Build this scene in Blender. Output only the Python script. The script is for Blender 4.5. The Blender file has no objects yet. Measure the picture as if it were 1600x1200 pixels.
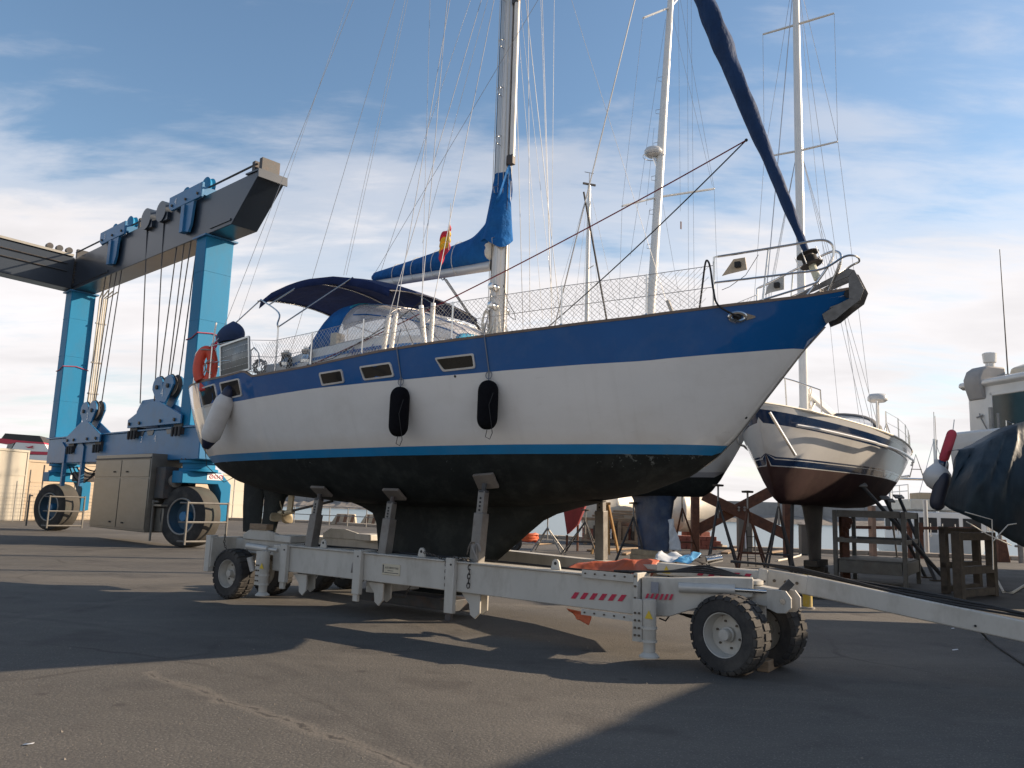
import bpy, bmesh, math, random
import numpy as np
from mathutils import Vector, Matrix
from mathutils.bvhtree import BVHTree

random.seed(7)
sc = bpy.context.scene
R = math.radians

# ------------------------------------------------------------------ camera
FPX, CAM_H = 1250.0, 1.7                       # focal length in pixels of a 1600 px wide picture, eye height
PITCH, ROLL = math.atan(190 / FPX), math.atan(0.033)
_r0, _f = Vector((1, 0, 0)), Vector((0, math.cos(PITCH), math.sin(PITCH)))
_u0 = Vector((0, -math.sin(PITCH), math.cos(PITCH)))
_rt = _r0 * math.cos(ROLL) + _u0 * math.sin(ROLL)
_up = _u0 * math.cos(ROLL) - _r0 * math.sin(ROLL)
cam_d = bpy.data.cameras.new('camera')
cam_d.sensor_width = 36.0
cam_d.lens = FPX / 1600 * 36.0
cam_d.clip_end = 6000
cam = bpy.data.objects.new('camera', cam_d)
sc.collection.objects.link(cam)
m = Matrix.Identity(4)
for i in range(3):
    m[i][0], m[i][1], m[i][2] = _rt[i], _up[i], -_f[i]
m[2][3] = CAM_H
cam.matrix_world = m
sc.camera = cam
EYE = Vector((0, 0, CAM_H))

# ------------------------------------------------------------------ sun, sky, exposure
SUN_AZ, SUN_EL = R(11), R(24)                 # azimuth from +X towards +Y
sun_dir = Vector((math.cos(SUN_EL) * math.cos(SUN_AZ), math.cos(SUN_EL) * math.sin(SUN_AZ), math.sin(SUN_EL)))
sun_d = bpy.data.lights.new('sun', 'SUN')
sun_d.energy = 4.6
sun_d.angle = R(0.6)
sun_d.color = (1.0, 0.80, 0.585)
sun = bpy.data.objects.new('sun', sun_d)
sc.collection.objects.link(sun)
sun.rotation_euler = sun_dir.to_track_quat('Z', 'Y').to_euler()
sc.view_settings.view_transform = 'Standard'
sc.view_settings.look = 'None'
sc.view_settings.gamma = 1.0
sc.view_settings.exposure = 0.9
sc.view_settings.use_curve_mapping = False

world = bpy.data.worlds.new('World')
sc.world = world
world.use_nodes = True
wt = world.node_tree
wt.nodes.clear()
def wn(t, **k):
    n = wt.nodes.new(t)
    for a, b in k.items():
        setattr(n, a, b)
    return n
wl = wt.links.new
out = wn('ShaderNodeOutputWorld')
bg = wn('ShaderNodeBackground')
bg.inputs['Strength'].default_value = 0.073
wl(bg.outputs[0], out.inputs[0])
sky = wn('ShaderNodeTexSky', sky_type='NISHITA', sun_disc=False, sun_elevation=SUN_EL,
         sun_rotation=math.pi / 2 - SUN_AZ, altitude=0, air_density=1.15, dust_density=0.8, ozone_density=2.6)
tc = wn('ShaderNodeTexCoord')
sep = wn('ShaderNodeSeparateXYZ')
wl(tc.outputs['Generated'], sep.inputs[0])
def wmath(op, a, b=None, clamp=False):
    n = wn('ShaderNodeMath', operation=op, use_clamp=clamp)
    for i, x in enumerate((a, b)):
        if x is None: continue
        if isinstance(x, (int, float)): n.inputs[i].default_value = x
        else: wl(x, n.inputs[i])
    return n.outputs[0]
zz = wmath('MAXIMUM', sep.outputs[2], 0.0)
den = wmath('ADD', zz, 0.16)
cx = wmath('DIVIDE', sep.outputs[0], den)
cy = wmath('DIVIDE', sep.outputs[1], den)
comb = wn('ShaderNodeCombineXYZ')
wl(cx, comb.inputs[0]); wl(cy, comb.inputs[1])
def cloud_noise(scale, rot, sxyz, detail, rough, dist, loc):
    mp = wn('ShaderNodeMapping')
    mp.inputs['Location'].default_value = loc
    mp.inputs['Rotation'].default_value = (0, 0, R(rot))
    mp.inputs['Scale'].default_value = sxyz
    wl(comb.outputs[0], mp.inputs[0])
    n = wn('ShaderNodeTexNoise')
    n.inputs['Scale'].default_value = scale
    n.inputs['Detail'].default_value = detail
    n.inputs['Roughness'].default_value = rough
    n.inputs['Distortion'].default_value = dist
    wl(mp.outputs[0], n.inputs[0])
    return n.outputs[0]
def ramp(x, stops, interp='EASE'):
    r = wn('ShaderNodeValToRGB')
    r.color_ramp.interpolation = interp
    e = r.color_ramp.elements
    e[0].position, e[0].color = stops[0][0], (*[stops[0][1]] * 3, 1) if not isinstance(stops[0][1], tuple) else stops[0][1]
    e[1].position, e[1].color = stops[-1][0], (*[stops[-1][1]] * 3, 1) if not isinstance(stops[-1][1], tuple) else stops[-1][1]
    for p, c in stops[1:-1]:
        k = e.new(p)
        k.color = (*[c] * 3, 1) if not isinstance(c, tuple) else c
    wl(x, r.inputs[0])
    return r.outputs[0]
n_big = cloud_noise(0.55, 28, (0.85, 1.2, 1), 4, 0.5, 0.25, (12.7, 11.2, 0))
n_det = cloud_noise(1.9, 30, (0.75, 1.4, 1), 9, 0.55, 0.25, (0.3, 5.2, 0))
n_fin = cloud_noise(5.5, 34, (0.55, 1.7, 1), 8, 0.62, 0.35, (1.3, 2.2, 0))
n_sum = wmath('ADD', wmath('ADD', wmath('MULTIPLY', n_big, 0.52), wmath('MULTIPLY', n_det, 0.34)), wmath('MULTIPLY', n_fin, 0.14))
# more cover lower down, as seen along a layer of cloud
low = ramp(zz, [(0.0, 0.22), (0.28, 0.21), (0.38, 0.145), (0.48, 0.055), (0.62, 0.03)], 'LINEAR')
n_cov = wmath('SUBTRACT', wmath('ADD', n_sum, low), 0.12)
mask = ramp(n_cov, [(0.43, 0.0), (0.52, 0.45), (0.62, 0.97)])
shade = ramp(n_det, [(0.32, 1.04), (0.68, 0.84)], 'LINEAR')
ccol = wn('ShaderNodeMixRGB', blend_type='MULTIPLY')
ccol.inputs[0].default_value = 1.0
ccol.inputs[1].default_value = (7.7, 7.4, 7.45, 1)
wl(shade, ccol.inputs[2])
gain = wn('ShaderNodeMixRGB', blend_type='MULTIPLY')
gain.inputs[0].default_value = 1.0
gain.inputs[2].default_value = (1.22, 1.26, 1.24, 1)
wl(sky.outputs[0], gain.inputs[1])
mixc = wn('ShaderNodeMixRGB')
wl(mask, mixc.inputs[0]); wl(gain.outputs[0], mixc.inputs[1]); wl(ccol.outputs[0], mixc.inputs[2])
wl(mixc.outputs[0], bg.inputs['Color'])

# ------------------------------------------------------------------ helpers: where a point of the photograph stands
def ray(px, py):
    return _f * FPX + _rt * (px - 800) + _up * (600 - py)
def at(px, py, Y):
    d = ray(px, py)
    return EYE + d * (Y / d.y)
def gnd(px, py, z=0.0):
    d = ray(px, py)
    return EYE + d * ((z - CAM_H) / d.z)

class Frame:
    """a local frame: origin on the ground, x axis along a heading"""
    def __init__(s, o, ang):
        s.o, s.a = Vector(o), ang
        s.e1 = Vector((math.cos(ang), math.sin(ang), 0)); s.e2 = Vector((-math.sin(ang), math.cos(ang), 0))
    def on(s, px, py, v):                      # the point seen at a pixel on the plane y = v of this frame
        d = ray(px, py)
        t = (v - (EYE - s.o).dot(s.e2)) / d.dot(s.e2)
        return s.loc(EYE + d * t)
    def onx(s, px, py, u):
        d = ray(px, py)
        t = (u - (EYE - s.o).dot(s.e1)) / d.dot(s.e1)
        return s.loc(EYE + d * t)
    def loc(s, p):
        q = Vector(p) - s.o
        return Vector((q.dot(s.e1), q.dot(s.e2), q.z))
    def wor(s, p):
        return s.o + s.e1 * p[0] + s.e2 * p[1] + Vector((0, 0, p[2]))

# ------------------------------------------------------------------ helpers: materials
MATS = {}
def mat(name, col, rough=0.5, metal=0.0, var=0.12, scale=3.0, bump=0.0, bscale=40.0, coat=0.0, dirt=None, dirt_amt=0.5,
        dirt_scale=1.2, spec=0.5, stretch=(1, 1, 1), alpha=1.0, trans=0.0, rvar=0.15, rust=None, rust_scale=9.0, rust_at=0.66, bdist=0.02):
    if name in MATS: return MATS[name]
    M = bpy.data.materials.new(name)
    M.use_nodes = True
    t = M.node_tree; N = t.nodes; L = t.links.new
    p = N['Principled BSDF']
    c = N.new('ShaderNodeTexCoord'); mp = N.new('ShaderNodeMapping')
    mp.inputs['Scale'].default_value = stretch
    L(c.outputs['Object'], mp.inputs[0])
    n = N.new('ShaderNodeTexNoise'); n.inputs['Scale'].default_value = scale; n.inputs['Detail'].default_value = 6
    n.inputs['Roughness'].default_value = 0.6
    L(mp.outputs[0], n.inputs[0])
    r = N.new('ShaderNodeValToRGB')
    a, b = max(0, 1 - var), 1 + var
    r.color_ramp.elements[0].position = 0.3; r.color_ramp.elements[1].position = 0.7
    r.color_ramp.elements[0].color = (*[min(1, x * a) for x in col], 1)
    r.color_ramp.elements[1].color = (*[min(1, x * b) for x in col], 1)
    L(n.outputs[0], r.inputs[0])
    colour = r.outputs[0]
    if dirt:
        n2 = N.new('ShaderNodeTexNoise'); n2.inputs['Scale'].default_value = dirt_scale; n2.inputs['Detail'].default_value = 9
        n2.inputs['Roughness'].default_value = 0.68
        L(mp.outputs[0], n2.inputs[0])
        r2 = N.new('ShaderNodeValToRGB')
        r2.color_ramp.elements[0].position = 0.48; r2.color_ramp.elements[1].position = 0.72
        r2.color_ramp.elements[0].color = (0, 0, 0, 1); r2.color_ramp.elements[1].color = (*[dirt_amt] * 3, 1)
        L(n2.outputs[0], r2.inputs[0])
        mx = N.new('ShaderNodeMixRGB'); mx.inputs[2].default_value = (*dirt, 1)
        L(r2.outputs[0], mx.inputs[0]); L(colour, mx.inputs[1])
        colour = mx.outputs[0]
    if rust:
        n4 = N.new('ShaderNodeTexNoise'); n4.inputs['Scale'].default_value = rust_scale; n4.inputs['Detail'].default_value = 10; n4.inputs['Roughness'].default_value = 0.75
        mp4 = N.new('ShaderNodeMapping'); mp4.inputs['Scale'].default_value = (1, 1, 0.35); L(c.outputs['Object'], mp4.inputs[0]); L(mp4.outputs[0], n4.inputs[0])
        r4 = N.new('ShaderNodeValToRGB'); r4.color_ramp.elements[0].position = rust_at; r4.color_ramp.elements[1].position = rust_at + 0.06
        r4.color_ramp.elements[0].color = (0, 0, 0, 1); r4.color_ramp.elements[1].color = (.8, .8, .8, 1); L(n4.outputs[0], r4.inputs[0])
        m4_ = N.new('ShaderNodeMixRGB'); m4_.inputs[2].default_value = (*rust, 1); L(r4.outputs[0], m4_.inputs[0]); L(colour, m4_.inputs[1]); colour = m4_.outputs[0]
    L(colour, p.inputs['Base Color'])
    mr = N.new('ShaderNodeMapRange')
    mr.inputs['To Min'].default_value = max(0.02, rough * (1 - rvar)); mr.inputs['To Max'].default_value = min(1, rough * (1 + rvar))
    L(n.outputs[0], mr.inputs[0]); L(mr.outputs[0], p.inputs['Roughness'])
    p.inputs['Metallic'].default_value = metal
    p.inputs['Specular IOR Level'].default_value = spec
    p.inputs['Coat Weight'].default_value = coat
    p.inputs['Coat Roughness'].default_value = 0.06
    p.inputs['Alpha'].default_value = alpha
    p.inputs['Transmission Weight'].default_value = trans
    if bump:
        nb = N.new('ShaderNodeTexNoise'); nb.inputs['Scale'].default_value = bscale; nb.inputs['Detail'].default_value = 4
        L(mp.outputs[0], nb.inputs[0])
        bp = N.new('ShaderNodeBump'); bp.inputs['Strength'].default_value = bump; bp.inputs['Distance'].default_value = bdist
        L(nb.outputs[0], bp.inputs['Height']); L(bp.outputs[0], p.inputs['Normal'])
    MATS[name] = M
    return M

# ------------------------------------------------------------------ helpers: meshes
class MB:
    def __init__(s, conv=None):
        s.v, s.f, s.mi, s.conv, s.m = [], [], [], conv, 0
    def _add(s, vs, fs):
        o = len(s.v)
        s.v += [tuple(v) for v in vs]
        s.f += [tuple(i + o for i in f) for f in fs]
        s.mi += [s.m] * len(fs)
        return s
    def box(s, c, size, rz=0, ry=0, rx=0):
        x, y, z = [k / 2 for k in size]
        M3 = (Matrix.Rotation(rz, 3, 'Z') @ Matrix.Rotation(ry, 3, 'Y') @ Matrix.Rotation(rx, 3, 'X'))
        c = Vector(c)
        vs = [c + M3 @ Vector((a * x, b * y, d * z)) for a in (-1, 1) for b in (-1, 1) for d in (-1, 1)]
        return s._add(vs, [(0, 1, 3, 2), (4, 6, 7, 5), (0, 4, 5, 1), (2, 3, 7, 6), (0, 2, 6, 4), (1, 5, 7, 3)])
    def bx(s, x0, x1, y0, y1, z0, z1):
        return s.box(((x0 + x1) / 2, (y0 + y1) / 2, (z0 + z1) / 2), (abs(x1 - x0), abs(y1 - y0), abs(z1 - z0)))
    def bar(s, p, q, w, h, up=(0, 0, 1), w2=None, h2=None):
        """rectangular bar from p to q; w across, h along up"""
        p, q = Vector(p), Vector(q)
        d = (q - p).normalized(); up = Vector(up)
        if abs(d.dot(up)) > 0.98: up = Vector((1, 0, 0)) if abs(d.x) < 0.9 else Vector((0, 1, 0))
        sd = d.cross(up).normalized(); up = sd.cross(d).normalized()
        w2 = w if w2 is None else w2; h2 = h if h2 is None else h2
        vs = []
        for c, a, b in ((p, w / 2, h / 2), (q, w2 / 2, h2 / 2)):
            vs += [c - sd * a - up * b, c + sd * a - up * b, c + sd * a + up * b, c - sd * a + up * b]
        return s._add(vs, [(3, 2, 1, 0), (4, 5, 6, 7), (0, 1, 5, 4), (1, 2, 6, 5), (2, 3, 7, 6), (3, 0, 4, 7)])
    def tube(s, pts, r, n=8, cap=True, closed=False):
        pts = [Vector(p) for p in pts]
        rs = r if isinstance(r, (list, tuple)) else [r] * len(pts)
        k = len(pts)
        prev = None; vs = []
        for i, p in enumerate(pts):
            if closed: d = (pts[(i + 1) % k] - pts[i - 1])
            else: d = pts[min(i + 1, k - 1)] - pts[max(i - 1, 0)]
            d = d.normalized() if d.length > 1e-9 else Vector((0, 0, 1))
            if prev is None:
                a = Vector((0, 0, 1)) if abs(d.z) < 0.9 else Vector((1, 0, 0))
                sd = d.cross(a).normalized()
            else:
                sd = prev - d * prev.dot(d)
                sd = sd.normalized() if sd.length > 1e-6 else d.orthogonal().normalized()
            prev = sd
            up = d.cross(sd)
            vs += [p + (sd * math.cos(2 * math.pi * j / n) + up * math.sin(2 * math.pi * j / n)) * rs[i] for j in range(n)]
        fs = []
        for i in range(k if closed else k - 1):
            i2 = (i + 1) % k
            for j in range(n):
                fs.append((i * n + j, i * n + (j + 1) % n, i2 * n + (j + 1) % n, i2 * n + j))
        if cap and not closed:
            fs.append(tuple(range(n - 1, -1, -1))); fs.append(tuple((k - 1) * n + j for j in range(n)))
        return s._add(vs, fs)
    def cyl(s, p, q, r, n=16, r2=None):
        return s.tube([p, q], [r, r if r2 is None else r2], n)
    def lathe(s, prof, c=(0, 0, 0), axis=(0, 0, 1), n=24, cap=True):
        """profile of (radius, height along axis)"""
        c, ax = Vector(c), Vector(axis).normalized()
        a = ax.orthogonal().normalized(); b = ax.cross(a)
        vs = []
        for r, h in prof:
            vs += [c + ax * h + (a * math.cos(2 * math.pi * j / n) + b * math.sin(2 * math.pi * j / n)) * max(r, 1e-4) for j in range(n)]
        fs = [(i * n + j, i * n + (j + 1) % n, (i + 1) * n + (j + 1) % n, (i + 1) * n + j) for i in range(len(prof) - 1) for j in range(n)]
        if cap and prof[0][0] > 1e-3: fs.append(tuple(range(n - 1, -1, -1)))
        if cap and prof[-1][0] > 1e-3: fs.append(tuple((len(prof) - 1) * n + j for j in range(n)))
        return s._add(vs, fs)
    def prism(s, poly, o, ax, ay, th):
        """polygon in the plane (o, ax, ay), extruded th along ax x ay, centred"""
        o, ax, ay = Vector(o), Vector(ax), Vector(ay)
        nz = ax.cross(ay).normalized() * th / 2
        n = len(poly)
        vs = [o + ax * x + ay * y - nz for x, y in poly] + [o + ax * x + ay * y + nz for x, y in poly]
        fs = [tuple(range(n - 1, -1, -1)), tuple(range(n, 2 * n))] + [(i, (i + 1) % n, n + (i + 1) % n, n + i) for i in range(n)]
        return s._add(vs, fs)
    def grid(s, rows, closed=False):
        h, w = len(rows), len(rows[0])
        vs = [p for r in rows for p in r]
        fs = [(i * w + j, i * w + (j + 1) % w, (i + 1) * w + (j + 1) % w, (i + 1) * w + j) for i in range(h - 1) for j in range(w if closed else w - 1)]
        return s._add(vs, fs)
    def quad(s, a, b, c, d):
        return s._add([a, b, c, d], [(0, 1, 2, 3)])
    def sphere(s, c, r, n=12, sz=1.0):
        prof = [(r * math.sin(math.pi * i / n), -r * sz * math.cos(math.pi * i / n)) for i in range(n + 1)]
        return s.lathe(prof, c, n=n * 2)
    def build(s, name, material, parent=None, bevel=0.0, smooth=35, solid=0.0, merge=False, subsurf=0):
        me = bpy.data.meshes.new(name)
        vs = [tuple(s.conv(v)) for v in s.v] if s.conv else s.v
        me.from_pydata([tuple(v) for v in vs], [], s.f)
        ms = material if isinstance(material, (list, tuple)) else [material]
        for x in ms: me.materials.append(x)
        if len(ms) > 1: me.polygons.foreach_set('material_index', s.mi)
        if merge:
            bm = bmesh.new(); bm.from_mesh(me)
            bmesh.ops.remove_doubles(bm, verts=bm.verts, dist=1e-4)
            bmesh.ops.dissolve_degenerate(bm, dist=1e-5, edges=bm.edges)
            bmesh.ops.recalc_face_normals(bm, faces=bm.faces)
            bm.to_mesh(me); bm.free()
        me.update()
        if smooth:
            me.shade_smooth(); me.set_sharp_from_angle(angle=R(smooth))
        o = bpy.data.objects.new(name, me)
        sc.collection.objects.link(o)
        if parent: o.parent = parent
        if bevel:
            b = o.modifiers.new('bevel', 'BEVEL'); b.width = bevel; b.segments = 2; b.limit_method = 'ANGLE'; b.angle_limit = R(40)
            b.harden_normals = False
        if solid:
            sm = o.modifiers.new('solid', 'SOLIDIFY'); sm.thickness = solid; sm.offset = 0
        if subsurf:
            ss = o.modifiers.new('sub', 'SUBSURF'); ss.levels = ss.render_levels = subsurf
        return o

def tag(o, label, cat, group=None, kind=None):
    if label: o['label'] = label
    if cat: o['category'] = cat
    if group: o['group'] = group
    if kind: o['kind'] = kind
    return o
def thing(name, label, cat, loc=(0, 0, 0), rz=0.0, group=None):
    o = bpy.data.objects.new(name, None)
    o.empty_display_size = 0.3
    sc.collection.objects.link(o)
    o.location = loc; o.rotation_euler = (0, 0, rz)
    return tag(o, label, cat, group)
def sub_copy(o, parent):
    c = o.copy(); sc.collection.objects.link(c); c.parent = parent
    for ch in o.children: sub_copy(ch, c)
    return c
def dup(o, loc, rz, label=None, group=None):
    c = o.copy(); sc.collection.objects.link(c)
    c.location = loc; c.rotation_euler = (0, 0, rz)
    if label: c['label'] = label
    if group: c['group'] = group
    for ch in o.children: sub_copy(ch, c)
    return c
def text(name, body, size, material, parent, M4, shear=0.0, extrude=0.002, space=1.0, sx=1.0):
    cu = bpy.data.curves.new(name, 'FONT')
    cu.body = body; cu.size = size; cu.shear = shear; cu.extrude = extrude; cu.space_character = space
    cu.align_x = 'CENTER'; cu.align_y = 'CENTER'
    tmp = bpy.data.objects.new(name + '_outline', cu)
    sc.collection.objects.link(tmp)
    dg = bpy.context.evaluated_depsgraph_get(); dg.update()
    me = bpy.data.meshes.new_from_object(tmp.evaluated_get(dg))
    bpy.data.objects.remove(tmp); bpy.data.curves.remove(cu)
    me.materials.clear(); me.materials.append(material)
    o = bpy.data.objects.new(name, me)
    sc.collection.objects.link(o)
    o.parent = parent
    o.matrix_local = M4 @ Matrix.Diagonal((sx, 1, 1, 1))
    return o
def basis(o, x, y):
    x, y = Vector(x).normalized(), Vector(y)
    z = x.cross(y).normalized(); y = z.cross(x)
    m = Matrix.Identity(4)
    for i in range(3): m[i][0], m[i][1], m[i][2], m[i][3] = x[i], y[i], z[i], o[i]
    return m
def spl(pts, n=6):
    """smooth curve through the points"""
    P = [Vector(p) for p in pts]; P = [P[0] * 2 - P[1]] + P + [P[-1] * 2 - P[-2]]
    out = []
    for i in range(1, len(P) - 2):
        for k in range(n):
            t = k / n; a, b, c, d = P[i - 1:i + 3]
            out.append(.5 * ((2 * b) + (c - a) * t + (2 * a - 5 * b + 4 * c - d) * t * t + (3 * b - a - 3 * c + d) * t ** 3))
    return out + [P[-2]]
def capsule(r, h, e=1.0, n=8):
    """profile of a fender: rounded ends of length e*r"""
    lo = [(r * math.sin(math.pi / 2 * i / n) ** .8, e * r * (1 - math.cos(math.pi / 2 * i / n))) for i in range(n + 1)]
    return lo + [(r * 1.01, h / 2)] + [(a, h - b) for a, b in reversed(lo)]
def lerp(a, b, t): return a + (b - a) * t
def interp(x, xs, ys): return float(np.interp(x, xs, ys))
def arc(c, a, b, r, t0, t1, n=8):
    c, a, b = Vector(c), Vector(a), Vector(b)
    return [c + (a * math.cos(lerp(t0, t1, i / n)) + b * math.sin(lerp(t0, t1, i / n))) * r for i in range(n + 1)]
def sag(p, q, d, n=10):
    p, q = Vector(p), Vector(q)
    return [p.lerp(q, i / n) - Vector((0, 0, 4 * d * (i / n) * (1 - i / n))) for i in range(n + 1)]

# ------------------------------------------------------------------ shared materials
M_white = mat('white_gelcoat', (0.74, 0.73, 0.71), 0.16, var=0.03, scale=1.5, coat=0.6, dirt=(0.5, 0.47, 0.42), dirt_amt=0.25, dirt_scale=0.9, stretch=(1, 1, 1.6))
M_blue = mat('royal_blue_paint', (0.002, 0.095, 0.31), 0.08, var=0.06, scale=2, coat=1.0, dirt=(0.10, 0.18, 0.32), dirt_amt=0.25, dirt_scale=2.2)
M_boot = mat('turquoise_boot_stripe', (0.012, 0.19, 0.42), 0.3, var=0.08, dirt=(0.1, 0.2, 0.3), dirt_amt=0.3)
M_antifoul = mat('black_antifouling', (0.012, 0.015, 0.015), 0.75, var=0.35, scale=2.5, dirt=(0.05, 0.055, 0.05), dirt_amt=0.5, dirt_scale=3.5, bump=0.15, bscale=60, spec=0.25)
M_steel = mat('stainless_steel', (0.62, 0.61, 0.59), 0.22, 1.0, var=0.05)
M_alu = mat('mast_aluminium', (0.60, 0.58, 0.55), 0.34, 0.55, var=0.06, scale=2, stretch=(1, 1, 0.2), dirt=(0.4, 0.36, 0.3), dirt_amt=0.3)
M_wire = mat('rigging_wire', (0.38, 0.38, 0.38), 0.35, 0.7, var=0.1)
M_deck = mat('deck_white', (0.66, 0.64, 0.6), 0.5, var=0.06)
M_canvas = mat('blue_canvas', (0.012, 0.10, 0.30), 0.85, var=0.2, scale=4, bump=0.9, bscale=5, bdist=.07, spec=0.15, dirt=(.03, .13, .30), dirt_amt=.5, dirt_scale=2.5)
M_navy = mat('navy_canvas', (0.010, 0.022, 0.085), 0.8, var=0.2, scale=4, bump=0.7, bscale=4, bdist=.05, spec=0.2, dirt=(.025, .04, .11), dirt_amt=.5, dirt_scale=2)
M_genoa = mat('navy_sail_strip', (0.012, 0.035, 0.095), 0.75, var=0.25, scale=4, bump=1.0, bscale=6, bdist=.06, spec=0.2, dirt=(.03, .055, .12), dirt_amt=.5, dirt_scale=3, stretch=(1, 1, .5))
M_black = mat('black_rubber', (0.014, 0.014, 0.015), 0.7, var=0.2, scale=8)
M_rope_w = mat('white_rope', (0.62, 0.59, 0.52), 0.8, var=0.15, scale=30)
M_rope_r = mat('dark_red_rope', (0.16, 0.015, 0.022), 0.8, var=0.2, scale=30)
M_rope_k = mat('black_rope', (0.02, 0.02, 0.022), 0.8, var=0.3, scale=30)
M_wood = mat('weathered_timber', (0.27, 0.19, 0.12), 0.8, var=0.3, scale=7, stretch=(1, 1, 6), bump=0.3, bscale=30, dirt=(0.12, 0.1, 0.08), dirt_amt=0.6)
M_galv = mat('galvanised_steel', (0.30, 0.29, 0.27), 0.55, 0.35, var=0.2, scale=5, dirt=(0.12, 0.08, 0.05), dirt_amt=0.5, dirt_scale=3)
M_rust = mat('rusty_steel', (0.13, 0.055, 0.032), 0.8, 0.1, var=0.4, scale=6, dirt=(0.05, 0.03, 0.025), dirt_amt=0.7, bump=0.2, bscale=60)
M_dkst = mat('dark_painted_steel', (0.05, 0.052, 0.055), 0.6, 0.2, var=0.3, scale=5, dirt=(0.12, 0.06, 0.035), dirt_amt=0.5, dirt_scale=4)
# ------------------------------------------------------------------ setting: yard, water, breakwater
def ground_material():
    M = bpy.data.materials.new('worn_asphalt'); M.use_nodes = True
    t = M.node_tree; N = t.nodes; L = t.links.new
    p = N['Principled BSDF']
    c = N.new('ShaderNodeTexCoord')
    def noise(s, d=6, ro=0.6, st=None, dist=0.0):
        n = N.new('ShaderNodeTexNoise'); n.inputs['Scale'].default_value = s; n.inputs['Detail'].default_value = d; n.inputs['Roughness'].default_value = ro
        n.inputs['Distortion'].default_value = dist
        if st:
            mp = N.new('ShaderNodeMapping'); mp.inputs['Scale'].default_value = st; mp.inputs['Rotation'].default_value = (0, 0, R(-20)); L(c.outputs['Object'], mp.inputs[0]); L(mp.outputs[0], n.inputs[0])
        else: L(c.outputs['Object'], n.inputs[0])
        return n.outputs[0]
    def rmp(x, a, b, ca, cb):
        r = N.new('ShaderNodeValToRGB'); r.color_ramp.elements[0].position = a; r.color_ramp.elements[1].position = b
        r.color_ramp.elements[0].color = (*ca, 1); r.color_ramp.elements[1].color = (*cb, 1); L(x, r.inputs[0]); return r.outputs[0]
    def mix(f, a, b, mode='MIX'):
        mx = N.new('ShaderNodeMixRGB'); mx.blend_type = mode
        if isinstance(f, float): mx.inputs[0].default_value = f
        else: L(f, mx.inputs[0])
        L(a, mx.inputs[1])
        if isinstance(b, tuple): mx.inputs[2].default_value = (*b, 1)
        else: L(b, mx.inputs[2])
        return mx.outputs[0]
    def fm0(a, b):
        n = N.new('ShaderNodeMath'); n.operation = 'MULTIPLY_ADD'; L(b, n.inputs[0]); n.inputs[1].default_value = 0.12; L(a, n.inputs[2]); return n.outputs[0]
    base = rmp(noise(0.22, 8, 0.62), 0.32, 0.68, (0.068, 0.066, 0.062), (0.112, 0.105, 0.096))
    grain = rmp(noise(70, 3, 0.7), 0.3, 0.7, (0.62, 0.62, 0.62), (1.38, 1.36, 1.32))
    col = mix(0.8, base, grain, 'MULTIPLY')
    stone = N.new('ShaderNodeTexVoronoi'); stone.inputs['Scale'].default_value = 38; L(c.outputs['Object'], stone.inputs[0])
    fleck = rmp(stone.outputs['Distance'], 0.12, 0.3, (0.30, 0.28, 0.25), (0, 0, 0))
    col = mix(0.28, col, fleck, 'ADD')
    dust = rmp(noise(0.5, 9, 0.7, (0.35, 1.6, 1), 0.6), 0.5, 0.72, (0, 0, 0), (0.5, 0.5, 0.5))
    col = mix(dust, col, (0.155, 0.142, 0.124))
    oil = rmp(noise(0.85, 7, 0.62), 0.54, 0.66, (0, 0, 0), (0.6, 0.6, 0.6))
    col = mix(oil, col, (0.055, 0.05, 0.047))
    drop = N.new('ShaderNodeTexVoronoi'); drop.inputs['Scale'].default_value = 1.1; L(c.outputs['Object'], drop.inputs[0])
    dr = rmp(fm0(drop.outputs['Distance'], noise(9, 3)), 0.10, 0.15, (0.7, 0.7, 0.7), (0, 0, 0))
    col = mix(dr, col, (0.05, 0.046, 0.044))
    # long cracks sealed and worn
    cr = N.new('ShaderNodeTexVoronoi'); cr.feature = 'DISTANCE_TO_EDGE'; cr.inputs['Scale'].default_value = 0.17
    mp = N.new('ShaderNodeMapping'); L(c.outputs['Object'], mp.inputs[0])
    ad = N.new('ShaderNodeMixRGB'); ad.blend_type = 'ADD'; ad.inputs[0].default_value = 0.35
    nw = N.new('ShaderNodeTexNoise'); nw.inputs['Scale'].default_value = 1.5; nw.inputs['Detail'].default_value = 6; L(c.outputs['Object'], nw.inputs[0])
    L(mp.outputs[0], ad.inputs[1]); L(nw.outputs['Color'], ad.inputs[2]); L(ad.outputs[0], cr.inputs[0])
    crk = rmp(cr.outputs['Distance'], 0.002, 0.008, (0.7, 0.7, 0.7), (0, 0, 0))
    crk2 = mix(1.0, crk, rmp(noise(0.4, 3), 0.45, 0.6, (0, 0, 0), (1, 1, 1)), 'MULTIPLY')
    col = mix(crk2, col, (0.05, 0.046, 0.042))
    def vmath(op, a, b):
        n = N.new('ShaderNodeVectorMath'); n.operation = op
        for i, x in enumerate((a, b)):
            if isinstance(x, tuple): n.inputs[i].default_value = x
            else: L(x, n.inputs[i])
        return n
    def fm(op, a, b=0.0):
        n = N.new('ShaderNodeMath'); n.operation = op
        for i, x in enumerate((a, b)):
            if isinstance(x, (int, float)): n.inputs[i].default_value = x
            else: L(x, n.inputs[i])
        return n.outputs[0]
    wob = fm('MULTIPLY', fm('SUBTRACT', noise(2.2, 5, 0.6), 0.5), 0.35)
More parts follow.
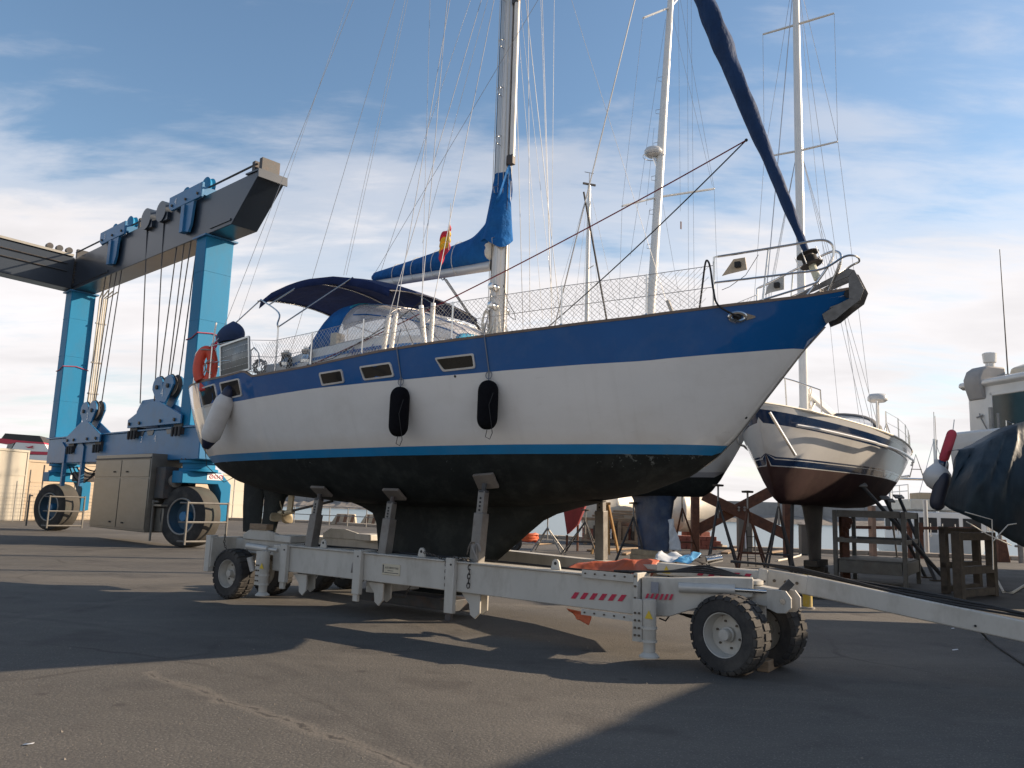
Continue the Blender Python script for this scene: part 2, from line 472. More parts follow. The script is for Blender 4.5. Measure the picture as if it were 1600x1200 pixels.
    def seam(p0, p1, w, cr_col, edge_col, amt):
        d = (p1 - p0).normalized(); nr = (-d.y, d.x, 0.0)
        rel = vmath('SUBTRACT', c.outputs['Object'], tuple(p0))
        dist = fm('ABSOLUTE', fm('ADD', vmath('DOT_PRODUCT', rel.outputs[0], nr).outputs['Value'], wob))
        al = vmath('DOT_PRODUCT', rel.outputs[0], tuple(d)).outputs['Value']
        Ls = (p1 - p0).length
        on = fm('MULTIPLY', fm('GREATER_THAN', al, 0.0), fm('LESS_THAN', al, Ls))
        e = fm('MULTIPLY', rmp(dist, w * 1.2, w * 5, (amt * .6,) * 3, (0, 0, 0)), on)
        k = fm('MULTIPLY', rmp(dist, w * .4, w, (amt,) * 3, (0, 0, 0)), fm('MULTIPLY', on, rmp(noise(7, 4), .42, .55, (0, 0, 0), (1, 1, 1))))
        return e, k
    for p0, p1, w, amt in ((gnd(225, 1050), gnd(660, 1200), .022, .9), (gnd(620, 1185), gnd(1500, 1500), .02, .7), (gnd(0, 975), gnd(420, 895), .02, .5), (gnd(300, 870), gnd(700, 990), .02, .4)):
        e_, k_ = seam(p0, p1, w, None, None, amt)
        col = mix(e_, col, (0.17, 0.152, 0.13)); col = mix(k_, col, (0.05, 0.046, 0.042))
    def ringmark(cen, rad, w, amt, colr):
        rel = vmath('SUBTRACT', c.outputs['Object'], tuple(cen)); ln = vmath('LENGTH', rel.outputs[0], (0, 0, 0)).outputs['Value']
        dist = fm('ABSOLUTE', fm('SUBTRACT', fm('ADD', ln, fm('MULTIPLY', wob, .25)), rad))
        return mix(fm('MULTIPLY', rmp(dist, w * .3, w, (amt,) * 3, (0, 0, 0)), rmp(noise(1.6, 4), .38, .6, (.1, .1, .1), (1, 1, 1))), col, colr)
    col = ringmark(gnd(1420, 955), 1.75, .10, .45, (.17, .155, .135))
    col = ringmark(Vector((-9, 2.5, 0)), 9.0, .13, .35, (.05, .047, .045))
    col = ringmark(Vector((-9, 2.5, 0)), 9.35, .13, .3, (.05, .047, .045))
    col = ringmark(Vector((14, -2, 0)), 13.0, .16, .3, (.055, .05, .047))
    patch = rmp(noise(0.16, 2, 0.4, (1, 1.8, 1), 0.2), 0.56, 0.575, (0, 0, 0), (.35, .35, .35))
    col = mix(patch, col, (0.075, 0.07, 0.066))
    L(col, p.inputs['Base Color'])
    rr = rmp(noise(0.9, 6), 0.3, 0.7, (0.78, 0.78, 0.78), (0.95, 0.95, 0.95)); L(rr, p.inputs['Roughness'])
    p.inputs['Specular IOR Level'].default_value = 0.3
    b = N.new('ShaderNodeBump'); b.inputs['Strength'].default_value = 0.55; b.inputs['Distance'].default_value = 0.012
    hm = mix(0.5, noise(95, 4, 0.7), stone.outputs['Distance'])
    L(hm, b.inputs['Height']); L(b.outputs[0], p.inputs['Normal'])
    return M
M_ground = ground_material()
M_conc = mat('quay_concrete', (0.36, 0.31, 0.25), 0.85, var=0.2, scale=1.2, dirt=(0.2, 0.17, 0.14), dirt_amt=0.6, bump=0.3, bscale=15)

# quay edge, from far left to right
EDGE = [(-80, 62), (-14, 59), (10.5, 38.5), (60, 34.5)]
def ground():
    me = bpy.data.meshes.new('ground'); bm = bmesh.new()
    near = [(120, -60), (-120, -60)]
    top = [bm.verts.new((x, y, 0)) for x, y in [(-120, 62)] + EDGE + [(120, 34)] + near]
    bm.faces.new(top[::-1])
    # quay wall down to the water
    low = [bm.verts.new((x, y, -2.6)) for x, y in [(-120, 62)] + EDGE + [(120, 34)]]
    for i in range(5): bm.faces.new((top[i], top[i + 1], low[i + 1], low[i]))
    bmesh.ops.recalc_face_normals(bm, faces=bm.faces)
    bm.to_mesh(me); bm.free()
    me.materials.append(M_ground)
    o = bpy.data.objects.new('ground', me); sc.collection.objects.link(o); o['kind'] = 'structure'
    k = MB()
    for a, b in zip(EDGE[:-1], EDGE[1:]):
        a, b = Vector((*a, 0.09)), Vector((*b, 0.09))
        d = (b - a).normalized(); nrm = Vector((-d.y, d.x, 0))
        n = max(1, int((b - a).length / 3))
        for i in range(n):
            p, q = a.lerp(b, i / n) - nrm * 0.35, a.lerp(b, (i + 0.985) / n) - nrm * 0.35
            k.bar(p, q, 0.6, 0.18)
    ko = k.build('quay_kerb', M_conc, bevel=0.02); ko['kind'] = 'structure'
ground()

def water_material():
    M = bpy.data.materials.new('harbour_water'); M.use_nodes = True
    t = M.node_tree; N = t.nodes; L = t.links.new
    p = N['Principled BSDF']
    p.inputs['Base Color'].default_value = (0.10, 0.16, 0.19, 1); p.inputs['Roughness'].default_value = 0.3
    c = N.new('ShaderNodeTexCoord')
    n = N.new('ShaderNodeTexNoise'); n.inputs['Scale'].default_value = 0.9; n.inputs['Detail'].default_value = 6
    L(c.outputs['Object'], n.inputs[0])
    b = N.new('ShaderNodeBump'); b.inputs['Strength'].default_value = 0.25; b.inputs['Distance'].default_value = 0.25
    L(n.outputs[0], b.inputs['Height']); L(b.outputs[0], p.inputs['Normal'])
    return M
w = MB(); w.quad((-3500, 20, -1.5), (3500, 20, -1.5), (3500, 5000, -1.5), (-3500, 5000, -1.5))
wo = w.build('water', water_material(), smooth=0); wo['kind'] = 'structure'

# breakwater: rubble bank with a wall on it
M_rock = mat('breakwater_rock', (0.21, 0.19, 0.17), 0.9, var=0.35, scale=0.5, bump=0.8, bscale=1.2)
M_bwall = mat('breakwater_wall', (0.27, 0.26, 0.25), 0.9, var=0.2, scale=0.12, dirt=(0.18, 0.17, 0.16), dirt_amt=0.5, dirt_scale=0.3)
def breakwater(x0, x1, y0, y1, h, name, label):
    t = thing(name, label, 'breakwater', (0, 0, 0))
    a, b = Vector((x0, y0, 0)), Vector((x1, y1, 0))
    n = 60
    rows = []
    for i in range(n + 1):
        p = a.lerp(b, i / n)
        rows.append([p + Vector((0, -9 + random.uniform(-1, 1), -1.8)), p + Vector((0, -5 + random.uniform(-1, 1), random.uniform(-0.6, .3))), p + Vector((0, -2, random.uniform(0.6, 1.5))), p + Vector((0, 3, 1.2))])
    m = MB(); m.grid(rows); m.build('rubble_bank', M_rock, t, smooth=0)
    k = max(4, int((b - a).length / 14))
    for i in range(k):
        m = MB(); p, q = a.lerp(b, i / k), a.lerp(b, (i + 0.992) / k)
        m.bar(p + Vector((0, 1, h / 2)), q + Vector((0, 1, h / 2)), 2.5, h); m.build('wall_section', M_bwall, t, smooth=0)
    return t
breakwater(30, 420, 300, 255, 6.0, 'breakwater', 'long grey breakwater wall across the water behind the yachts')
breakwater(-150, -20, 330, 300, 3.5, 'breakwater', 'low brown breakwater seen under the stern of the blue yacht')

# loose grit on the asphalt near the camera
rr = random.Random(77)
m = MB()
for k in range(2600):
    y = 4.6 + 13 * rr.random() ** 1.6; x = rr.uniform(-.72, .72) * y
    s_ = rr.uniform(.003, .009) * (1.6 if rr.random() < .06 else 1)
    a = rr.uniform(0, 6.28)
    vs = [Vector((x + s_ * math.cos(a + t) * rr.uniform(.6, 1.3), y + s_ * math.sin(a + t) * rr.uniform(.6, 1.3), -.001)) for t in (0, 1.6, 3.1, 4.7)] + [Vector((x + rr.uniform(-.3, .3) * s_, y, s_ * rr.uniform(.5, 1.1)))]
    m._add(vs, [(0, 1, 4), (1, 2, 4), (2, 3, 4), (3, 0, 4)])
gr = m.build('loose_grit', mat('grit', (.16, .145, .125), .9, var=.5, scale=3), smooth=0); tag(gr, 'loose grit scattered on the asphalt', 'grit', kind='stuff')
# ------------------------------------------------------------------ the blue and white yacht
YA = math.atan2(-0.577, 0.816)
YF = Frame((3.23, 9.75, 0), YA)
B = YF.on
yacht = thing('sailing_yacht', 'large sailing yacht, white hull with blue band and black bottom, propped on a boat trailer', 'sailing yacht', YF.o, YA)
U_ = [-11.38, -11.3, -11.1, -10.8, -10.4, -10, -9.5, -9, -8, -7, -6, -5, -4, -3, -2, -1, -.3, .3, .7, .98]
Bm = [0.02, .30, .65, .98, 1.27, 1.48, 1.66, 1.76, 1.86, 1.9, 1.92, 1.9, 1.82, 1.66, 1.42, 1.08, .76, .44, .2, 0.03]
ZS_u = [-11.38, -9.5, -8.66, -8.05, -7.95, -7.75, -7.15, -6.4, -4.83, -3.2, -2.33, -1.25, -.55, .1, .44, .98]
ZS_z = [3.66, 3.64, 3.66, 3.70, 3.69, 3.60, 3.62, 3.65, 3.77, 3.86, 3.92, 4.01, 4.10, 4.19, 4.24, 4.36]
ZK_u = [-11.38, -11.3, -11.1, -10.8, -10.4, -10.0, -9.5, -9.0, -8.3, -7, -5, -3.5, -2.8, -1.8, -1.08, -.73, -.48, -.24, .36, .78, .98]
ZK_z = [3.15, 2.98, 2.72, 2.48, 2.26, 2.08, 1.92, 1.82, 1.74, 1.66, 1.64, 1.68, 1.75, 1.90, 2.15, 2.40, 2.64, 2.94, 3.68, 4.12, 4.34]
N_u = [-11.38, -10, -9, -7, -5, -3, -2, -1, 0, .98]
N_n = [0.26, 0.26, 0.27, 0.28, 0.27, 0.33, 0.42, 0.54, 0.68, 0.8]
L_u = [-11.4, -8.2, -6.35, -4.36, -3.17, -1.25, -.22, .3, .98]
L_z = [3.20, 3.26, 3.34, 3.38, 3.42, 3.51, 3.62, 3.69, 3.80]
def hb(u): return interp(u, U_, Bm)
def zsheer(u): return interp(u, ZS_u, ZS_z)
def zkeel(u): return interp(u, ZK_u, ZK_z)
def hull_v(u, z):
    zk, zs = zkeel(u), zsheer(u)
    h = min(1, max(0, (z - zk) / max(1e-4, zs - zk)))
    return hb(u) * h ** interp(u, N_u, N_n)
def smooth_stations():
    s = sorted(set([round(x, 3) for x in list(np.linspace(-11.38, -9.4, 22)) + list(np.linspace(-9.4, -1.2, 46)) + list(np.linspace(-1.2, .98, 26)) + [-8.05, -7.95, -7.75]]))
    return s
ST = smooth_stations()
def hull():
    m = MB()
    rows = []; kinds = []
    n1, n2, n3, n4 = 14, 2, 8, 7
    for u in ST:
        zk, zs = zkeel(u), zsheer(u)
        boot_b = 2.385 + 0.013 * (u + 2.5); boot_t = 2.505 + 0.013 * (u + 2.5)
        ln = interp(u, L_u, L_z)
        if u > 0.3: ln = lerp(ln, zk, min(1, (u - 0.3) / 0.1))
        lv = [zk, max(zk, boot_b), max(zk, boot_t), max(zk, min(ln, zs)), zs]
        zz_ = [lerp(lv[0], lv[1], (i / n1) ** 2.0) for i in range(n1)] + [lerp(lv[1], lv[2], i / n2) for i in range(n2)] + \
              [lerp(lv[2], lv[3], i / n3) for i in range(n3)] + [lerp(lv[3], lv[4], i / n4) for i in range(n4 + 1)]
        half = [(hull_v(u, z), z) for z in zz_]
        rows.append([Vector((u, -v, z)) for v, z in reversed(half)] + [Vector((u, v, z)) for v, z in half])
    nn = n1 + n2 + n3 + n4 + 1
    w = 2 * nn
    m.grid(rows)
    mi = []
    for i in range(len(rows) - 1):
        for j in range(w - 1):
            k = j if j >= nn else (w - 2 - j)
            k -= nn
            if k < 0: q = 0
            elif k < n1: q = 0
            elif k < n1 + n2: q = 1
            elif k < n1 + n2 + n3: q = 2
            else: q = 3
            mi.append(q)
    m.mi = mi
    # stern cap
    return m.build('hull', [M_antifoul_chip, M_boot, M_white_hull, M_blue], yacht, merge=True, smooth=50)
def chipped():
    """black bottom paint, chipped pale just under the stripe"""
    M = M_antifoul.copy(); M.name = 'chipped_antifouling'
    t = M.node_tree; N = t.nodes; L = t.links.new; p = N['Principled BSDF']
    old = p.inputs['Base Color'].links[0].from_socket
    c = N.new('ShaderNodeTexCoord'); s = N.new('ShaderNodeSeparateXYZ'); L(c.outputs['Object'], s.inputs[0])
    hz = N.new('ShaderNodeMapRange'); hz.inputs['From Min'].default_value = 1.95; hz.inputs['From Max'].default_value = 2.36; hz.inputs['To Max'].default_value = 0.15; L(s.outputs[2], hz.inputs[0])
    n = N.new('ShaderNodeTexNoise'); n.inputs['Scale'].default_value = 9; n.inputs['Detail'].default_value = 8; n.inputs['Roughness'].default_value = 0.75; L(c.outputs['Object'], n.inputs[0])
    nl = N.new('ShaderNodeTexNoise'); nl.inputs['Scale'].default_value = 1.1; L(c.outputs['Object'], nl.inputs[0])
    a1 = N.new('ShaderNodeMath'); a1.operation = 'ADD'; L(n.outputs[0], a1.inputs[0]); L(hz.outputs[0], a1.inputs[1])
    a2 = N.new('ShaderNodeMath'); a2.operation = 'MULTIPLY_ADD'; L(nl.outputs[0], a2.inputs[0]); a2.inputs[1].default_value = 0.35; L(a1.outputs[0], a2.inputs[2])
    r = N.new('ShaderNodeValToRGB'); r.color_ramp.elements[0].position = 0.935; r.color_ramp.elements[1].position = 0.975
    r.color_ramp.elements[1].color = (.7, .7, .7, 1); L(a2.outputs[0], r.inputs[0])
    mx = N.new('ShaderNodeMixRGB'); mx.inputs[2].default_value = (0.17, 0.185, 0.18, 1); L(r.outputs[0], mx.inputs[0]); L(old, mx.inputs[1])
    L(mx.outputs[0], p.inputs['Base Color'])
    return M
M_antifoul_chip = chipped()
def hull_white():
    """gelcoat with yellowed waterline staining and a few scuffs"""
    M = M_white.copy(); M.name = 'hull_white'
    t = M.node_tree; N = t.nodes; L = t.links.new; p = N['Principled BSDF']
    old = p.inputs['Base Color'].links[0].from_socket
    c = N.new('ShaderNodeTexCoord'); mp = N.new('ShaderNodeMapping'); mp.inputs['Scale'].default_value = (0.6, 1, 4); L(c.outputs['Object'], mp.inputs[0])
    n = N.new('ShaderNodeTexNoise'); n.inputs['Scale'].default_value = 5; n.inputs['Detail'].default_value = 8; n.inputs['Roughness'].default_value = .7; L(mp.outputs[0], n.inputs[0])
    r = N.new('ShaderNodeValToRGB'); r.color_ramp.elements[0].position = 0.64; r.color_ramp.elements[1].position = 0.72
    r.color_ramp.elements[1].color = (.4, .4, .4, 1); L(n.outputs[0], r.inputs[0])
    mx = N.new('ShaderNodeMixRGB'); mx.inputs[2].default_value = (0.42, 0.40, 0.38, 1); L(r.outputs[0], mx.inputs[0]); L(old, mx.inputs[1])
    s = N.new('ShaderNodeSeparateXYZ'); L(c.outputs['Object'], s.inputs[0])
    n3 = N.new('ShaderNodeTexNoise'); n3.inputs['Scale'].default_value = 2.2; n3.inputs['Detail'].default_value = 6; L(c.outputs['Object'], n3.inputs[0])
    ms = N.new('ShaderNodeMath'); ms.operation = 'MULTIPLY_ADD'; L(n3.outputs[0], ms.inputs[0]); ms.inputs[1].default_value = 0.25; L(s.outputs[2], ms.inputs[2])
    h = N.new('ShaderNodeMapRange'); h.inputs['From Min'].default_value = 2.80; h.inputs['From Max'].default_value = 2.55; h.inputs['To Max'].default_value = 0.32; L(ms.outputs[0], h.inputs[0])
    m2 = N.new('ShaderNodeMixRGB'); m2.inputs[2].default_value = (0.56, 0.44, 0.30, 1); L(h.outputs[0], m2.inputs[0]); L(mx.outputs[0], m2.inputs[1])
    mps = N.new('ShaderNodeMapping'); mps.inputs['Scale'].default_value = (7, 1, 0.25); L(c.outputs['Object'], mps.inputs[0])
    ns = N.new('ShaderNodeTexNoise'); ns.inputs['Scale'].default_value = 1.0; ns.inputs['Detail'].default_value = 7; ns.inputs['Roughness'].default_value = .65; L(mps.outputs[0], ns.inputs[0])
    rs = N.new('ShaderNodeValToRGB'); rs.color_ramp.elements[0].position = 0.55; rs.color_ramp.elements[1].position = 0.75; rs.color_ramp.elements[1].color = (.16, .16, .16, 1); L(ns.outputs[0], rs.inputs[0])
    m3 = N.new('ShaderNodeMixRGB'); m3.inputs[2].default_value = (0.47, 0.44, 0.39, 1); L(rs.outputs[0], m3.inputs[0]); L(m2.outputs[0], m3.inputs[1])
    L(m3.outputs[0], p.inputs['Base Color'])
    return M
M_white_hull = hull_white()
def unfair(M, strength):
    t = M.node_tree; N = t.nodes; L = t.links.new
    c = N.new('ShaderNodeTexCoord'); n = N.new('ShaderNodeTexNoise'); n.inputs['Scale'].default_value = 0.9; n.inputs['Detail'].default_value = 2.5
    L(c.outputs['Object'], n.inputs[0])
    b = N.new('ShaderNodeBump'); b.inputs['Strength'].default_value = strength; b.inputs['Distance'].default_value = 0.06
    L(n.outputs[0], b.inputs['Height']); L(b.outputs[0], N['Principled BSDF'].inputs['Normal']); L(b.outputs[0], N['Principled BSDF'].inputs['Coat Normal'])
unfair(M_blue, .55); unfair(M_white_hull, .35)
hull_o = hull()
_bm = bmesh.new(); _bm.from_mesh(hull_o.data)
HBVH = BVHTree.FromBMesh(_bm)
def on_hull(px, py):
    """point and outward normal of the hull seen at a pixel, in yacht coordinates"""
    d = ray(px, py); dl = Vector((d.dot(YF.e1), d.dot(YF.e2), d.z)).normalized()
    hit = HBVH.ray_cast(YF.loc(EYE), dl)
    p, n = hit[0], hit[1]
    if p is None: return None, None
    if n.dot(dl) > 0: n = -n
    return p, n

# deck, toe rail, coachroof
def deck():
    rows = []
    for u in ST:
        b, z = max(0.005, hb(u) - 0.03), zsheer(u) - 0.05
        rows.append([Vector((u, v * b, z + 0.07 * (1 - v * v))) for v in (-1, -.6, -.2, .2, .6, 1)])
    m = MB(); m.grid(rows); m.build('deck', M_deck, yacht)
    m = MB()
    for s in (-1, 1):
        pts = [Vector((u, s * (hb(u) - 0.012), zsheer(u) + 0.012)) for u in ST]
        rws = []
        for p in pts:
            rws.append([p + Vector((0, -0.02, -.012)), p + Vector((0, 0.02, -.012)), p + Vector((0, 0.02, .022)), p + Vector((0, -0.02, .022))])
        m.grid(rws, closed=True)
    m.build('toe_rail', mat('teak_toe_rail', (0.16, 0.11, 0.08), 0.6, var=0.25, scale=8), yacht, smooth=0)
deck()
CR_u = [-7.9, -7.2, -6.3, -5.5, -4.9, -4.4, -3.95]
CR_w = [1.22, 1.32, 1.34, 1.30, 1.22, 1.1, 0.95]
CR_z = [4.02, 4.10, 4.18, 4.20, 4.17, 4.07, 3.90]
def coachroof():
    rows = []
    us = list(np.linspace(-7.9, -3.95, 30))
    for u in us:
        wd, zt = interp(u, CR_u, CR_w), interp(u, CR_u, CR_z); zb = zsheer(u) - 0.02
        half = [(wd + 0.05, zb), (wd, zt - 0.09), (wd - 0.05, zt - 0.02), (wd - 0.14, zt), (wd * .5, zt + 0.06), (0, zt + 0.08)]
        rows.append([Vector((u, -v, z)) for v, z in half] + [Vector((u, v, z)) for v, z in reversed(half[:-1])])
    m = MB(); m.grid(rows)
    e = rows[-1]; m._add(e, [tuple(range(len(e)))]); e = rows[0]; m._add(e, [tuple(range(len(e)))])
    o = m.build('coachroof', M_deck, yacht, smooth=30)
    for s in (-1, 1):
        m = MB(); rw = []
        for u in np.linspace(-7.7, -4.3, 20):
            wd, zt = interp(u, CR_u, CR_w), interp(u, CR_u, CR_z); zb = zsheer(u) - 0.02
            f = lambda z: wd + 0.05 * (1 - (z - zb) / max(.02, zt - 0.09 - zb)) + 0.004
            z0 = lerp(zb, zt, 0.55); z1 = z0 + 0.05
            rw.append([Vector((u, s * f(z0), z0)), Vector((u, s * f(z1), z1))])
        m.grid(rw); m.build('stripe', mat('stripe_blue', (0.03, 0.17, 0.42), 0.5), o, smooth=0)
    # name on the near side
    a, b = B(546, 551, -1.36), B(606, 541, -1.36)
    lb = text('name_lettering', 'Amphora', 0.21, mat('name_blue', (0.03, 0.06, 0.22), 0.5), o,
              basis(Vector(((a.x + b.x) / 2, -1.372, (a.z + b.z) / 2 + 0.0)), (b.x - a.x, 0.02, b.z - a.z), (0, 0.3, 1)), shear=0.42, extrude=0.001, space=1.12)
    lb['label'] = 'blue script name on the cabin side'
    # hatch garage, winches, hand rail, deck box
    m = MB(); m.bx(-8.3, -7.75, -1.25, -1.05, 3.6, 3.95); m.build('cockpit_coaming', M_deck, yacht, bevel=0.03)
    m = MB(); m.bx(-6.62, -6.48, -1.3, -1.1, 4.02, 4.33); m.build('deck_box', mat('beige_box', (.42, .39, .33), .6), yacht, bevel=0.02)
    for u, v in ((-7.0, -1.42), (-7.0, 1.42), (-7.55, -1.38)):
        m = MB(); z = 3.85
        m.lathe([(0.10, 0), (0.10, .05), (0.075, .08), (0.065, .13), (0.085, .17), (0.09, .21), (0.05, .23), (.05, .26), (.0, .26)], (u, v, z), n=18)
        m.build('winch', M_steel, yacht)
        m = MB(); m.bx(u - .12, u + .12, v - .09, v + .09, z - 0.3, z); m.build('winch_base', M_deck, yacht, bevel=0.02)
    return o
coachroof()

# keel, skeg, rudder, propeller
def foil(name, levels, material, parent):
    """levels: (z, u_lead, u_trail, half thickness)"""
    rows = []
    K = 14
    for z, ul, ut, th in levels:
        ring = []
        for i in range(K + 1):
            x = (1 - math.cos(math.pi * i / K)) / 2
            y = th * 2.6 * (0.2969 * math.sqrt(x) - 0.126 * x - 0.3516 * x * x + 0.2843 * x ** 3 - 0.1036 * x ** 4) / 0.3
            ring.append((lerp(ul, ut, x), y))
        rows.append([Vector((u, -y, z)) for u, y in ring] + [Vector((u, y, z)) for u, y in reversed(ring[1:-1])])
    m = MB(); m.grid(rows, closed=True)
    m._add(rows[0], [tuple(range(len(rows[0])))]); m._add(rows[-1], [tuple(range(len(rows[-1])))])
    return m.build(name, material, parent, merge=True, smooth=50)
foil('keel', [(0.33, -4.78, -6.46, .17), (.45, -4.62, -6.5, .2), (.79, -4.25, -6.55, .21), (1.0, -3.97, -6.58, .22), (1.34, -3.53, -6.64, .24), (1.5, -3.32, -6.74, .27), (1.6, -3.1, -7.0, .32), (1.7, -2.75, -7.4, .42), (1.8, -2.3, -7.9, .5)], M_antifoul, yacht)
foil('skeg', [(1.06, -9.22, -9.62, .06), (1.4, -9.12, -9.6, .07), (1.7, -9.0, -9.6, .09), (1.85, -8.8, -9.7, .13), (2.0, -8.5, -9.9, .2)], M_antifoul, yacht)
rd = foil('rudder', [(1.04, -9.63, -10.16, .035), (1.5, -9.62, -10.22, .045), (1.95, -9.61, -10.24, .05), (2.1, -9.62, -10.1, .05)], M_antifoul, yacht)
def propeller():
    c = B(440, 802, 0)
    f = B(520, 783, 0)
    bronze = mat('weathered_bronze', (0.45, 0.38, 0.26), 0.6, 0.3, var=0.2, scale=8)
    m = MB(); m.cyl(c, f, 0.022, 10); m.build('propeller_shaft', M_dkst, yacht)
    m = MB(); m.bar(Vector((c.x + .25, 0, 1.85)), Vector((c.x + .22, 0, c.z + 0.02)), 0.04, 0.13, up=(1, 0, 0)); m.cyl(c + Vector((.12, 0, 0.015)), c + Vector((.32, 0, 0.045)), .045, 12)
    m.build('shaft_bracket', bronze, yacht)
    m = MB(); ax = (c - f).normalized()
    m.lathe([(0, .16), (.03, .13), (.055, 0.06), (.06, 0), (.05, -.06)], c, ax, 14)
    po = m.build('propeller', bronze, yacht)
    for k in range(3):
        m = MB(); a = 2 * math.pi * k / 3 + 0.35
        s1 = ax.orthogonal().normalized(); s2 = ax.cross(s1)
        rad = s1 * math.cos(a) + s2 * math.sin(a); tan = ax.cross(rad)
        rows = []
        for i in range(7):
            t = i / 6; w = 0.11 * math.sin(math.pi * (0.16 + 0.80 * t)) ; tw = lerp(0.9, 0.35, t)
            d = tan * math.cos(tw) + ax * math.sin(tw)
            rows.append([c + rad * (0.04 + 0.25 * t) + d * (w * k2) for k2 in (-1, -.5, 0, .5, 1)])
        m.grid(rows); m.build('blade', bronze, po, solid=0.014)
propeller()

# hull windows, exhaust outlets, fairlead
def port(px, py, w, h, slant, name='window'):
    p, n = on_hull(px, py)
    q, _ = on_hull(px + 14, py)
    q2, _ = on_hull(px - 14, py)
    z = Vector((0, 0, 1))
    nn = Vector((n.x, n.y, n.z)).normalized()
    ax = z.cross(nn).normalized()                       # along the hull, towards the bow seen from starboard
    if ax.x < 0: ax = -ax
    ax = (ax + Vector((0, 0, (q.z - q2.z) / max(.05, (q - q2).length) * 0)) + Vector((0, 0, 0.055))).normalized()
    ay = nn.cross(ax) if nn.cross(ax).z > 0 else -nn.cross(ax)
    def outline(W, H, r=0.035):
        c = [(-W / 2 + slant[0], -H / 2), (W / 2 + slant[1], -H / 2), (W / 2, H / 2), (-W / 2, H / 2)]
        pts = []
        for i in range(4):
            a, b, d = Vector(c[i - 1]), Vector(c[i]), Vector(c[(i + 1) % 4])
            p1 = b + (a - b).normalized() * r; p2 = b + (d - b).normalized() * r
            for t in (0, .25, .5, .75, 1): pts.append(((1 - t) ** 2) * p1 + 2 * t * (1 - t) * b + t * t * p2)
        return pts
    def conform(pt):
        o = p + ax * pt[0] + ay * pt[1]
        h = HBVH.ray_cast(o + nn * 0.3, -nn)
        return h[0] if h[0] is not None else o
    oo, ii = outline(w, h), outline(w - 0.05, h - 0.05, 0.025)
    m = MB()
    r0 = [conform(x) - nn * 0.01 for x in oo]; r1 = [conform(x) + nn * 0.016 for x in oo]; r2 = [conform(x) + nn * 0.016 for x in ii]; r3 = [conform(x) + nn * .004 for x in ii]
    k = len(oo)
    m.grid([r0, r1, r2, r3], closed=True)
    fo = m.build(name, mat('window_frame_alu', (0.66, 0.65, 0.63), 0.35, 0.5), yacht, smooth=30)
    m = MB(); cen = conform((0, 0)) + nn * 0.005
    m._add([x + nn * 0.001 for x in r3] + [cen + nn * .001], [(i, (i + 1) % k, k) for i in range(k)])
    m.build('pane', mat('smoked_glass', (0.02, 0.018, 0.016), 0.06, var=0.3, scale=5, spec=0.7), fo, smooth=60)
    return fo
port(326, 618, .62, .34, (.0, .0))
port(361, 608, .60, .30, (0, 0))
port(518, 590, .48, .20, (.02, .01))
port(587, 580.5, .58, .21, (.05, .03))
port(711, 567, .60, .20, (.10, -.0))
def fairlead():
    p, n = on_hull(1152, 495)
    ax = Vector((0, 0, 1)).cross(n).normalized()
    if ax.x < 0: ax = -ax
    ay = n.cross(ax)
    m = MB()
    ring = [p + ax * 0.095 * math.cos(t) + ay * 0.05 * math.sin(t) + n * 0.012 for t in np.linspace(0, 2 * math.pi, 20, endpoint=False)]
    m.tube(ring, 0.024, 8, closed=True)
    m.prism([(0.08, -.045), (.21, -.005), (.21, .015), (.08, .05)], p + n * .008, ax, ay, 0.012)
    m.build('fairlead', M_steel, yacht)
    m = MB(); m.lathe([(0.0, .012), (.03, .012), (.045, .006), (.05, 0)], p + n * .004, n, 16); m.build('fairlead_bore', M_black, yacht)
fairlead()
for px, py in ((1166, 653), (711, 588)):
    p, n = on_hull(px, py); m = MB(); m.lathe([(.0, .004), (.016, .004), (.018, 0)], p, n, 12); m.build('skin_fitting', M_black, yacht)

# anchor roller
def roller():
    out = [(0.05, 4.235), (.5, 4.42), (.93, 4.60), (1.0, 4.57), (1.10, 4.33), (1.05, 4.20), (.86, 4.10), (.52, 3.80), (.44, 3.70), (.50, 3.86), (.66, 4.07), (.62, 4.13), (.45, 4.20), (.05, 4.20)]
    inn_u = [(0.05, 4.24), (.5, 4.42), (.93, 4.6), (1.0, 4.57), (.93, 4.5), (.5, 4.36), (.05, 4.20)]
    low = [(.66, 3.96), (.62, 4.08), (.80, 4.18), (.95, 4.24), (1.05, 4.20), (.92, 4.11), (.78, 4.00)]
    tip = [(.93, 4.5), (1.0, 4.57), (1.10, 4.33), (1.05, 4.20), (.93, 4.22)]
    st = mat('dull_stainless', (0.13, 0.125, 0.12), 0.45, 0.6, var=0.3, scale=9)
    m = MB()
    for v in (-.11, .11):
        for poly in (inn_u, low, tip):
            m.prism(poly, (0, v, 0), (1, 0, 0), (0, 0, 1), 0.012)
    m.box((.62, 0, 4.13), (.6, .2, .02), ry=-.25)
    o = m.build('anchor_roller', st, yacht, bevel=0.003)
    m = MB()
    for x, z in ((.92, 4.30), (.70, 4.20)):
        m.lathe([(.0, -.09), (.05, -.09), (.03, 0), (.05, .09), (.0, .09)], (x, 0, z), (0, 1, 0), 14)
    m.build('roller', M_black, o)
    # stem band
    m = MB()
    us = np.linspace(-.9, .62, 24)
    pts = [Vector((u + 0.006, 0, zkeel(u) - 0.004)) for u in us]
    m.tube(pts, 0.012, 6); m.build('stem_band', M_steel, yacht)
roller()

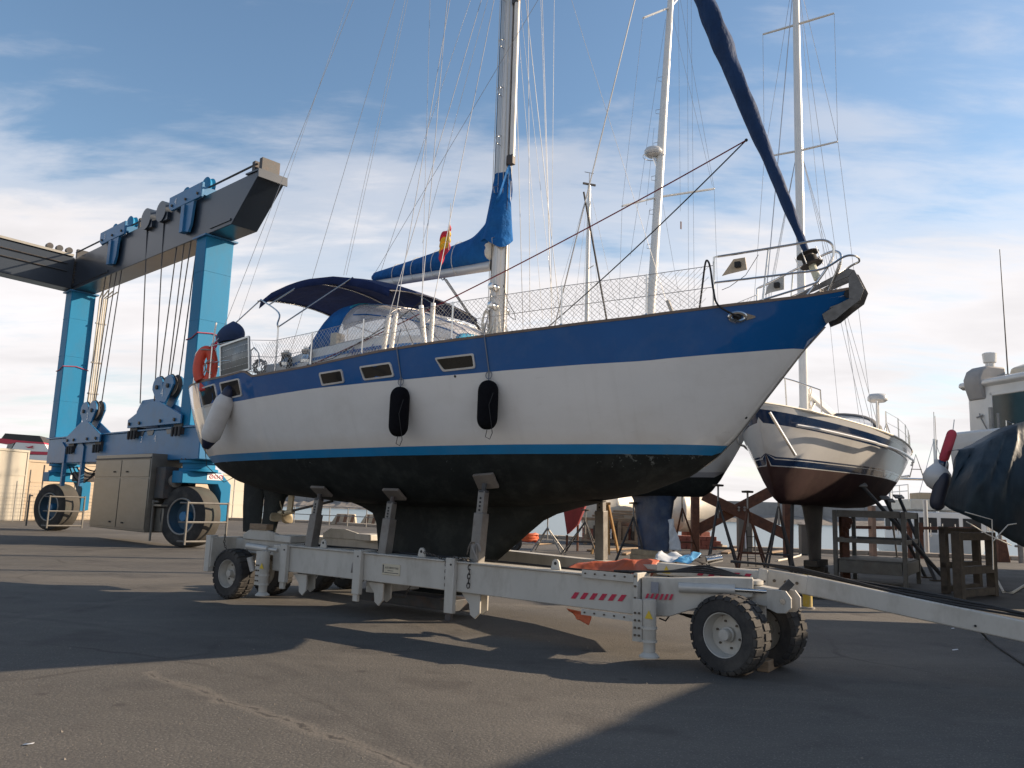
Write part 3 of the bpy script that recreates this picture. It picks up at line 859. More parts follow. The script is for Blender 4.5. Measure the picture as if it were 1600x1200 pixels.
# mast, boom, sails
MU = -4.28
def mast():
    m = MB()
    def ring(z, a, b): return [Vector((MU + a * math.cos(t), b * math.sin(t), z)) for t in np.linspace(0, 2 * math.pi, 20, endpoint=False)]
    m.grid([ring(3.7, .135, .09), ring(10, .135, .09), ring(15, .13, .085), ring(18.6, .10, .07)], closed=True)
    mo = m.build('mast', M_alu, yacht, smooth=60)
    m = MB(); m.bar((MU + .128, 0, 4.0), (MU + .128, 0, 18.3), .035, .03); m.bar((MU - .13, 0, 4.4), (MU - .13, 0, 18.3), .035, .025); m.build('sail_track', mat('track_grey', (.35, .34, .33), .5, .5), mo)
    st = mat('mast_step_steel', (.4, .4, .4), .4, .8)
    for k, z in enumerate(np.arange(4.9, 17.5, 0.42)):
        m = MB(); s = 1 if k % 2 else -1
        m.tube([(MU, s * .08, z), (MU, s * .20, z + .005), (MU, s * .22, z + .09), (MU + .02, s * .09, z + .16)], .006, 5); m.build('mast_step', st, mo)
    for z, hgt in ((9.2, 3.6), (12.5, 2.2)):
        for s in (-1, 1):
            m = MB(); m.bar((MU - .03, s * .08, z + 2.6), (MU - .25, s * 1.25, z + 2.75), .1, .035, w2=.06); m.build('spreader', M_alu, mo, bevel=.01)
    # spinnaker pole stowed on the front of the mast
    m = MB(); m.tube([(MU + .2, -.03, 7.2), (MU + .2, -.03, 9.9)], .045, 12); m.build('spinnaker_pole', mat('pole_white', (.72, .69, .64), .35), mo)
    for z in (7.15, 9.95):
        m = MB(); m.box((MU + .18, -.03, z), (.12, .09, .16)); m.build('pole_fitting', M_dkst, mo, bevel=.01)
    # winches and clutter on the lower mast
    for z, s in ((4.75, -1), (4.75, 1), (5.05, -1)):
        m = MB(); m.lathe([(.06, 0), (.06, .04), (.045, .06), (.04, .12), (.055, .15), (0.02, .16)], (MU + .02, s * .085, z), (0, s, 0), 14); m.build('mast_winch', M_steel, mo)
    rr = random.Random(3)
    for k in range(5):
        m = MB(); a = rr.uniform(0, 6.28); c = Vector((MU + .16 * math.cos(a), .12 * math.sin(a) - .05, rr.uniform(4.25, 4.55)))
        lp = []
        for i in range(40):
            t = i / 39 * 4 * 2 * math.pi
            lp.append(c + Vector((.05 * math.cos(t) + rr.uniform(-.015, .015), .03 * math.cos(t), .20 * math.sin(t) + rr.uniform(-.02, .02))))
        m.tube(lp, .008, 5); m.build('rope_coil', M_rope_w, mo)
    for k in range(8):
        a = lerp(-2.6, 1.2, k / 7)
        m = MB(); x, y = MU + .165 * math.cos(a), .12 * math.sin(a)
        m.tube([(x, y, 4.1), (x * 1 + .0, y, 7.5), (MU + .12 * math.cos(a), .09 * math.sin(a), 18.4)], .0055, 5)
        m.build('halyard', [M_rope_w, M_rope_k, M_wire][k % 3], mo)
    lp = [B(786, 445, -.12), B(793, 470, -.2), B(803, 488, -.25), B(806, 500, -.25), B(797, 495, -.2), B(790, 480, -.15)]
    m = MB(); m.tube(lp, .006, 5); m.build('rope_coil', M_rope_k, mo)
    # rope bundle at the foot
    m = MB()
    for k in range(14):
        a = rr.uniform(0, 6.28); r_ = rr.uniform(.1, .24)
        p = Vector((MU + r_ * math.cos(a), r_ * .8 * math.sin(a), 3.95)); q = Vector((MU + .13 * math.cos(a + .4), .1 * math.sin(a + .4), rr.uniform(4.3, 4.8)))
        m.tube([p, p.lerp(q, .5) + Vector((rr.uniform(-.06, .06), rr.uniform(-.06, .06), 0)), q], .009, 5)
    o = m.build('foot_lines', M_rope_w, mo); o['kind'] = 'stuff'
    return mo
mast_o = mast()
BE = B(586, 444, .9)                                     # boom end, swung to port
BS = Vector((MU - .16, 0.02, B(765, 415, 0).z))
def boom():
    d = (BE - BS).normalized(); sd = d.cross(Vector((0, 0, 1))).normalized(); up = sd.cross(d)
    m = MB()
    def ring(p, w, h): return [p + sd * w * math.cos(t) + up * h * math.sin(t) for t in np.linspace(0, 2 * math.pi, 16, endpoint=False)]
    m.grid([ring(BS, .06, .085), ring(BE, .06, .085)], closed=True); m._add(ring(BE, .06, .085), [tuple(range(16))])
    bo = m.build('boom', mat('boom_grey', (.52, .51, .5), .4, .3, var=.05), yacht, smooth=60)
    m = MB(); m.bar(BS + d * .0, BS - d * .14, .08, .14); m.build('gooseneck', M_dkst, bo)
    for t in (.35, .8):
        p = BS.lerp(BE, t); m = MB(); m.tube([p - up * .085, p - up * .12 + d * .06, p - up * .085 + d * .12], .008, 6); m.build('boom_bail', M_steel, bo)
    # vang
    q = Vector((MU - .1, 0, 4.15)); p = BS.lerp(BE, .35) - up * .1
    m = MB()
    for o_ in (-.03, .0, .03): m.tube([q + Vector((0, o_, 0)), p + sd * o_], .007, 5)
    m.build('boom_vang', M_rope_k, yacht)
    # sail under its cover
    rows = []
    rr = random.Random(5)
    for i in range(26):
        t = i / 25
        p = BS.lerp(BE, t) + up * .04
        h = lerp(.60, .20, t ** .7); w = lerp(.17, .10, t)
        if t < .14: h += 1.0 * (1 - t / .14) ** 1.6
        lean = Vector((0, 0, 0))
        ring_ = []
        for j in range(18):
            a = 2 * math.pi * j / 18
            yy = math.sin(a); xx = math.cos(a)
            wob = 1 + .10 * math.sin(5 * a + 9 * t) + rr.uniform(-.05, .05)
            ring_.append(p + sd * (w * xx * wob * (1 if yy < 0.2 else (1 - .45 * yy))) + up * (h / 2 + h / 2 * yy * (1 + rr.uniform(-.015, .015))) + d * (-.18 if yy > .3 and t < .1 else 0))
        rows.append(ring_)
    m = MB(); m.grid(rows, closed=True); m._add(rows[-1], [tuple(range(18))]); m._add(rows[0], [tuple(range(18))])
    m.build('sail_cover', M_canvas, bo, smooth=60, subsurf=1)
    # collar of the cover round the mast
    rows = []
    for i in range(12):
        t = i / 11; z = lerp(5.78, 6.95, t); r1 = lerp(.27, .145, t ** .8); r2 = lerp(.2, .11, t)
        rows.append([Vector((MU - lerp(.06, 0, t) + r1 * math.cos(a) * (1 + .07 * math.sin(4 * a + 3 * t)), r2 * math.sin(a) * (1 + .12 * math.sin(6 * a)), z + .1 * math.sin(a * 2) * (1 - t))) for a in np.linspace(0, 2 * math.pi, 22, endpoint=False)])
    m = MB(); m.grid(rows, closed=True); m.build('cover_collar', M_canvas, bo, smooth=60, subsurf=1)
    # bunched sail showing at the tack
    for t_ in (.25, .42, .6, .78):
        c_ = BS.lerp(BE, t_) + up * (.04 + lerp(.60, .20, t_ ** .7) / 2); hh = lerp(.60, .20, t_ ** .7) / 2 + .06; ww = lerp(.17, .10, t_) + .02
        m = MB(); m.tube([c_ + sd * ww * math.cos(a) + up * (hh * math.sin(a) - .05) for a in np.linspace(0, 2 * math.pi, 16, endpoint=False)], .006, 5, closed=True); m.build('cover_tie', M_rope_w, bo)
    m = MB()
    for k in range(0): m.tube([BS + d * .05 + up * (.1 + .06 * k) + sd * .05, BS - d * .1 + up * (.16 + .07 * k) - sd * (.1), BS + d * .12 + up * (.2 + .08 * k) - sd * .12], .035, 7)
    rr = random.Random(6)
    m.lathe([(.0, -.2)] + [(.13 * math.sin(math.pi * i / 10) ** .6 * rr.uniform(.85, 1.1), -.2 + .04 * i) for i in range(1, 10)] + [(0, .2)], BS + d * .02 + up * .27 - sd * .02, up, 16)
    m.build('sail_tack', M_rope_w, bo, smooth=60)
boom()
def genoa():
    lo, hi = B(1262, 398, 0), B(1100, 0, 0)
    d = (hi - lo).normalized(); top = lo + d * ((18.3 - lo.z) / d.z)
    L_ = (top - lo).length
    prof = [(0, .035), (.02, .05), (.10, .085), (.17, .105), (.21, .13), (.235, .14), (.26, .125), (.30, .135), (.36, .135), (.45, .13), (.6, .115), (.8, .07), (.97, .03), (1, .02)]
    m = MB(); rows = []
    s1 = d.orthogonal().normalized(); s2 = d.cross(s1)
    for i in range(110):
        t = i / 109; r_ = interp(t, [a for a, b in prof], [b for a, b in prof])
        ring_ = []
        for j in range(14):
            a = 2 * math.pi * j / 14
            k = 1 + .10 * math.sin(2 * a + t * 60) + .05 * math.sin(5 * a - t * 90) + .04 * math.sin(t * 170)
            ring_.append(lo + d * (L_ * t) + (s1 * math.cos(a) + s2 * math.sin(a)) * r_ * k)
        rows.append(ring_)
    m.grid(rows, closed=True)
    g = m.build('furled_genoa', M_genoa, yacht, smooth=60)
    # drum
    m = MB(); c = lo - d * .03
    m.lathe([(.0, 0), (.13, 0), (.14, .012), (.07, .02), (.06, .09), (.07, .14), (.14, .15), (.13, .165), (0, .165)], c - d * .12, d, 22); fo = m.build('furling_drum', M_dkst, yacht)
    m = MB()
    for k in range(8): m.tube([c - d * .1 + d * (.012 * k) + (s1 * math.cos(a) + s2 * math.sin(a)) * .085 for a in np.linspace(0, 2 * math.pi, 16, endpoint=False)], .008, 5, closed=True)
    m.build('drum_line', M_rope_k, fo)
    m = MB(); m.tube([c - d * .12, c - d * .32], .045, 10); m.build('drum_shaft', mat('cream_fitting', (.55, .55, .42), .5), fo)
    m = MB(); m.tube([c - d * .3, Vector((.62, 0, 4.24))], .014, 8); m.build('stay_toggle', M_steel, fo)
    for k in range(5):
        a = 2 * math.pi * k / 5; r1 = (s1 * math.cos(a) + s2 * math.sin(a)) * .15
        m = MB(); m.tube([c - d * .13 + r1, c + d * .06 + r1], .006, 5); m.build('drum_guard', M_steel, fo)
    return lo, d
genoa()
CLEW = B(1166, 219, -.02)
def rope(name, pts, r_, material, parent=None, n=5):
    m = MB(); m.tube(pts, r_, n); return m.build(name, material, parent or yacht)
rope('jib_sheet', sag(CLEW, B(478, 574, -1.55), .10, 16), .0095, M_rope_r)
rope('jib_sheet', sag(CLEW, B(855, 512, 1.35), .06, 14), .0095, M_rope_k)
m = MB(); m.sphere(CLEW, .022, 6); m.build('clew_knot', M_rope_k, yacht)

# standing rigging
TOP = Vector((MU, 0, 18.4))
def wire(p, q, r_=.0045, name='shroud', mt=None): return rope(name, [p, q], r_, mt or M_wire)
CH = []
for (x, y), (tx, ty) in (((597, 548), (608, 492)), ((609, 546), (619, 488)), ((663, 537), (658, 478)), ((671, 537), (677, 474))):
    b = B(x, y, -1.78); t = B(tx, ty, -1.72)
    CH.append((b, t))
tops = [Vector((MU - .05, -.08, 11.6)), Vector((MU, -.07, 18.2)), Vector((MU - .2, -1.2, 11.8)), Vector((MU + .05, -.07, 11.6))]
M_tubew = mat('white_turnbuckle_cover', (.74, .72, .68), .4, var=.06)
for (b, t), tp in zip(CH, tops):
    m = MB(); m.tube([b + Vector((0, .02, -.06)), t], .034, 10); m.build('turnbuckle_cover', M_tubew, yacht)
    wire(t, tp, .006)
    bp, tq, tpp = [Vector((p.x, -p.y, p.z)) for p in (b, t, tp)]
    m = MB(); m.tube([bp, tq], .034, 10); m.build('turnbuckle_cover', M_tubew, yacht)
    wire(tq, tpp, .006)
for s in (-1, 1):
    wire(Vector((MU - .2, s * 1.2, 11.8)), TOP, .005)
    wire(Vector((-10.6, s * .9, 3.75)), TOP + Vector((-.12, 0, 0)), .005, 'backstay')
# lines seen left of the mast
for a, b, v0, v1 in (((545, 0), (372, 503), -.1, -.6), ((637, 0), (541, 430), .0, .3), ((633, 0), (537, 430), .0, .3), ((762, 0), (660, 380), 0, .5), ((735, 0), (590, 440), 0, .9), ((745, 160), (560, 470), 0, .9), ((672, 0), (659, 480), -1.3, -1.72)):
    p, q = B(*a, v0), B(*b, v1)
    d = (p - q).normalized()
    rope('running_line', [q, p + d * 4.0], .0038, M_wire)
for a, b in (((806, 0), (848, 500)), ((812, 0), (868, 505)), ((845, 0), (862, 500)), ((866, 0), (861, 490)), ((893, 0), (1044, 480))):
    p, q = B(*a, .5), B(*b, 1.4)
    rope('running_line', [q, p + (p - q).normalized() * 4.0], .0038, M_wire)
p, q = B(992, 0, .7), B(866, 512, 1.2)
rope('inner_stay', [q, p + (p - q).normalized() * 3], .011, M_wire)
rope('running_line', [B(948, 500, 1.2), B(912, 300, 1.0)], .016, M_rope_k)
m = MB(); a, b = B(1043, 470, .7), B(1052, 492, .7); m.tube([a, b], .03, 8); m.build('backstay_adjuster', M_galv, yacht)
# ------------------------------------------------------------------ rails, canopy and gear of the yacht
SU = [-7.28, -6.38, -5.3, -3.75, -2.22, -1.2]
def rail_pt(u, s, h): return Vector((u, s * (hb(u) - 0.05), zsheer(u) + h))
rn = random.Random(14)
def stanchions():
    for s in (-1, 1):
        for u in SU[1:]:
            m = MB(); m.tube([rail_pt(u, s, -.02), rail_pt(u, s, .56)], .0125, 8); m.lathe([(.035, 0), (.035, .02), (.018, .06)], rail_pt(u, s, 0), n=10); m.build('stanchion', M_steel, yacht)
        for h in (.55, .28):
            pts = [rail_pt(u, s, h) for u in [-8.05] + SU + [-.45]]
            m = MB(); m.tube(pts, .0045, 5); m.build('lifeline', M_wire, yacht)
        # netting: crossing strands tied between deck edge and lifeline
        m = MB(); u = -7.9
        pitch = 0.062
        def npnt(u, h): 
            uu = min(-.5, max(-7.95, u)); return Vector((uu, s * (hb(uu) - 0.05), zsheer(uu) + .02 + h))
        while u < -.5:
            for sg in (1, -1):
                pts = []
                for k in range(5):
                    uu = u + sg * .5 * k / 4
                    if uu < -7.95 or uu > -.5: break
                    pts.append(npnt(uu + rn.uniform(-.012, .012), .53 * k / 4))
                if len(pts) > 1: m.tube(pts, .0026, 3, cap=False)
            u += pitch * rn.uniform(.75, 1.25)
        o = m.build('netting', mat('net_twine', (.55, .53, .49), .8), yacht, smooth=0); o['kind'] = 'stuff'
stanchions()
def pulpit():
    t0 = B(1122, 406, -.78)
    def path(h, u0, s):
        return None
    top = []
    N0 = Vector((-.45, -.80, 4.76))
    near = [Vector((-.46, -.80, 4.14)), N0, Vector((-.2, -.68, 4.80)), Vector((.35, -.40, 4.90)), Vector((.62, -.27, 4.95))]
    near += [Vector((.74, -.22, 4.93)), Vector((.79, -.19, 4.84)), Vector((.74, -.19, 4.66)), Vector((.48, -.26, 4.28))]
    for s in (1, -1):
        m = MB(); m.tube([Vector((near[0].x, s * near[0].y, near[0].z))] + spl([Vector((p.x, s * p.y, p.z)) for p in near[1:]], 5), .0155, 8); m.build('pulpit_rail', M_steel, yacht)
        mid = [Vector((-.44, s * .80, 4.44)), Vector((.3, s * .42, 4.54)), Vector((.66, s * .23, 4.60)), Vector((.9, s * .2, 4.72)), Vector((1.0, s * .14, 4.74)), Vector((1.03, 0, 4.745))]
        mid = [Vector((p.x, -p.y, p.z)) for p in mid]
        m = MB(); m.tube(spl(mid, 5), .0135, 8); m.build('pulpit_rail', M_steel, yacht)
        lw = [Vector((-.1, s * .62, 4.17)), Vector((.45, s * .34, 4.37)), Vector((.62, s * .25, 4.44))]
        m = MB(); m.tube(lw, .0125, 8); m.build('pulpit_brace', M_steel, yacht)
        m = MB(); m.tube([Vector((.70, s * .1, 4.36)), Vector((.86, s * .17, 4.68))], .0125, 8); m.build('pulpit_brace', M_steel, yacht)
        m = MB(); m.tube([Vector((.05, s * .55, 4.20)), Vector((.12, s * .51, 4.86))], .0125, 8); m.build('pulpit_post', M_steel, yacht)
    # navigation light boards
    for a, lab in (([(1128, 431), (1138, 428), (1167, 421), (1164, 402), (1146, 405)], 'bleached plywood light board'), ([(1195, 461), (1203, 457), (1225, 452), (1225, 432), (1201, 443)], 'grey light board')):
        v = -.62 if lab[0] == 'b' else .55
        pts = [B(x, y, v) for x, y in a]
        m = MB(); k = len(pts)
        off = Vector((0, .012, 0))
        m._add([p for p in pts] + [p + off for p in pts], [tuple(range(k - 1, -1, -1)), tuple(range(k, 2 * k))] + [(i, (i + 1) % k, k + (i + 1) % k, k + i) for i in range(k)])
        o = m.build('light_board', mat('board_' + lab[:4], (.52, .42, .30) if lab[0] == 'b' else (.4, .4, .38), .7, var=.2, scale=8), yacht); o['label'] = lab
        c = sum(pts, Vector()) / k
        m = MB(); m.box(c + Vector((.04, -.02, .02)), (.07, .06, .07)); m.build('navigation_light', M_black, o, bevel=.008)
    # black mooring line over the lifeline
    p, n = on_hull(1152, 494)
    pts = [B(1093, 482, -.82), B(1097, 450, -.83), B(1102, 412, -.84), B(1106, 408, -.86), B(1110, 420, -.86), B(1115, 455, -.86), B(1123, 478, -.86), p + n * .05, p + n * .01]
    rope('mooring_line', spl(pts, 5), .012, M_rope_k, n=7)
    rope('pulpit_line', [B(1185, 398, -.6), B(1165, 430, -.62), B(1140, 448, -.7), B(1128, 453, -.76)], .004, M_rope_k)
pulpit()
def pushpit():
    for s in (-1, 1):
        top = [Vector((-8.1, s * 1.80, 3.7)), Vector((-8.12, s * 1.80, 4.2)), Vector((-8.2, s * 1.79, 4.27)), Vector((-9.2, s * 1.66, 4.28)), Vector((-9.9, s * 1.45, 4.3)), Vector((-10.6, s * 1.05, 4.3)), Vector((-11.1, s * .5, 4.3)), Vector((-11.2, 0, 4.3))]
        for dz in (0, -.3):
            m = MB(); m.tube(spl([p + Vector((0, 0, dz if i > 1 else 0)) for i, p in enumerate(top)], 5), .0125, 8); m.build('pushpit_rail', M_steel, yacht)
        for q in (3, 4, 5): 
            m = MB(); m.tube([top[q], Vector((top[q].x, top[q].y, 3.63))], .0125, 8); m.build('pushpit_post', M_steel, yacht)
    # solar panel hung on the near rail
    a, b, c, d = B(345, 541, -1.72), B(389, 526, -1.86), B(390, 577, -1.86), B(345, 589, -1.72)
    off = Vector((.0, .035, 0))
    m = MB()
    P = [d, c, b, a]
    for i in range(4):
        m.bar(P[i], P[(i + 1) % 4], .03, .03)
    fo = m.build('solar_panel', mat('panel_frame', (.6, .6, .58), .35, .6), yacht)
    m = MB(); m.quad(*[p + off * .2 for p in P]); m.build('panel_back', mat('panel_grey', (.26, .27, .26), .35, var=.1, scale=10), fo, solid=.012)
    for k in range(1, 5):
        t = k / 5
        m = MB(); l0, l1 = d.lerp(a, t), c.lerp(b, t)
        for j in range(12):
            p, q = l0.lerp(l1, (j + .15) / 12), l0.lerp(l1, (j + .75) / 12)
            m.bar(p - off * .3, q - off * .3, .004, .006)
        m.build('cell_line', mat('cell_white', (.7, .7, .68), .5), fo, smooth=0)
    # covered outboard engine on the rail
    c = B(361, 522, -1.35)
    m = MB(); rr = random.Random(2)
    rows = []
    for i in range(9):
        t = i / 8; z = c.z - .16 + .36 * t; r_ = .27 * (math.sin(math.pi * (.25 + .74 * t)) ** .6) + .01
        rows.append([Vector((c.x + r_ * 1.1 * math.cos(a) * (1 + .05 * math.sin(3 * a + i)), c.y + r_ * .75 * math.sin(a), z + .03 * math.cos(a))) for a in np.linspace(0, 2 * math.pi, 16, endpoint=False)])
    m.grid(rows, closed=True); m._add(rows[-1], [tuple(range(16))])
    m.build('outboard_cover', mat('outboard_cover_navy', (.014, .035, .10), .8, var=.15), yacht, smooth=70, subsurf=1)
    m = MB(); m.tube([c + Vector((0, 0, -.12)), c + Vector((-.05, 0, -.75))], [.12, .07], 10); m.build('outboard_leg', M_black, yacht)
    # tubes and coil by the boarding gate
    m = MB(); m.tube([B(392, 578, -1.8), B(392, 548, -1.8), B(397, 543, -1.8), B(404, 552, -1.8), B(406, 572, -1.8)], .012, 7); m.build('boarding_handle', M_steel, yacht)
    m = MB(); cc = B(406, 573, -1.6); rr = random.Random(4)
    pts = [cc + Vector((rr.uniform(.10, .16) * math.cos(t), rr.uniform(-.05, .05), rr.uniform(.09, .13) * math.sin(t))) for t in np.linspace(0, 14 * math.pi, 120)]
    m.tube(pts, .009, 5); m.build('rope_coil', mat('grey_rope', (.25, .25, .25), .8), yacht)
    m = MB(); cc = B(447, 565, -1.45)
    pts = [cc + Vector((rr.uniform(.08, .14) * math.cos(t), rr.uniform(-.05, .05), rr.uniform(.08, .12) * math.sin(t))) for t in np.linspace(0, 8 * math.pi, 70)]
    m.tube(pts, .008, 5); m.build('rope_coil', M_rope_k, yacht)
    rope('mainsheet_tail', [B(480, 570, -1.5), B(520, 560, -1.45), B(545, 545, -1.4), B(620, 500, -1.2), B(660, 470, -1.1)], .008, M_rope_k)
pushpit()
def canopy():
    BU = [-8.85, -8.5, -8.0, -7.4, -6.8, -6.3, -5.9, -5.55]
    ZE = [5.18, 5.29, 5.34, 5.36, 5.32, 5.22, 5.10, 4.96]
    rows = []
    for u in np.linspace(-8.85, -5.55, 30):
        ze = interp(u, BU, ZE); w = lerp(1.0, 1.16, min(1, (u + 8.85) / 1.2)) if u < -7.6 else lerp(1.16, 1.1, max(0, (u + 6) / .5))
        sg = -.035 * math.sin(math.pi * ((u + 8.85) % 1.3) / 1.3)
        r_ = [Vector((u, -w - .02, ze - .13))]
        for k in range(11):
            v = -1 + 2 * k / 10
            r_.append(Vector((u, v * w, ze + .13 * (1 - v * v) + sg * (1 - v * v))))
        r_.append(Vector((u, w + .02, ze - .13)))
        rows.append(r_)
    m = MB(); m.grid(rows); bo = m.build('bimini_canopy', M_navy, yacht, smooth=50, solid=.008)
    for u in (-8.8, -7.55, -6.3, -5.6):
        ze = interp(u, BU, ZE); w = 1.1
        pts = [Vector((u, v * w, ze + .13 * (1 - v * v) - .03)) for v in np.linspace(-1, 1, 11)]
        m = MB(); m.tube(pts, .013, 7); m.build('canopy_bow', M_steel, bo)
    for s in (-1, 1):
        base = Vector((-7.28, s * 1.80, 3.62)); knee = Vector((-7.30, s * 1.78, 4.40)); fork = Vector((-7.62, s * 1.55, 4.72))
        yo = Vector((-8.78, s * 1.05, 5.2)); y2 = Vector((-7.55, s * 1.12, 5.33)); y3 = Vector((-6.3, s * 1.1, 5.27))
        m = MB(); m.tube(spl([base, base.lerp(knee, .9), knee + Vector((-.03, 0, .05)), fork, yo], 5), .014, 8); m.build('canopy_frame', M_steel, yacht)
        m = MB(); m.tube([knee, Vector((-6.35, s * 1.14, 5.25))], .012, 8); m.build('canopy_frame', M_steel, yacht)
        m = MB(); m.tube([fork.lerp(yo, .55), y2], .012, 8); m.build('canopy_frame', M_steel, yacht)
        m = MB(); m.tube([yo, Vector((-9.3, s * 1.62, 4.3))], .012, 8); m.build('canopy_strut', M_steel, yacht)
        m = MB(); m.tube([Vector((-5.6, s * 1.05, 4.95)), Vector((-4.3, s * 1.25, 3.95))], .006, 5); m.build('canopy_strap', M_rope_k, yacht)
        m = MB(); m.tube([Vector((-5.6, s * 1.05, 4.95)), Vector((-4.7, s * 1.4, 3.9))], .006, 5); m.build('canopy_strap', M_rope_k, yacht)
    # sprayhood
    HU = [-7.35, -6.9, -6.6, -6.0, -5.2, -4.5, -4.22]
    HZ = [4.86, 4.95, 4.97, 4.90, 4.68, 4.38, 4.14]
    HW = [1.2, 1.22, 1.22, 1.2, 1.12, .98, .9]
    vinyl = mat('clear_vinyl', (.62, .60, .60), .22, var=.25, scale=4, bump=.35, bscale=3, alpha=.42)
    def arch(u, t, sc_=1.0):
        zt, w = interp(u, HU, HZ) , interp(u, HU, HW) * sc_
        zb = 4.0
        a = math.pi * t
        return Vector((u, -w * math.copysign(abs(math.cos(a)) ** .55, math.cos(a)), zb + (zt - zb) * math.sin(a) ** .55))
    def shear_u(u0, t):     # the aft edge leans: low corners far aft, crown forward
        a = math.sin(math.pi * t) ** .55
        return lerp(-7.35, -6.65, a) if u0 is None else u0
    T = np.linspace(0, 1, 25)
    def aft(t): return shear_u(None, t)
    def strip(f0, f1, n, name, mt, sc_=1.0):
        rows = [[arch(lerp(f0(t), f1(t), k / n), t, sc_) for t in T] for k in range(n + 1)]
        m = MB(); m.grid(rows); return m.build(name, mt, ho_parent[0], smooth=60, solid=.006)
    ho_parent = [yacht]
    ho = strip(lambda t: aft(t), lambda t: aft(t) + lerp(.75, .25, math.sin(math.pi * t) ** .55), 5, 'sprayhood', M_canvas)
    ho_parent = [ho]
    strip(lambda t: aft(t) + lerp(.75, .25, math.sin(math.pi * t) ** .55), lambda t: -4.30, 12, 'vinyl_window', vinyl)
    strip(lambda t: -4.34, lambda t: -4.22, 2, 'hem', mat('turquoise_hem', (.02, .25, .40), .8), 1.004)
    for side in (0, 1):
        rows = []
        for u in np.linspace(-6.6, -4.3, 18):
            tt = [.0, .004, .009] if side == 0 else [.991, .996, 1.0]
            rows.append([arch(u, t, 1.008) for t in tt])
        m = MB(); m.grid(rows); m.build('hem', mat('turquoise_hem', (.02, .25, .40), .8), ho, smooth=60)
    for t_ in (.16, .34, .66, .84):
        m = MB(); m.tube([arch(u, t_, 1.004) for u in np.linspace(-6.3, -4.3, 14)], .010, 5); m.build('window_seam', M_canvas, ho)
    for u_ in (-5.6, -4.9):
        m = MB(); m.tube([arch(u_, t, .99) for t in T], .011, 6); m.build('hood_bow', M_steel, ho)
    pts = [arch(-6.5, t, 1.006) for t in T[6:19]]
    m = MB(); m.tube(pts, .018, 6); m.build('piping', mat('turquoise_trim', (.03, .35, .45), .7), ho)
canopy()

# ------------------------------------------------------------------ things hung on the yacht
def sock_fender(px, py0, py1, label):
    p, n = on_hull(px, (py0 + py1) / 2)
    top = B(px, py0, p.y - .14); bot = B(px, py1, p.y - .14)
    c = Vector((p.x, p.y, 0)) + Vector((n.x, n.y, 0)).normalized() * .15
    h = top.z - bot.z
    w = YF.wor((c.x, c.y, bot.z))
    t = thing('fender', label, 'fender', w, YA, 'black fenders on the hull side')
    m = MB(); r_ = .135
    m.lathe(capsule(r_, h, 1.15), n=24)
    m.build('sock', mat('black_fender_sock', (.006, .006, .008), .95, var=.3, scale=14, bump=.3, bscale=40, spec=.1), t, smooth=50)
    deck_z = zsheer(c.x) + .3
    m = MB(); e_ = -(hb(c.x) + .03) - c.y; m.tube([(0, 0, h), (0, 0, h + .12), (0.0, e_, zsheer(c.x) + .03 - bot.z), (0.0, e_ + .07, deck_z - bot.z)], .008, 6); m.tube(arc((0, 0, h + .07), (1, 0, 0), (0, 0, 1), .05, 0, 2 * math.pi, 12), .006, 5)
    m.build('lanyard', mat('grey_blue_rope', (.16, .18, .22), .8), t)
    m = MB(); m.tube([(.03, -.03, .02), (.02, -.05, -.1), (.09, -.05, -.13), (.12, -.04, -.05), (.11, -.12, .3), (.14, -.08, h * .72)], .005, 5); m.build('tail_line', M_rope_k, t)
sock_fender(634, 604, 682, 'black cloth fender hanging amidships, left of the other black one')
sock_fender(770, 594, 671, 'black cloth fender hanging below the mast, right of the other black one')
def long_fender():
    p, n = on_hull(345, 650)
    a = YF.wor(B(359, 609, p.y - .16)); b = YF.wor(B(321, 700, p.y - .24))
    t = thing('fender', 'long grey-white fender with navy ends leaning at the yacht stern', 'fender', b, 0)
    d = (a - b); L_ = d.length; d.normalize()
    r_ = .165
    m = MB(); m.lathe([(r_ * .72, .14), (r_ * .96, .22), (r_, .32), (r_, L_ - .3), (r_ * .95, L_ - .2), (r_ * .62, L_ - .10)], (0, 0, 0), d, 24)
    m.build('body', mat('fender_vinyl', (.56, .54, .52), .45, var=.08, scale=6, dirt=(.4, .38, .35), dirt_amt=.4), t, smooth=60)
    navy = mat('fender_navy', (.012, .018, .05), .5)
    m = MB(); m.lathe([(0, -.02), (.06, 0), (r_ * .74, .145)], (0, 0, 0), d, 24); m.build('end_cap', navy, t, smooth=60)
    m = MB(); m.lathe([(r_ * .64, L_ - .105), (.09, L_), (.05, L_ + .06), (0, L_ + .06)], (0, 0, 0), d, 24); m.build('end_cap', navy, t, smooth=60)
    q = YF.wor((-8.4, -1.75, 3.95)) - b
    m = MB(); m.tube([d * (L_ + .04), q], .007, 6); m.build('lanyard', M_rope_k, t)
    e = YF.wor(B(330, 790, -1.0))
    m = MB(); m.tube([d * -.02, Vector((.05, 0, -.3)), Vector((.25, .3, -.55)), Vector((.4, .4, -.45))], .006, 6); m.build('tail_line', M_rope_k, t)
long_fender()
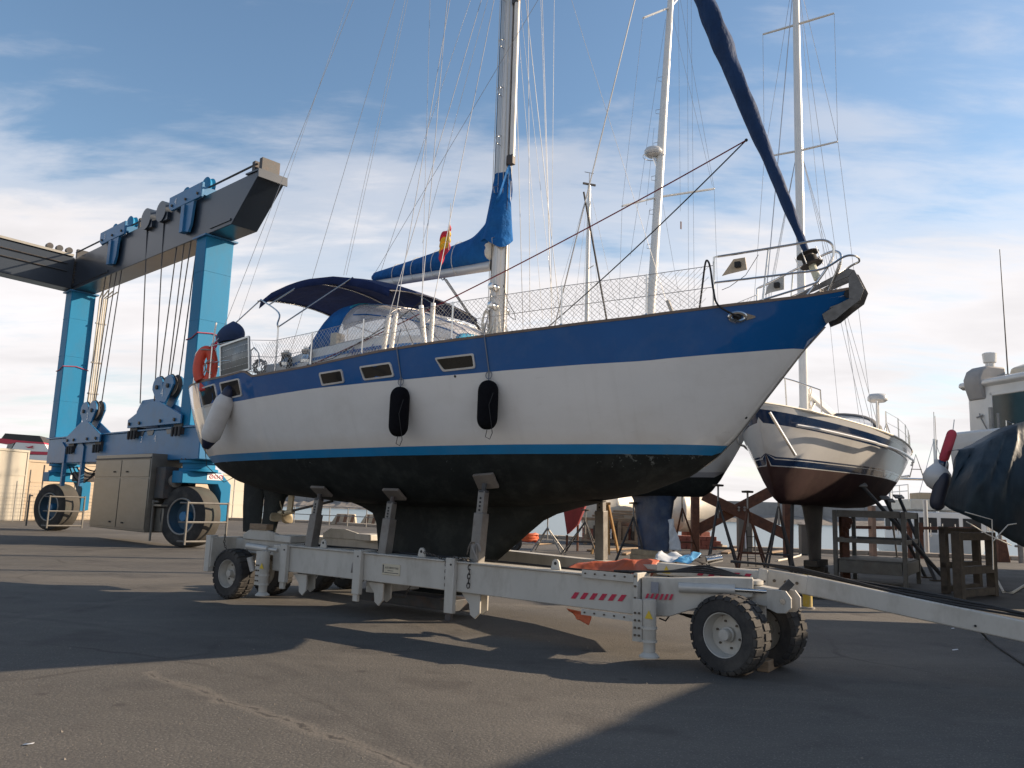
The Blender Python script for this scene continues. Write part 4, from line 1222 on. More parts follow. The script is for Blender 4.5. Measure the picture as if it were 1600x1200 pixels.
def life_ring():
    c = B(321, 573, -1.62)
    w = YF.wor((c.x, c.y, c.z - .36))
    t = thing('horseshoe_buoy', 'orange horseshoe life buoy hung on the stern rail', 'life buoy', w, YA)
    m = MB(); om = mat('orange_vinyl', (.62, .07, .035), .5, var=.12, scale=7)
    R1 = .25
    pts = [Vector((.06 * math.sin(a), R1 * math.sin(a) * .55 + .0, .36 + R1 * 1.15 * math.cos(a))) for a in np.linspace(-2.6, 2.6, 26)]
    pts = [Vector((p.y * .72, p.x + .1 * p.y, p.z)) for p in pts]
    m.tube(pts, .092, 12); m.build('ring', om, t, smooth=70)
    for a in (-1.6, 0, 1.6):
        p = Vector((R1 * math.sin(a) * .66, .0, .36 + R1 * 1.15 * math.cos(a)))
        m = MB(); m.tube([p + Vector((.115 * math.cos(x) * math.cos(a), .115 * math.sin(x), -.115 * math.cos(x) * math.sin(a))) for x in np.linspace(0, 2 * math.pi, 14, endpoint=False)], .012, 5, closed=True); m.build('strap', mat('strap_grey', (.3, .28, .26), .8), t)
    m = MB(); m.box((.05, .0, .02), (.22, .12, .2)); m.build('light_pouch', mat('red_pouch', (.5, .03, .03), .6), t, bevel=.03)
life_ring()
def flag(name, label, px, w, h, cols, pole=None, v=-1.0, drop=.7, seed=1):
    c = YF.wor(B(*px, v))
    t = thing(name, label, 'flag', c, YA)
    rr = random.Random(seed)
    k = len(cols)
    for i, col in enumerate(cols):
        rows = []
        for a in range(13):
            s = a / 12
            rows.append([Vector((-w * s * .75, .025 * math.sin(s * 6 + j) + .015 * j, -h * ((i + j / 3) / k) - drop * w * s - .03 * math.sin(s * 7))) for j in range(4)])
        m = MB(); m.grid(rows); m.build('flag_band', mat('flag_' + str(col), col, .8, var=.1), t, smooth=60, solid=.003)
    return t
f1 = flag('courtesy_flag', 'small red and yellow flag flying below the spreader', (702, 349), .22, .36, [(.55, .03, .06), (.75, .45, .03), (.75, .45, .03), (.55, .03, .06)], v=-1.35, drop=1.0)
m = MB(); m.tube([(0.01, 0, .3), (0.01, 0, -.4)], .004, 5); m.build('flag_halyard', M_rope_w, f1)
f2 = flag('ensign', 'furled red and white ensign on a white staff at the stern', (337, 525), .16, .55, [(.55, .02, .07), (.45, .43, .42), (.55, .02, .07)], v=-1.3, drop=1.6, seed=3)
m = MB(); m.tube([(-.02, 0, .25), (-.16, 0, -1.0)], .016, 8); m.build('flag_staff', M_tubew, f2)
# ------------------------------------------------------------------ boat trailer
M_tr = mat('trailer_offwhite', (0.46, 0.44, 0.395), 0.5, var=0.08, scale=2, dirt=(0.22, 0.19, 0.15), dirt_amt=0.65, dirt_scale=2.4, stretch=(1, 1, 0.45), rust=(.15, .07, .035), rust_scale=7, rust_at=.68)
M_tyre = mat('tyre_rubber', (0.028, 0.027, 0.027), 0.85, var=0.3, scale=6, dirt=(0.12, 0.11, 0.095), dirt_amt=0.5, dirt_scale=2.5, bump=.2, bscale=60)
M_bolt = mat('dark_bolt', (.10, .08, .06), .6, .4)
M_red = mat('hazard_red', (.42, .012, .05), .5, var=.1)
M_chain = mat('chain_steel', (.09, .08, .07), .6, .6, var=.3, scale=20)
M_hyd = mat('hydraulic_grey', (.50, .49, .46), .4, .2, var=.08, dirt=(.2, .18, .15), dirt_amt=.4)
trailer = thing('boat_trailer', 'low off-white hydraulic boat trailer carrying the blue and white yacht', 'boat trailer', YF.o, YA)
def wheel(parent, c, ax, r_, w, lugs=24, rim=M_tr, name='wheel', rimr=.56, bolts=6, hub=None):
    """wheel centred at c, outer face along +ax"""
    c, ax = Vector(c), Vector(ax).normalized()
    m = MB(); rr_ = r_ * rimr; h = w / 2
    m.lathe([(rr_ * .96, h * .95), (rr_, h * .98), (rr_ * .98, h * .75), (rr_ * .90, h * .45), (rr_ * .86, h * .12), (rr_ * .30, h * .05), (rr_ * .30, h * .12), (0, h * .12)], c, ax, 32, cap=False)
    m.lathe([(rr_ * .98, -h * .95), (rr_ * .9, -h * .5), (rr_ * .86, h * .12)], c, ax, 32, cap=False)
    wo_ = m.build(name, rim, parent, smooth=40)
    m = MB()
    m.lathe([(rr_ * .97, -h * .9), (rr_ * 1.08, -h), (r_ * .86, -h * 1.0), (r_ * .945, -h * .86), (r_ * .97, -h * .4), (r_ * .97, h * .4), (r_ * .945, h * .86), (r_ * .86, h), (rr_ * 1.08, h), (rr_ * .97, h * .9)], c, ax, 44, cap=False)
    a = ax.orthogonal().normalized(); b = ax.cross(a)
    for k in range(lugs):
        for sd in (-1, 1):
            t = 2 * math.pi * (k + (.5 if sd > 0 else 0)) / lugs
            rad = a * math.cos(t) + b * math.sin(t); tan = ax.cross(rad)
            p0 = c + ax * (sd * h * .12) + rad * (r_ * .975); p1 = c + ax * (sd * h * .9) + rad * (r_ * .955)
            m.bar(p0, p1, r_ * .17, r_ * .055, up=rad)
            m.bar(p1, c + ax * (sd * h * 1.0) + rad * (r_ * .87), r_ * .17, r_ * .05, up=ax * sd)
    m.build('tyre', M_tyre, wo_, smooth=30)
    m = MB(); hr = rr_ * .27
    m.lathe([(hr * 1.25, h * .10), (hr * 1.25, h * .3), (hr, h * .36), (hr, h * .75), (hr * .9, h * .82), (0, h * .82)], c, ax, 20); m.build('hub', hub or rim, wo_, smooth=35)
    for k in range(bolts):
        t = 2 * math.pi * k / bolts; rad = a * math.cos(t) + b * math.sin(t)
        m = MB(); m.cyl(c + rad * rr_ * .6 + ax * h * .05, c + rad * rr_ * .6 + ax * h * .22, rr_ * .055, 6); m.build('wheel_nut', M_bolt, wo_)
    return wo_
def beam(pts, w, h, name, bevel=.012, top=None):
    """continuous box beam through points (centre line)"""
    pts = [Vector(p) for p in pts]
    rows = []
    for i, p in enumerate(pts):
        d = (pts[min(i + 1, len(pts) - 1)] - pts[max(i - 1, 0)]).normalized()
        sd = Vector((d.y, -d.x, 0)).normalized()
        hh = h[i] if isinstance(h, list) else h
        up = Vector((0, 0, 1))
        rows.append([p - sd * w / 2 - up * hh / 2, p + sd * w / 2 - up * hh / 2, p + sd * w / 2 + up * hh / 2, p - sd * w / 2 + up * hh / 2])
    m = MB(); m.grid(rows, closed=True); m._add(rows[0], [(0, 1, 2, 3)]); m._add(rows[-1], [(3, 2, 1, 0)])
    return m.build(name, M_tr, trailer, bevel=bevel, merge=True, smooth=30)
def chain(pts, parent, r_=.012):
    """links along a polyline"""
    pts = [Vector(p) for p in pts]
    L_ = [0]
    for a, b in zip(pts[:-1], pts[1:]): L_.append(L_[-1] + (b - a).length)
    step = r_ * 3.6; n = max(2, int(L_[-1] / step)); m = MB()
    P = lambda s: Vector([interp(s, L_, [p[i] for p in pts]) for i in range(3)])
    for k in range(n):
        p, q = P(L_[-1] * k / n), P(L_[-1] * (k + 1) / n)
        d = (q - p).normalized(); sd = d.orthogonal().normalized()
        if k % 2: sd = d.cross(sd)
        c = (p + q) / 2
        ring = [c + d * (r_ * 2.4) * math.cos(t) + sd * (r_ * 1.25) * math.sin(t) for t in np.linspace(0, 2 * math.pi, 8, endpoint=False)]
        m.tube(ring, r_ * .42, 4, closed=True)
    return m.build('chain', M_chain, parent)
def hazard(parent, p, q, w, n, nrm, slant, name='hazard_stripe'):
    """slanted red stripes between p and q"""
    p, q, nrm = Vector(p), Vector(q), Vector(nrm).normalized()
    d = (q - p); L_ = d.length; d.normalize(); up = nrm.cross(d)
    if up.z < 0: up = -up
    for k in range(n):
        a = p + d * (L_ * k / n); ww = L_ / n * .5
        c = [a, a + d * ww, a + d * (ww + slant) + up * w, a + d * slant + up * w]
        m = MB(); m.quad(*[x + nrm * .004 for x in c]); m.build(name, M_red, parent, smooth=0, solid=.003)
    
NB0, NB1 = -7.3, -1.2
nb = beam([(-7.32, -1.18, .755), (-4.3, -1.18, .745), (-1.2, -1.18, .71)], .24, .385, 'side_beam')
m = MB(); m.bar((-7.3, -1.18, .962), (-1.25, -1.18, .918), .30, .02); m.build('beam_cap', M_tr, trailer, bevel=.004)
fb = beam([(-9.2, 1.5, .76), (-5.0, 1.5, .74), (-2.9, 1.06, .72), (-1.5, .45, .74), (-.9, -.1, .80)], .24, .42, 'side_beam')
# sleeves on the near beam
for u, zb in ((-7.27, .40), (-5.64, .36), (-3.9, .27)):
    m = MB(); m.bx(u - .075, u + .075, -1.375, -1.302, zb, .985); m.bx(u - .075, u + .075, -1.302, -1.05, .955, .985)
    so = m.build('sleeve', M_tr, trailer, bevel=.008)
    m = MB(); m.lathe([(0, .004), (.014, .004), (.014, 0)], (u + .02, -1.376, .90), (0, -1, 0), 12); m.build('pin_hole', M_black, so)
    m = MB(); m.bx(u - .06, u + .035, -1.36, -1.31, zb - .10, zb + .02); m.build('stop_block', M_dkst if u > -5 else M_tr, so, bevel=.005)
    m = MB(); m.prism([(.10, .54), (.42, .54), (.42, .30), (.34, .22), (.26, .27), (.24, .40)], (u, -1.22, 0), (1, 0, 0), (0, 0, 1), .03); m.prism([(.10, .54), (.42, .54), (.42, .32), (.34, .26), (.26, .30), (.24, .40)], (u, -1.06, 0), (1, 0, 0), (0, 0, 1), .03)
    m.build('beam_bracket', M_tr, trailer, bevel=.005)
# lifting lugs
for u in (-6.55, -4.55, -2.35):
    m = MB(); m.prism([(-.07, 0), (.07, 0), (.045, .10), (.02, .125), (-.02, .125), (-.045, .10)], (u, -1.2, lerp(.972, .93, (u + 7.3) / 6)), (1, 0, 0), (0, 0, 1), .03)
    lo_ = m.build('lifting_lug', M_tr, trailer, bevel=.004)
    m = MB(); m.lathe([(0, .002), (.02, .002), (.02, 0)], (u, -1.217, lerp(.972, .93, (u + 7.3) / 6) + .075), (0, -1, 0), 12); m.build('lug_hole', M_black, lo_)
chain([(-4.5, -1.22, 1.02), (-4.2, -1.28, .985), (-4.0, -1.33, .93), (-3.99, -1.335, .56)], trailer)
chain([(-4.0, -1.33, .95), (-3.85, -1.36, 1.0), (-3.62, -1.30, .97), (-3.62, -1.32, .62)], trailer, .016)
chain([B(512, 895, -1.0), B(525, 903, -1.0), B(545, 898, -1.0), B(555, 885, -1.0)], trailer)
chain([B(602, 912, -1.0), B(615, 932, -1.0), B(632, 933, -1.0), B(643, 912, -1.0)], trailer)
chain([B(352, 835, -1.42), B(350, 850, -1.42), B(356, 862, -1.42)], trailer)
m = MB(); a, b = B(562, 868, -1.33), B(552, 895, -1.33)
rows = [[a + Vector((-.02, .2, .02)), a + Vector((.1, .2, .02))], [a + Vector((-.06, 0, .0)), a + Vector((.06, 0, .0))], [a.lerp(b, .5) + Vector((-.06, -.03, 0)), a.lerp(b, .5) + Vector((.05, -.03, 0))], [b + Vector((-.04, -.01, 0)), b + Vector((.06, -.01, 0))]]
m.grid(rows); m.build('webbing_strap', mat('grey_webbing', (.27, .25, .23), .85), trailer, solid=.006)
# maker's plate
c = B(611, 890, -1.305)
m = MB(); m.bx(c.x - .17, c.x + .17, -1.312, -1.300, c.z - .075, c.z + .075); pl = m.build('nameplate', mat('plate_cream', (.50, .45, .34), .5), trailer, bevel=.004)
ink = mat('plate_ink', (.03, .035, .05), .6)
text('plate_lettering', 'ALTO SERVICE ITALIA', .040, ink, pl, basis(Vector((c.x + .02, -1.3135, c.z + .022)), (1, 0, 0), (0, 0, 1)), extrude=.0005, sx=.66)
m = MB(); m.bx(c.x - .06, c.x + .05, -1.3135, -1.312, c.z - .02, c.z - .013); m.bx(c.x - .12, c.x + .15, -1.3135, -1.312, c.z - .05, c.z - .042); m.bx(c.x - .155, c.x - .135, -1.3135, -1.312, c.z - .05, c.z + .06); m.build('plate_print', ink, pl, smooth=0)
hazard(trailer, B(892, 935, -1.302), B(980, 940, -1.302), .075, 6, (0, -1, 0), .06)
# front flange of the near beam
m = MB()
m.bx(-1.22, -1.17, -1.34, -1.0, .42, .985); fl = m.build('flange', M_tr, trailer, bevel=.005)
for z in (.46, .58, .71, .84, .95):
    m = MB(); m.cyl((-1.195, -1.34, z), (-1.195, -1.358, z), .014, 6); m.build('bolt', M_bolt, fl)
m = MB(); m.bar((-1.9, -1.335, .49), (-1.22, -1.335, .48), .012, .07); m.build('splice_plate', M_tr, trailer)
m = MB(); m.bar((-1.9, -1.335, .93), (-1.22, -1.335, .925), .012, .09); fp = m.build('splice_plate', M_tr, trailer)
for u in np.arange(-1.85, -1.25, .13):
    for z in (.935, .485):
        m = MB(); m.cyl((u, -1.341, z), (u, -1.355, z), .011, 6); m.build('bolt', M_bolt, fp)
# front arm rising to the bogie
arm = beam([(-1.17, -1.17, .72), (-.85, -1.12, .74), (-.35, -.98, .86), (.0, -.86, .90)], .2, [.44, .42, .26, .2], 'front_arm')
hazard(trailer, Vector((-1.10, -1.29, .70)), Vector((-.78, -1.22, .715)), .07, 6, (-.2, -1, 0), .03)
m = MB(); c_ = B(1023, 918, -1.275); m.bx(c_.x - .045, c_.x + .045, -1.28, -1.272, c_.z - .06, c_.z + .06); m.build('label_plate', mat('label_grey', (.2, .21, .24), .5), trailer)
# jacks
def jack(u, v, ztop, zbot, r_=.075):
    m = MB(); m.lathe([(r_ * .9, 0), (r_ * .9, .12), (r_, .13), (r_, ztop - zbot), (0, ztop - zbot + .01)], (u, v, zbot + .06), n=20)
    for z in (.16, .30): m.lathe([(r_ * 1.15, 0), (r_ * 1.15, .025)], (u, v, zbot + z), n=20)
    o = m.build('jack_leg', M_tr, trailer, smooth=40)
    m = MB(); m.lathe([(r_ * 1.5, 0), (r_ * 1.5, .015), (r_ * .8, .06), (0, .06)], (u, v, zbot), n=20); m.build('foot_plate', M_tr, o)
    m = MB(); m.bx(u - .2, u - .08, v - .02, v + .02, zbot + .15, ztop + .05)
    jp = m.build('jack_bracket', M_tr, o, bevel=.004)
    for z in (.22, .30, .38, .46):
        for du in (-.165, -.115):
            m = MB(); m.cyl((u + du, v - .02, zbot + z), (u + du, v - .036, zbot + z), .013, 6); m.build('bolt', M_bolt, jp)
    m = MB(); p_ = [(0, 0), (.05, .09), (.10, 0)]; m.prism(p_, (u - .02, v - r_ - .006, zbot + .42), (1, 0, 0), (0, 0, 1), .003); m.build('warning_label', mat('warn_yellow', (.6, .42, .03), .5), o)
jack(-.98, -1.42, .66, .10)
jack(-7.64, -1.42, .80, .17)
jack(-7.64, 1.7, .80, .17)
# rear bogie frames and wheels
for s, v0 in ((-1, -.72), (1, 1.10)):
    m = MB(); m.bx(-9.3, -7.25, v0 - .14, v0 + .14, .74, .98); m.bx(-7.62, -7.25, min(-1.29, v0) if s < 0 else v0, max(-1.0, v0) if s < 0 else 1.6, .55, .96)
    m.bx(-9.34, -9.18, v0 - .62 if s < 0 else v0 - .2, v0 + .2, .50, 1.0)
    m.build('bogie_frame', M_tr, trailer, bevel=.012)
    m = MB(); m.prism([(-.5, .98), (.5, .98), (.42, 1.10), (.1, 1.16), (-.3, 1.16), (-.5, 1.06)], (-8.45, v0 - .15, 0), (1, 0, 0), (0, 0, 1), .05); m.build('bogie_cheek', M_tr, trailer, bevel=.006)
    m = MB(); m.bx(-7.9, -7.5, v0 - .35, v0 + .1, .98, 1.1); m.build('step_plate', M_tr, trailer, bevel=.02)
    m = MB(); m.bar((-8.8, v0, .80), (-8.8, v0, .42), .16, .2); m.cyl((-8.8, v0 - .3, .415), (-8.8, v0 + .3, .415), .06, 12); m.build('axle', M_tr, trailer)
    for dv in (-.40, .40):
        wheel(trailer, (-8.8, v0 + dv, .415), (0, -1 if dv < 0 else 1, 0), .412, .30)
m = MB(); m.bx(-9.33, -9.2, -1.36, -1.2, .42, 1.03); m.build('end_post', M_tr, trailer, bevel=.01)
m = MB(); m.cyl((-8.25, -1.3, .90), (-7.72, -1.3, .88), .06, 16); m.cyl((-7.72, -1.3, .88), (-7.5, -1.3, .875), .03, 12); m.build('hydraulic_ram', M_hyd, trailer)
m = MB(); m.cyl((-8.25, -1.25, .72), (-8.2, -1.2, .5), .05, 12); m.build('hydraulic_ram', M_hyd, trailer)
beam([(-1.6, .5, .7), (-1.25, -1.1, .7)], .22, .3, 'cross_beam')
# keel support sill
m = MB(); m.bx(-6.6, -4.6, -.35, .35, .13, .30); m.build('keel_cradle', M_dkst, trailer, bevel=.01)
m = MB(); m.bar((-5.6, -1.1, .45), (-5.6, 1.4, .45), .2, .16); m.build('cross_beam', M_tr, trailer, bevel=.01)
# hull props
M_prop = mat('prop_steel', (.19, .18, .165), .55, .3, var=.2, scale=5, dirt=(.1, .06, .04), dirt_amt=.5, dirt_scale=4)
def prop(u, v, s, z0=.93):
    hv = v * .86
    hit = HBVH.ray_cast(Vector((u, hv, 0.9)), Vector((0, 0, 1)))
    top, n = hit[0], hit[1]
    if n.z > 0: n = -n
    b = Vector((u, v, z0)); tp = top + n * .10
    d = (tp - b).normalized()
    Lp = (tp - b).length
    m = MB(); m.bar(b, b + d * (Lp * .62), .15, .15, up=(1, 0, 0)); po = m.build('hull_prop', M_prop, trailer, bevel=.01)
    m = MB(); m.bar(b + d * (Lp * .5), b + d * (Lp * .9), .11, .11, up=(1, 0, 0)); m.build('inner_tube', M_prop, po, bevel=.008)
    for k in range(4):
        m = MB(); q = b + d * (Lp * (.66 + .05 * k)); m.cyl(q + Vector((0, -.056, 0)), q + Vector((0, -.060, 0)), .016, 8); m.build('pin_hole', M_black, po)
    m = MB(); m.cyl(b + d * (Lp * .86), tp, .035, 10); m.lathe([(.07, 0), (.07, .03)], b + d * (Lp * .88), d, 14); m.build('screw', M_dkst, po)
    m = MB(); ax = Vector((1, 0, 0)) - n * n.x; m.prism([(-.16, -.12), (.16, -.12), (.16, .12), (-.16, .12)], top + n * .05, ax.normalized(), n.cross(ax.normalized()), .045); m.build('pad', mat('pad_wood', (.16, .14, .12), .8, var=.2), po, bevel=.008)
    return po
for u in (-6.86, -5.28, -3.6): prop(u, -1.18, -1)
for u in (-6.6, -5.0, -3.0): prop(u, 1.42 if u < -4 else 1.15, 1)
# rag tied to the front prop
c = B(745, 850, -1.28)
rr = random.Random(8)
for k in range(5):
    m = MB(); a = rr.uniform(-.6, .6)
    pts = [c + Vector((0, -.02, 0)), c + Vector((.08 * math.cos(k * 2), -.05, .05 * math.sin(k))), c + Vector((.12 * math.cos(k * 1.7 + a), -.04, -.12 - .03 * k))]
    rows = [[p + Vector((.025 * math.cos(k), -.02, .02)), p + Vector((-.03, .03 * math.sin(k), -.01))] for p in pts]
    m.grid(rows); m.build('tied_webbing', mat('grey_webbing', (.27, .25, .23), .85), trailer, solid=.008, subsurf=1, smooth=60)
# ---- front bogie, steered a little
W1, W2 = YF.loc((2.42, 8.87, 0)), YF.loc((3.0, 9.405, 0))
axd = (W2 - W1).normalized(); fwd = Vector((axd.y, -axd.x, 0)); BC = (W1 + W2) / 2
wheel(trailer, W1 + Vector((0, 0, .415)), -axd, .418, .30, lugs=26)
wheel(trailer, W2 + Vector((0, 0, .415)), axd, .418, .30, lugs=26)
m = MB(); m.cyl(W1 + Vector((0, 0, .415)), W2 + Vector((0, 0, .415)), .07, 14); m.bar(BC + Vector((0, 0, .45)), BC + Vector((0, 0, .75)), .22, .3, up=fwd); m.build('axle', M_tr, trailer)
Z = Vector((0, 0, 1))
m = MB(); m.bar(BC - fwd * .42 + Z * .86, BC + fwd * .42 + Z * .80, .17, .2); yk = m.build('steering_yoke', M_tr, trailer, bevel=.01)
for sd in (-1, 1):
    m = MB(); m.prism([(.28, .70), (.40, .66), (.50, .67), (.56, .73), (.56, .83), (.50, .90), (.28, .90)], BC + axd * (.10 * sd), fwd, Z, .025); m.build('yoke_cheek', M_tr, yk, bevel=.004)
    m = MB(); m.lathe([(0, .004), (.03, .004), (.03, 0)], BC + axd * (.10 * sd) + fwd * .47 + Z * .79 + axd * (.014 * sd), axd * sd, 14); m.build('pin', M_steel, yk)
m = MB(); m.lathe([(.16, 0), (.16, .04), (.12, .05)], BC + Z * .93, n=24); m.build('turntable', M_tr, trailer)
m = MB(); a, b = Vector((-.72, -1.22, .86)), Vector((-.15, -1.02, .87))
m.cyl(a, b, .055, 16); hr_ = m.build('hydraulic_ram', M_hyd, trailer)
m = MB(); c2 = Vector((.2, -.92, .87)); m.cyl(b, c2, .024, 12); m.build('ram_rod', M_steel, hr_)
m = MB(); m.cyl(c2, Vector((.32, -.88, .86)), .04, 12); m.bar(c2 + Vector((.1, 0, -.02)), c2 + Vector((.22, .05, .12)), .05, .08); m.build('rod_end', M_dkst, hr_)
# drawbar
D0, D1, D2, D3 = [YF.loc(p) for p in (at(1030, 888, 10.05), at(1192, 902, 9.45), at(1262, 914, 9.25), at(1600, 986, 8.55))]
m = MB(); m.bar(D0, D1, .20, .14); db = m.build('drawbar', M_tr, trailer, bevel=.012)
side = (D1 - D0).normalized().cross(Z).normalized()
if side.y > 0: side = -side
hazard(db, D0.lerp(D1, .40) + side * .10 - Z * .035, D0.lerp(D1, .93) + side * .10 - Z * .035, .07, 5, side, .05)
m = MB(); m.prism([(0, 0), (.05, .09), (.10, 0)], D0.lerp(D1, .06) + side * .104 - Z * .045, (D1 - D0).normalized(), Z, .003); m.build('warning_label', mat('warn_yellow', (.6, .42, .03), .5), db)
m = MB(); m.bar(D1 - (D2 - D1).normalized() * .04, D1 + (D2 - D1).normalized() * .06, .26, .2); m.build('drawbar_joint', M_tr, db, bevel=.008)
m = MB(); m.bar(D1, D2, .2, .20); m.build('drawbar_socket', M_tr, db, bevel=.01)
for k in (.3, .55, .8):
    m = MB(); q = D1.lerp(D2, k) + side * .101; m.lathe([(0, .01), (.018, .01), (.018, 0)], q + Z * (.03 * (k - .5)), side, 8); m.build('bolt', M_bolt, db)
m = MB(); e = (D3 - D2).normalized(); m.bar(D2 - e * .02, D3 + e * 2.2, .19, .21); m.build('drawbar_tube', M_tr, db, bevel=.014)
# hoses along the drawbar
rr = random.Random(12)
for k in range(4):
    pts = []
    for i in range(14):
        t = i / 13
        p = (D0.lerp(D1, .8)).lerp(D3 + e * 1.5, t) if t > 0 else D0.lerp(D1, .8)
        base = D0.lerp(D1, .7 + .3 * t / .15) if t < .15 else D1.lerp(D2, (t - .15) / .1) if t < .25 else D2.lerp(D3 + e * 1.5, (t - .25) / .75)
        pts.append(base + Z * (.145 + .03 * math.sin(t * 9 + k) * (1 if t > .2 else .3)) - side * (.02 + .035 * k) + side * .03 * math.sin(6 * t + k))
    m = MB(); m.tube(pts, .013, 7); m.build('hydraulic_hose', M_black, trailer)
for k in range(3):
    m = MB(); p = D0.lerp(D1, .1) + side * .05 - Z * (.08 + .03 * k); m.tube(sag(p, BC - fwd * .3 + Z * .78 + axd * (.1 * k), .08), .012, 6); m.build('hydraulic_hose', M_black, trailer)
m = MB(); q0 = B(1048, 952, -1.1); m.tube([q0, B(1046, 962, -1.1), B(1040, 970, -1.12), B(1030, 966, -1.15)], .01, 6); m.build('hydraulic_hose', M_black, trailer)
for k in range(4):
    m = MB(); m.tube(spl([Vector((-1.3 - .1 * k, -1.1, .97)), Vector((-1.0, -1.05 + .05 * k, 1.0)), Vector((-.6, -.95 + .06 * k, 1.02 + .02 * k)), Vector((-.2, -.8 + .05 * k, .99)), Vector((.1, -.75, .96))], 5), .013, 6); m.build('hydraulic_hose', M_black, trailer)
for k in range(2):
    m = MB(); m.tube(spl([Vector((-7.2, -1.02, .96 + .02 * k)), Vector((-6, -1.0 - .03 * k, .985)), Vector((-4.9, -1.04, .97)), Vector((-3.2, -1.0, .96)), Vector((-2.0, -1.03, .945)), Vector((-1.4, -1.06, .95))], 5), .014, 6); m.build('hydraulic_hose', M_black, trailer)
for k in range(3):
    m = MB(); m.tube(sag(Vector((-.95, -1.0 + .08 * k, .56)), Vector((-.2, -.8 + .06 * k, .62)), .05 + .03 * k), .011, 6); m.build('hydraulic_hose', M_black, trailer)
# plates and bits lying on the front frame
pa = YF.loc(at(1085, 884, 10.75)); m = MB(); m.box((pa.x, pa.y, pa.z - .04), (1.5, .6, .06)); m.build('front_deck', M_tr, trailer, bevel=.006)

# ------------------------------------------------------------------ things lying on or by the trailer
def rag(name, label, cat, pts, faces, material, seed, amp=.02, sub=3, thick=.006):
    """cloth from a few corner points, subdivided and crumpled"""
    rr = random.Random(seed)
    me = bpy.data.meshes.new(name); bm = bmesh.new()
    c = sum((Vector(p) for p in pts), Vector()) / len(pts)
    vs = [bm.verts.new(Vector(p) - c) for p in pts]
    for f in faces: bm.faces.new([vs[i] for i in f])
    bmesh.ops.triangulate(bm, faces=bm.faces)
    for k in range(sub):
        bmesh.ops.subdivide_edges(bm, edges=bm.edges[:], cuts=1, use_grid_fill=True)
        a = amp / (k + 1)
        for v in bm.verts: v.co += Vector((rr.uniform(-a, a), rr.uniform(-a, a), rr.uniform(-a, a)))
    for k in range(1):
        bmesh.ops.smooth_vert(bm, verts=bm.verts[:], factor=.4, use_axis_x=True, use_axis_y=True, use_axis_z=True)
    bmesh.ops.recalc_face_normals(bm, faces=bm.faces)
    bm.to_mesh(me); bm.free()
    me.materials.append(material)
    me.shade_smooth(); me.set_sharp_from_angle(angle=R(38))
    o = bpy.data.objects.new(name, me); sc.collection.objects.link(o); o.location = c
    s_ = o.modifiers.new('solid', 'SOLIDIFY'); s_.thickness = thick
    return tag(o, label, cat)
M_tarp = mat('faded_orange_tarp', (.40, .09, .04), .6, var=.3, scale=4, dirt=(.25, .12, .08), dirt_amt=.6, bump=.4, bscale=12)
P = [at(868, 897, 11.2), at(902, 878, 11.5), at(955, 876, 11.3), at(990, 873, 10.9), at(1030, 876, 11.1), at(1016, 909, 10.55), at(992, 902, 10.5), at(962, 906, 10.7), at(950, 899, 10.9), at(905, 898, 11.1)]
rag('tarpaulin', 'crumpled faded orange tarpaulin thrown over the front of the trailer frame', 'tarpaulin', P, [(0, 1, 9), (1, 2, 8, 9), (2, 3, 7, 8), (3, 4, 5), (3, 5, 6), (3, 6, 7)], M_tarp, 3, .02)
P = [at(884, 950, 10.9), at(925, 958, 10.8), at(922, 965, 10.75), at(921, 977, 10.75), at(902, 967, 10.85)]
rag('tarpaulin', 'torn brown tarpaulin corner hanging under the trailer beam', 'tarpaulin', P, [(0, 1, 2, 3, 4)], M_tarp, 4, .012)
M_bagw = mat('white_plastic', (.66, .68, .7), .4, var=.15); M_bagb = mat('blue_plastic', (.08, .30, .55), .4, var=.2)
P = [at(1022, 876, 10.7), at(1030, 863, 11), at(1060, 864, 11), at(1072, 870, 10.9), at(1058, 878, 10.6)]
rag('plastic_bag', 'crumpled white plastic sheet lying on the trailer front', 'bag', P, [(0, 1, 2, 3, 4)], M_bagw, 5, .03)
P = [at(1048, 878, 10.5), at(1060, 872, 10.6), at(1078, 864, 10.7), at(1095, 866, 10.7), at(1080, 880, 10.5)]
rag('plastic_bag', 'blue and white plastic bag on the trailer front', 'bag', P, [(0, 1, 2, 3, 4)], M_bagb, 6, .03)
P = [at(1080, 880, 10.45), at(1105, 868, 10.7), at(1122, 862, 10.8), at(1120, 872, 10.7), at(1100, 881, 10.5)]
rag('dark_cloth', 'dark cloth lying beside the plastic bags', 'cloth', P, [(0, 1, 2, 3, 4)], M_rope_k, 7, .025)
m = MB(); a, b = at(1104, 876, 10.3), at(1128, 872, 10.3); m.tube([a - a, b - a], .045, 14); m.lathe([(.05, 0), (.05, .03)], (0, 0, 0), (b - a).normalized(), 14)
o = m.build('metal_can', M_steel); o.location = a; tag(o, 'small shiny metal cylinder lying on the drawbar', 'cylinder')
# timber wedges under the front wheels, block on the rear frame
def timber(name, label, p, q, w, h, cat='block', z=None):
    p, q = Vector(p), Vector(q)
    c = (p + q) / 2; m = MB(); m.bar(p - c, q - c, w, h)
    o = m.build(name, M_wood, bevel=.008); o.location = c; return tag(o, label, cat)
a, b = gnd(1192, 1050), gnd(1230, 1030); timber('wheel_chock', 'weathered timber chock before the front wheels', a + Z * .06, b + Z * .06, .13, .12)
a, b = gnd(1160, 1055), gnd(1172, 1050); timber('wheel_chock', 'thin timber wedge under the nearest front wheel', a + Z * .015, b + Z * .015, .08, .03)
a = YF.wor((-8.75, -.85, 1.20)); b = YF.wor((-8.3, -.85, 1.20)); timber('timber_block', 'grey timber block on the rear trailer frame', a, b, .15, .1)
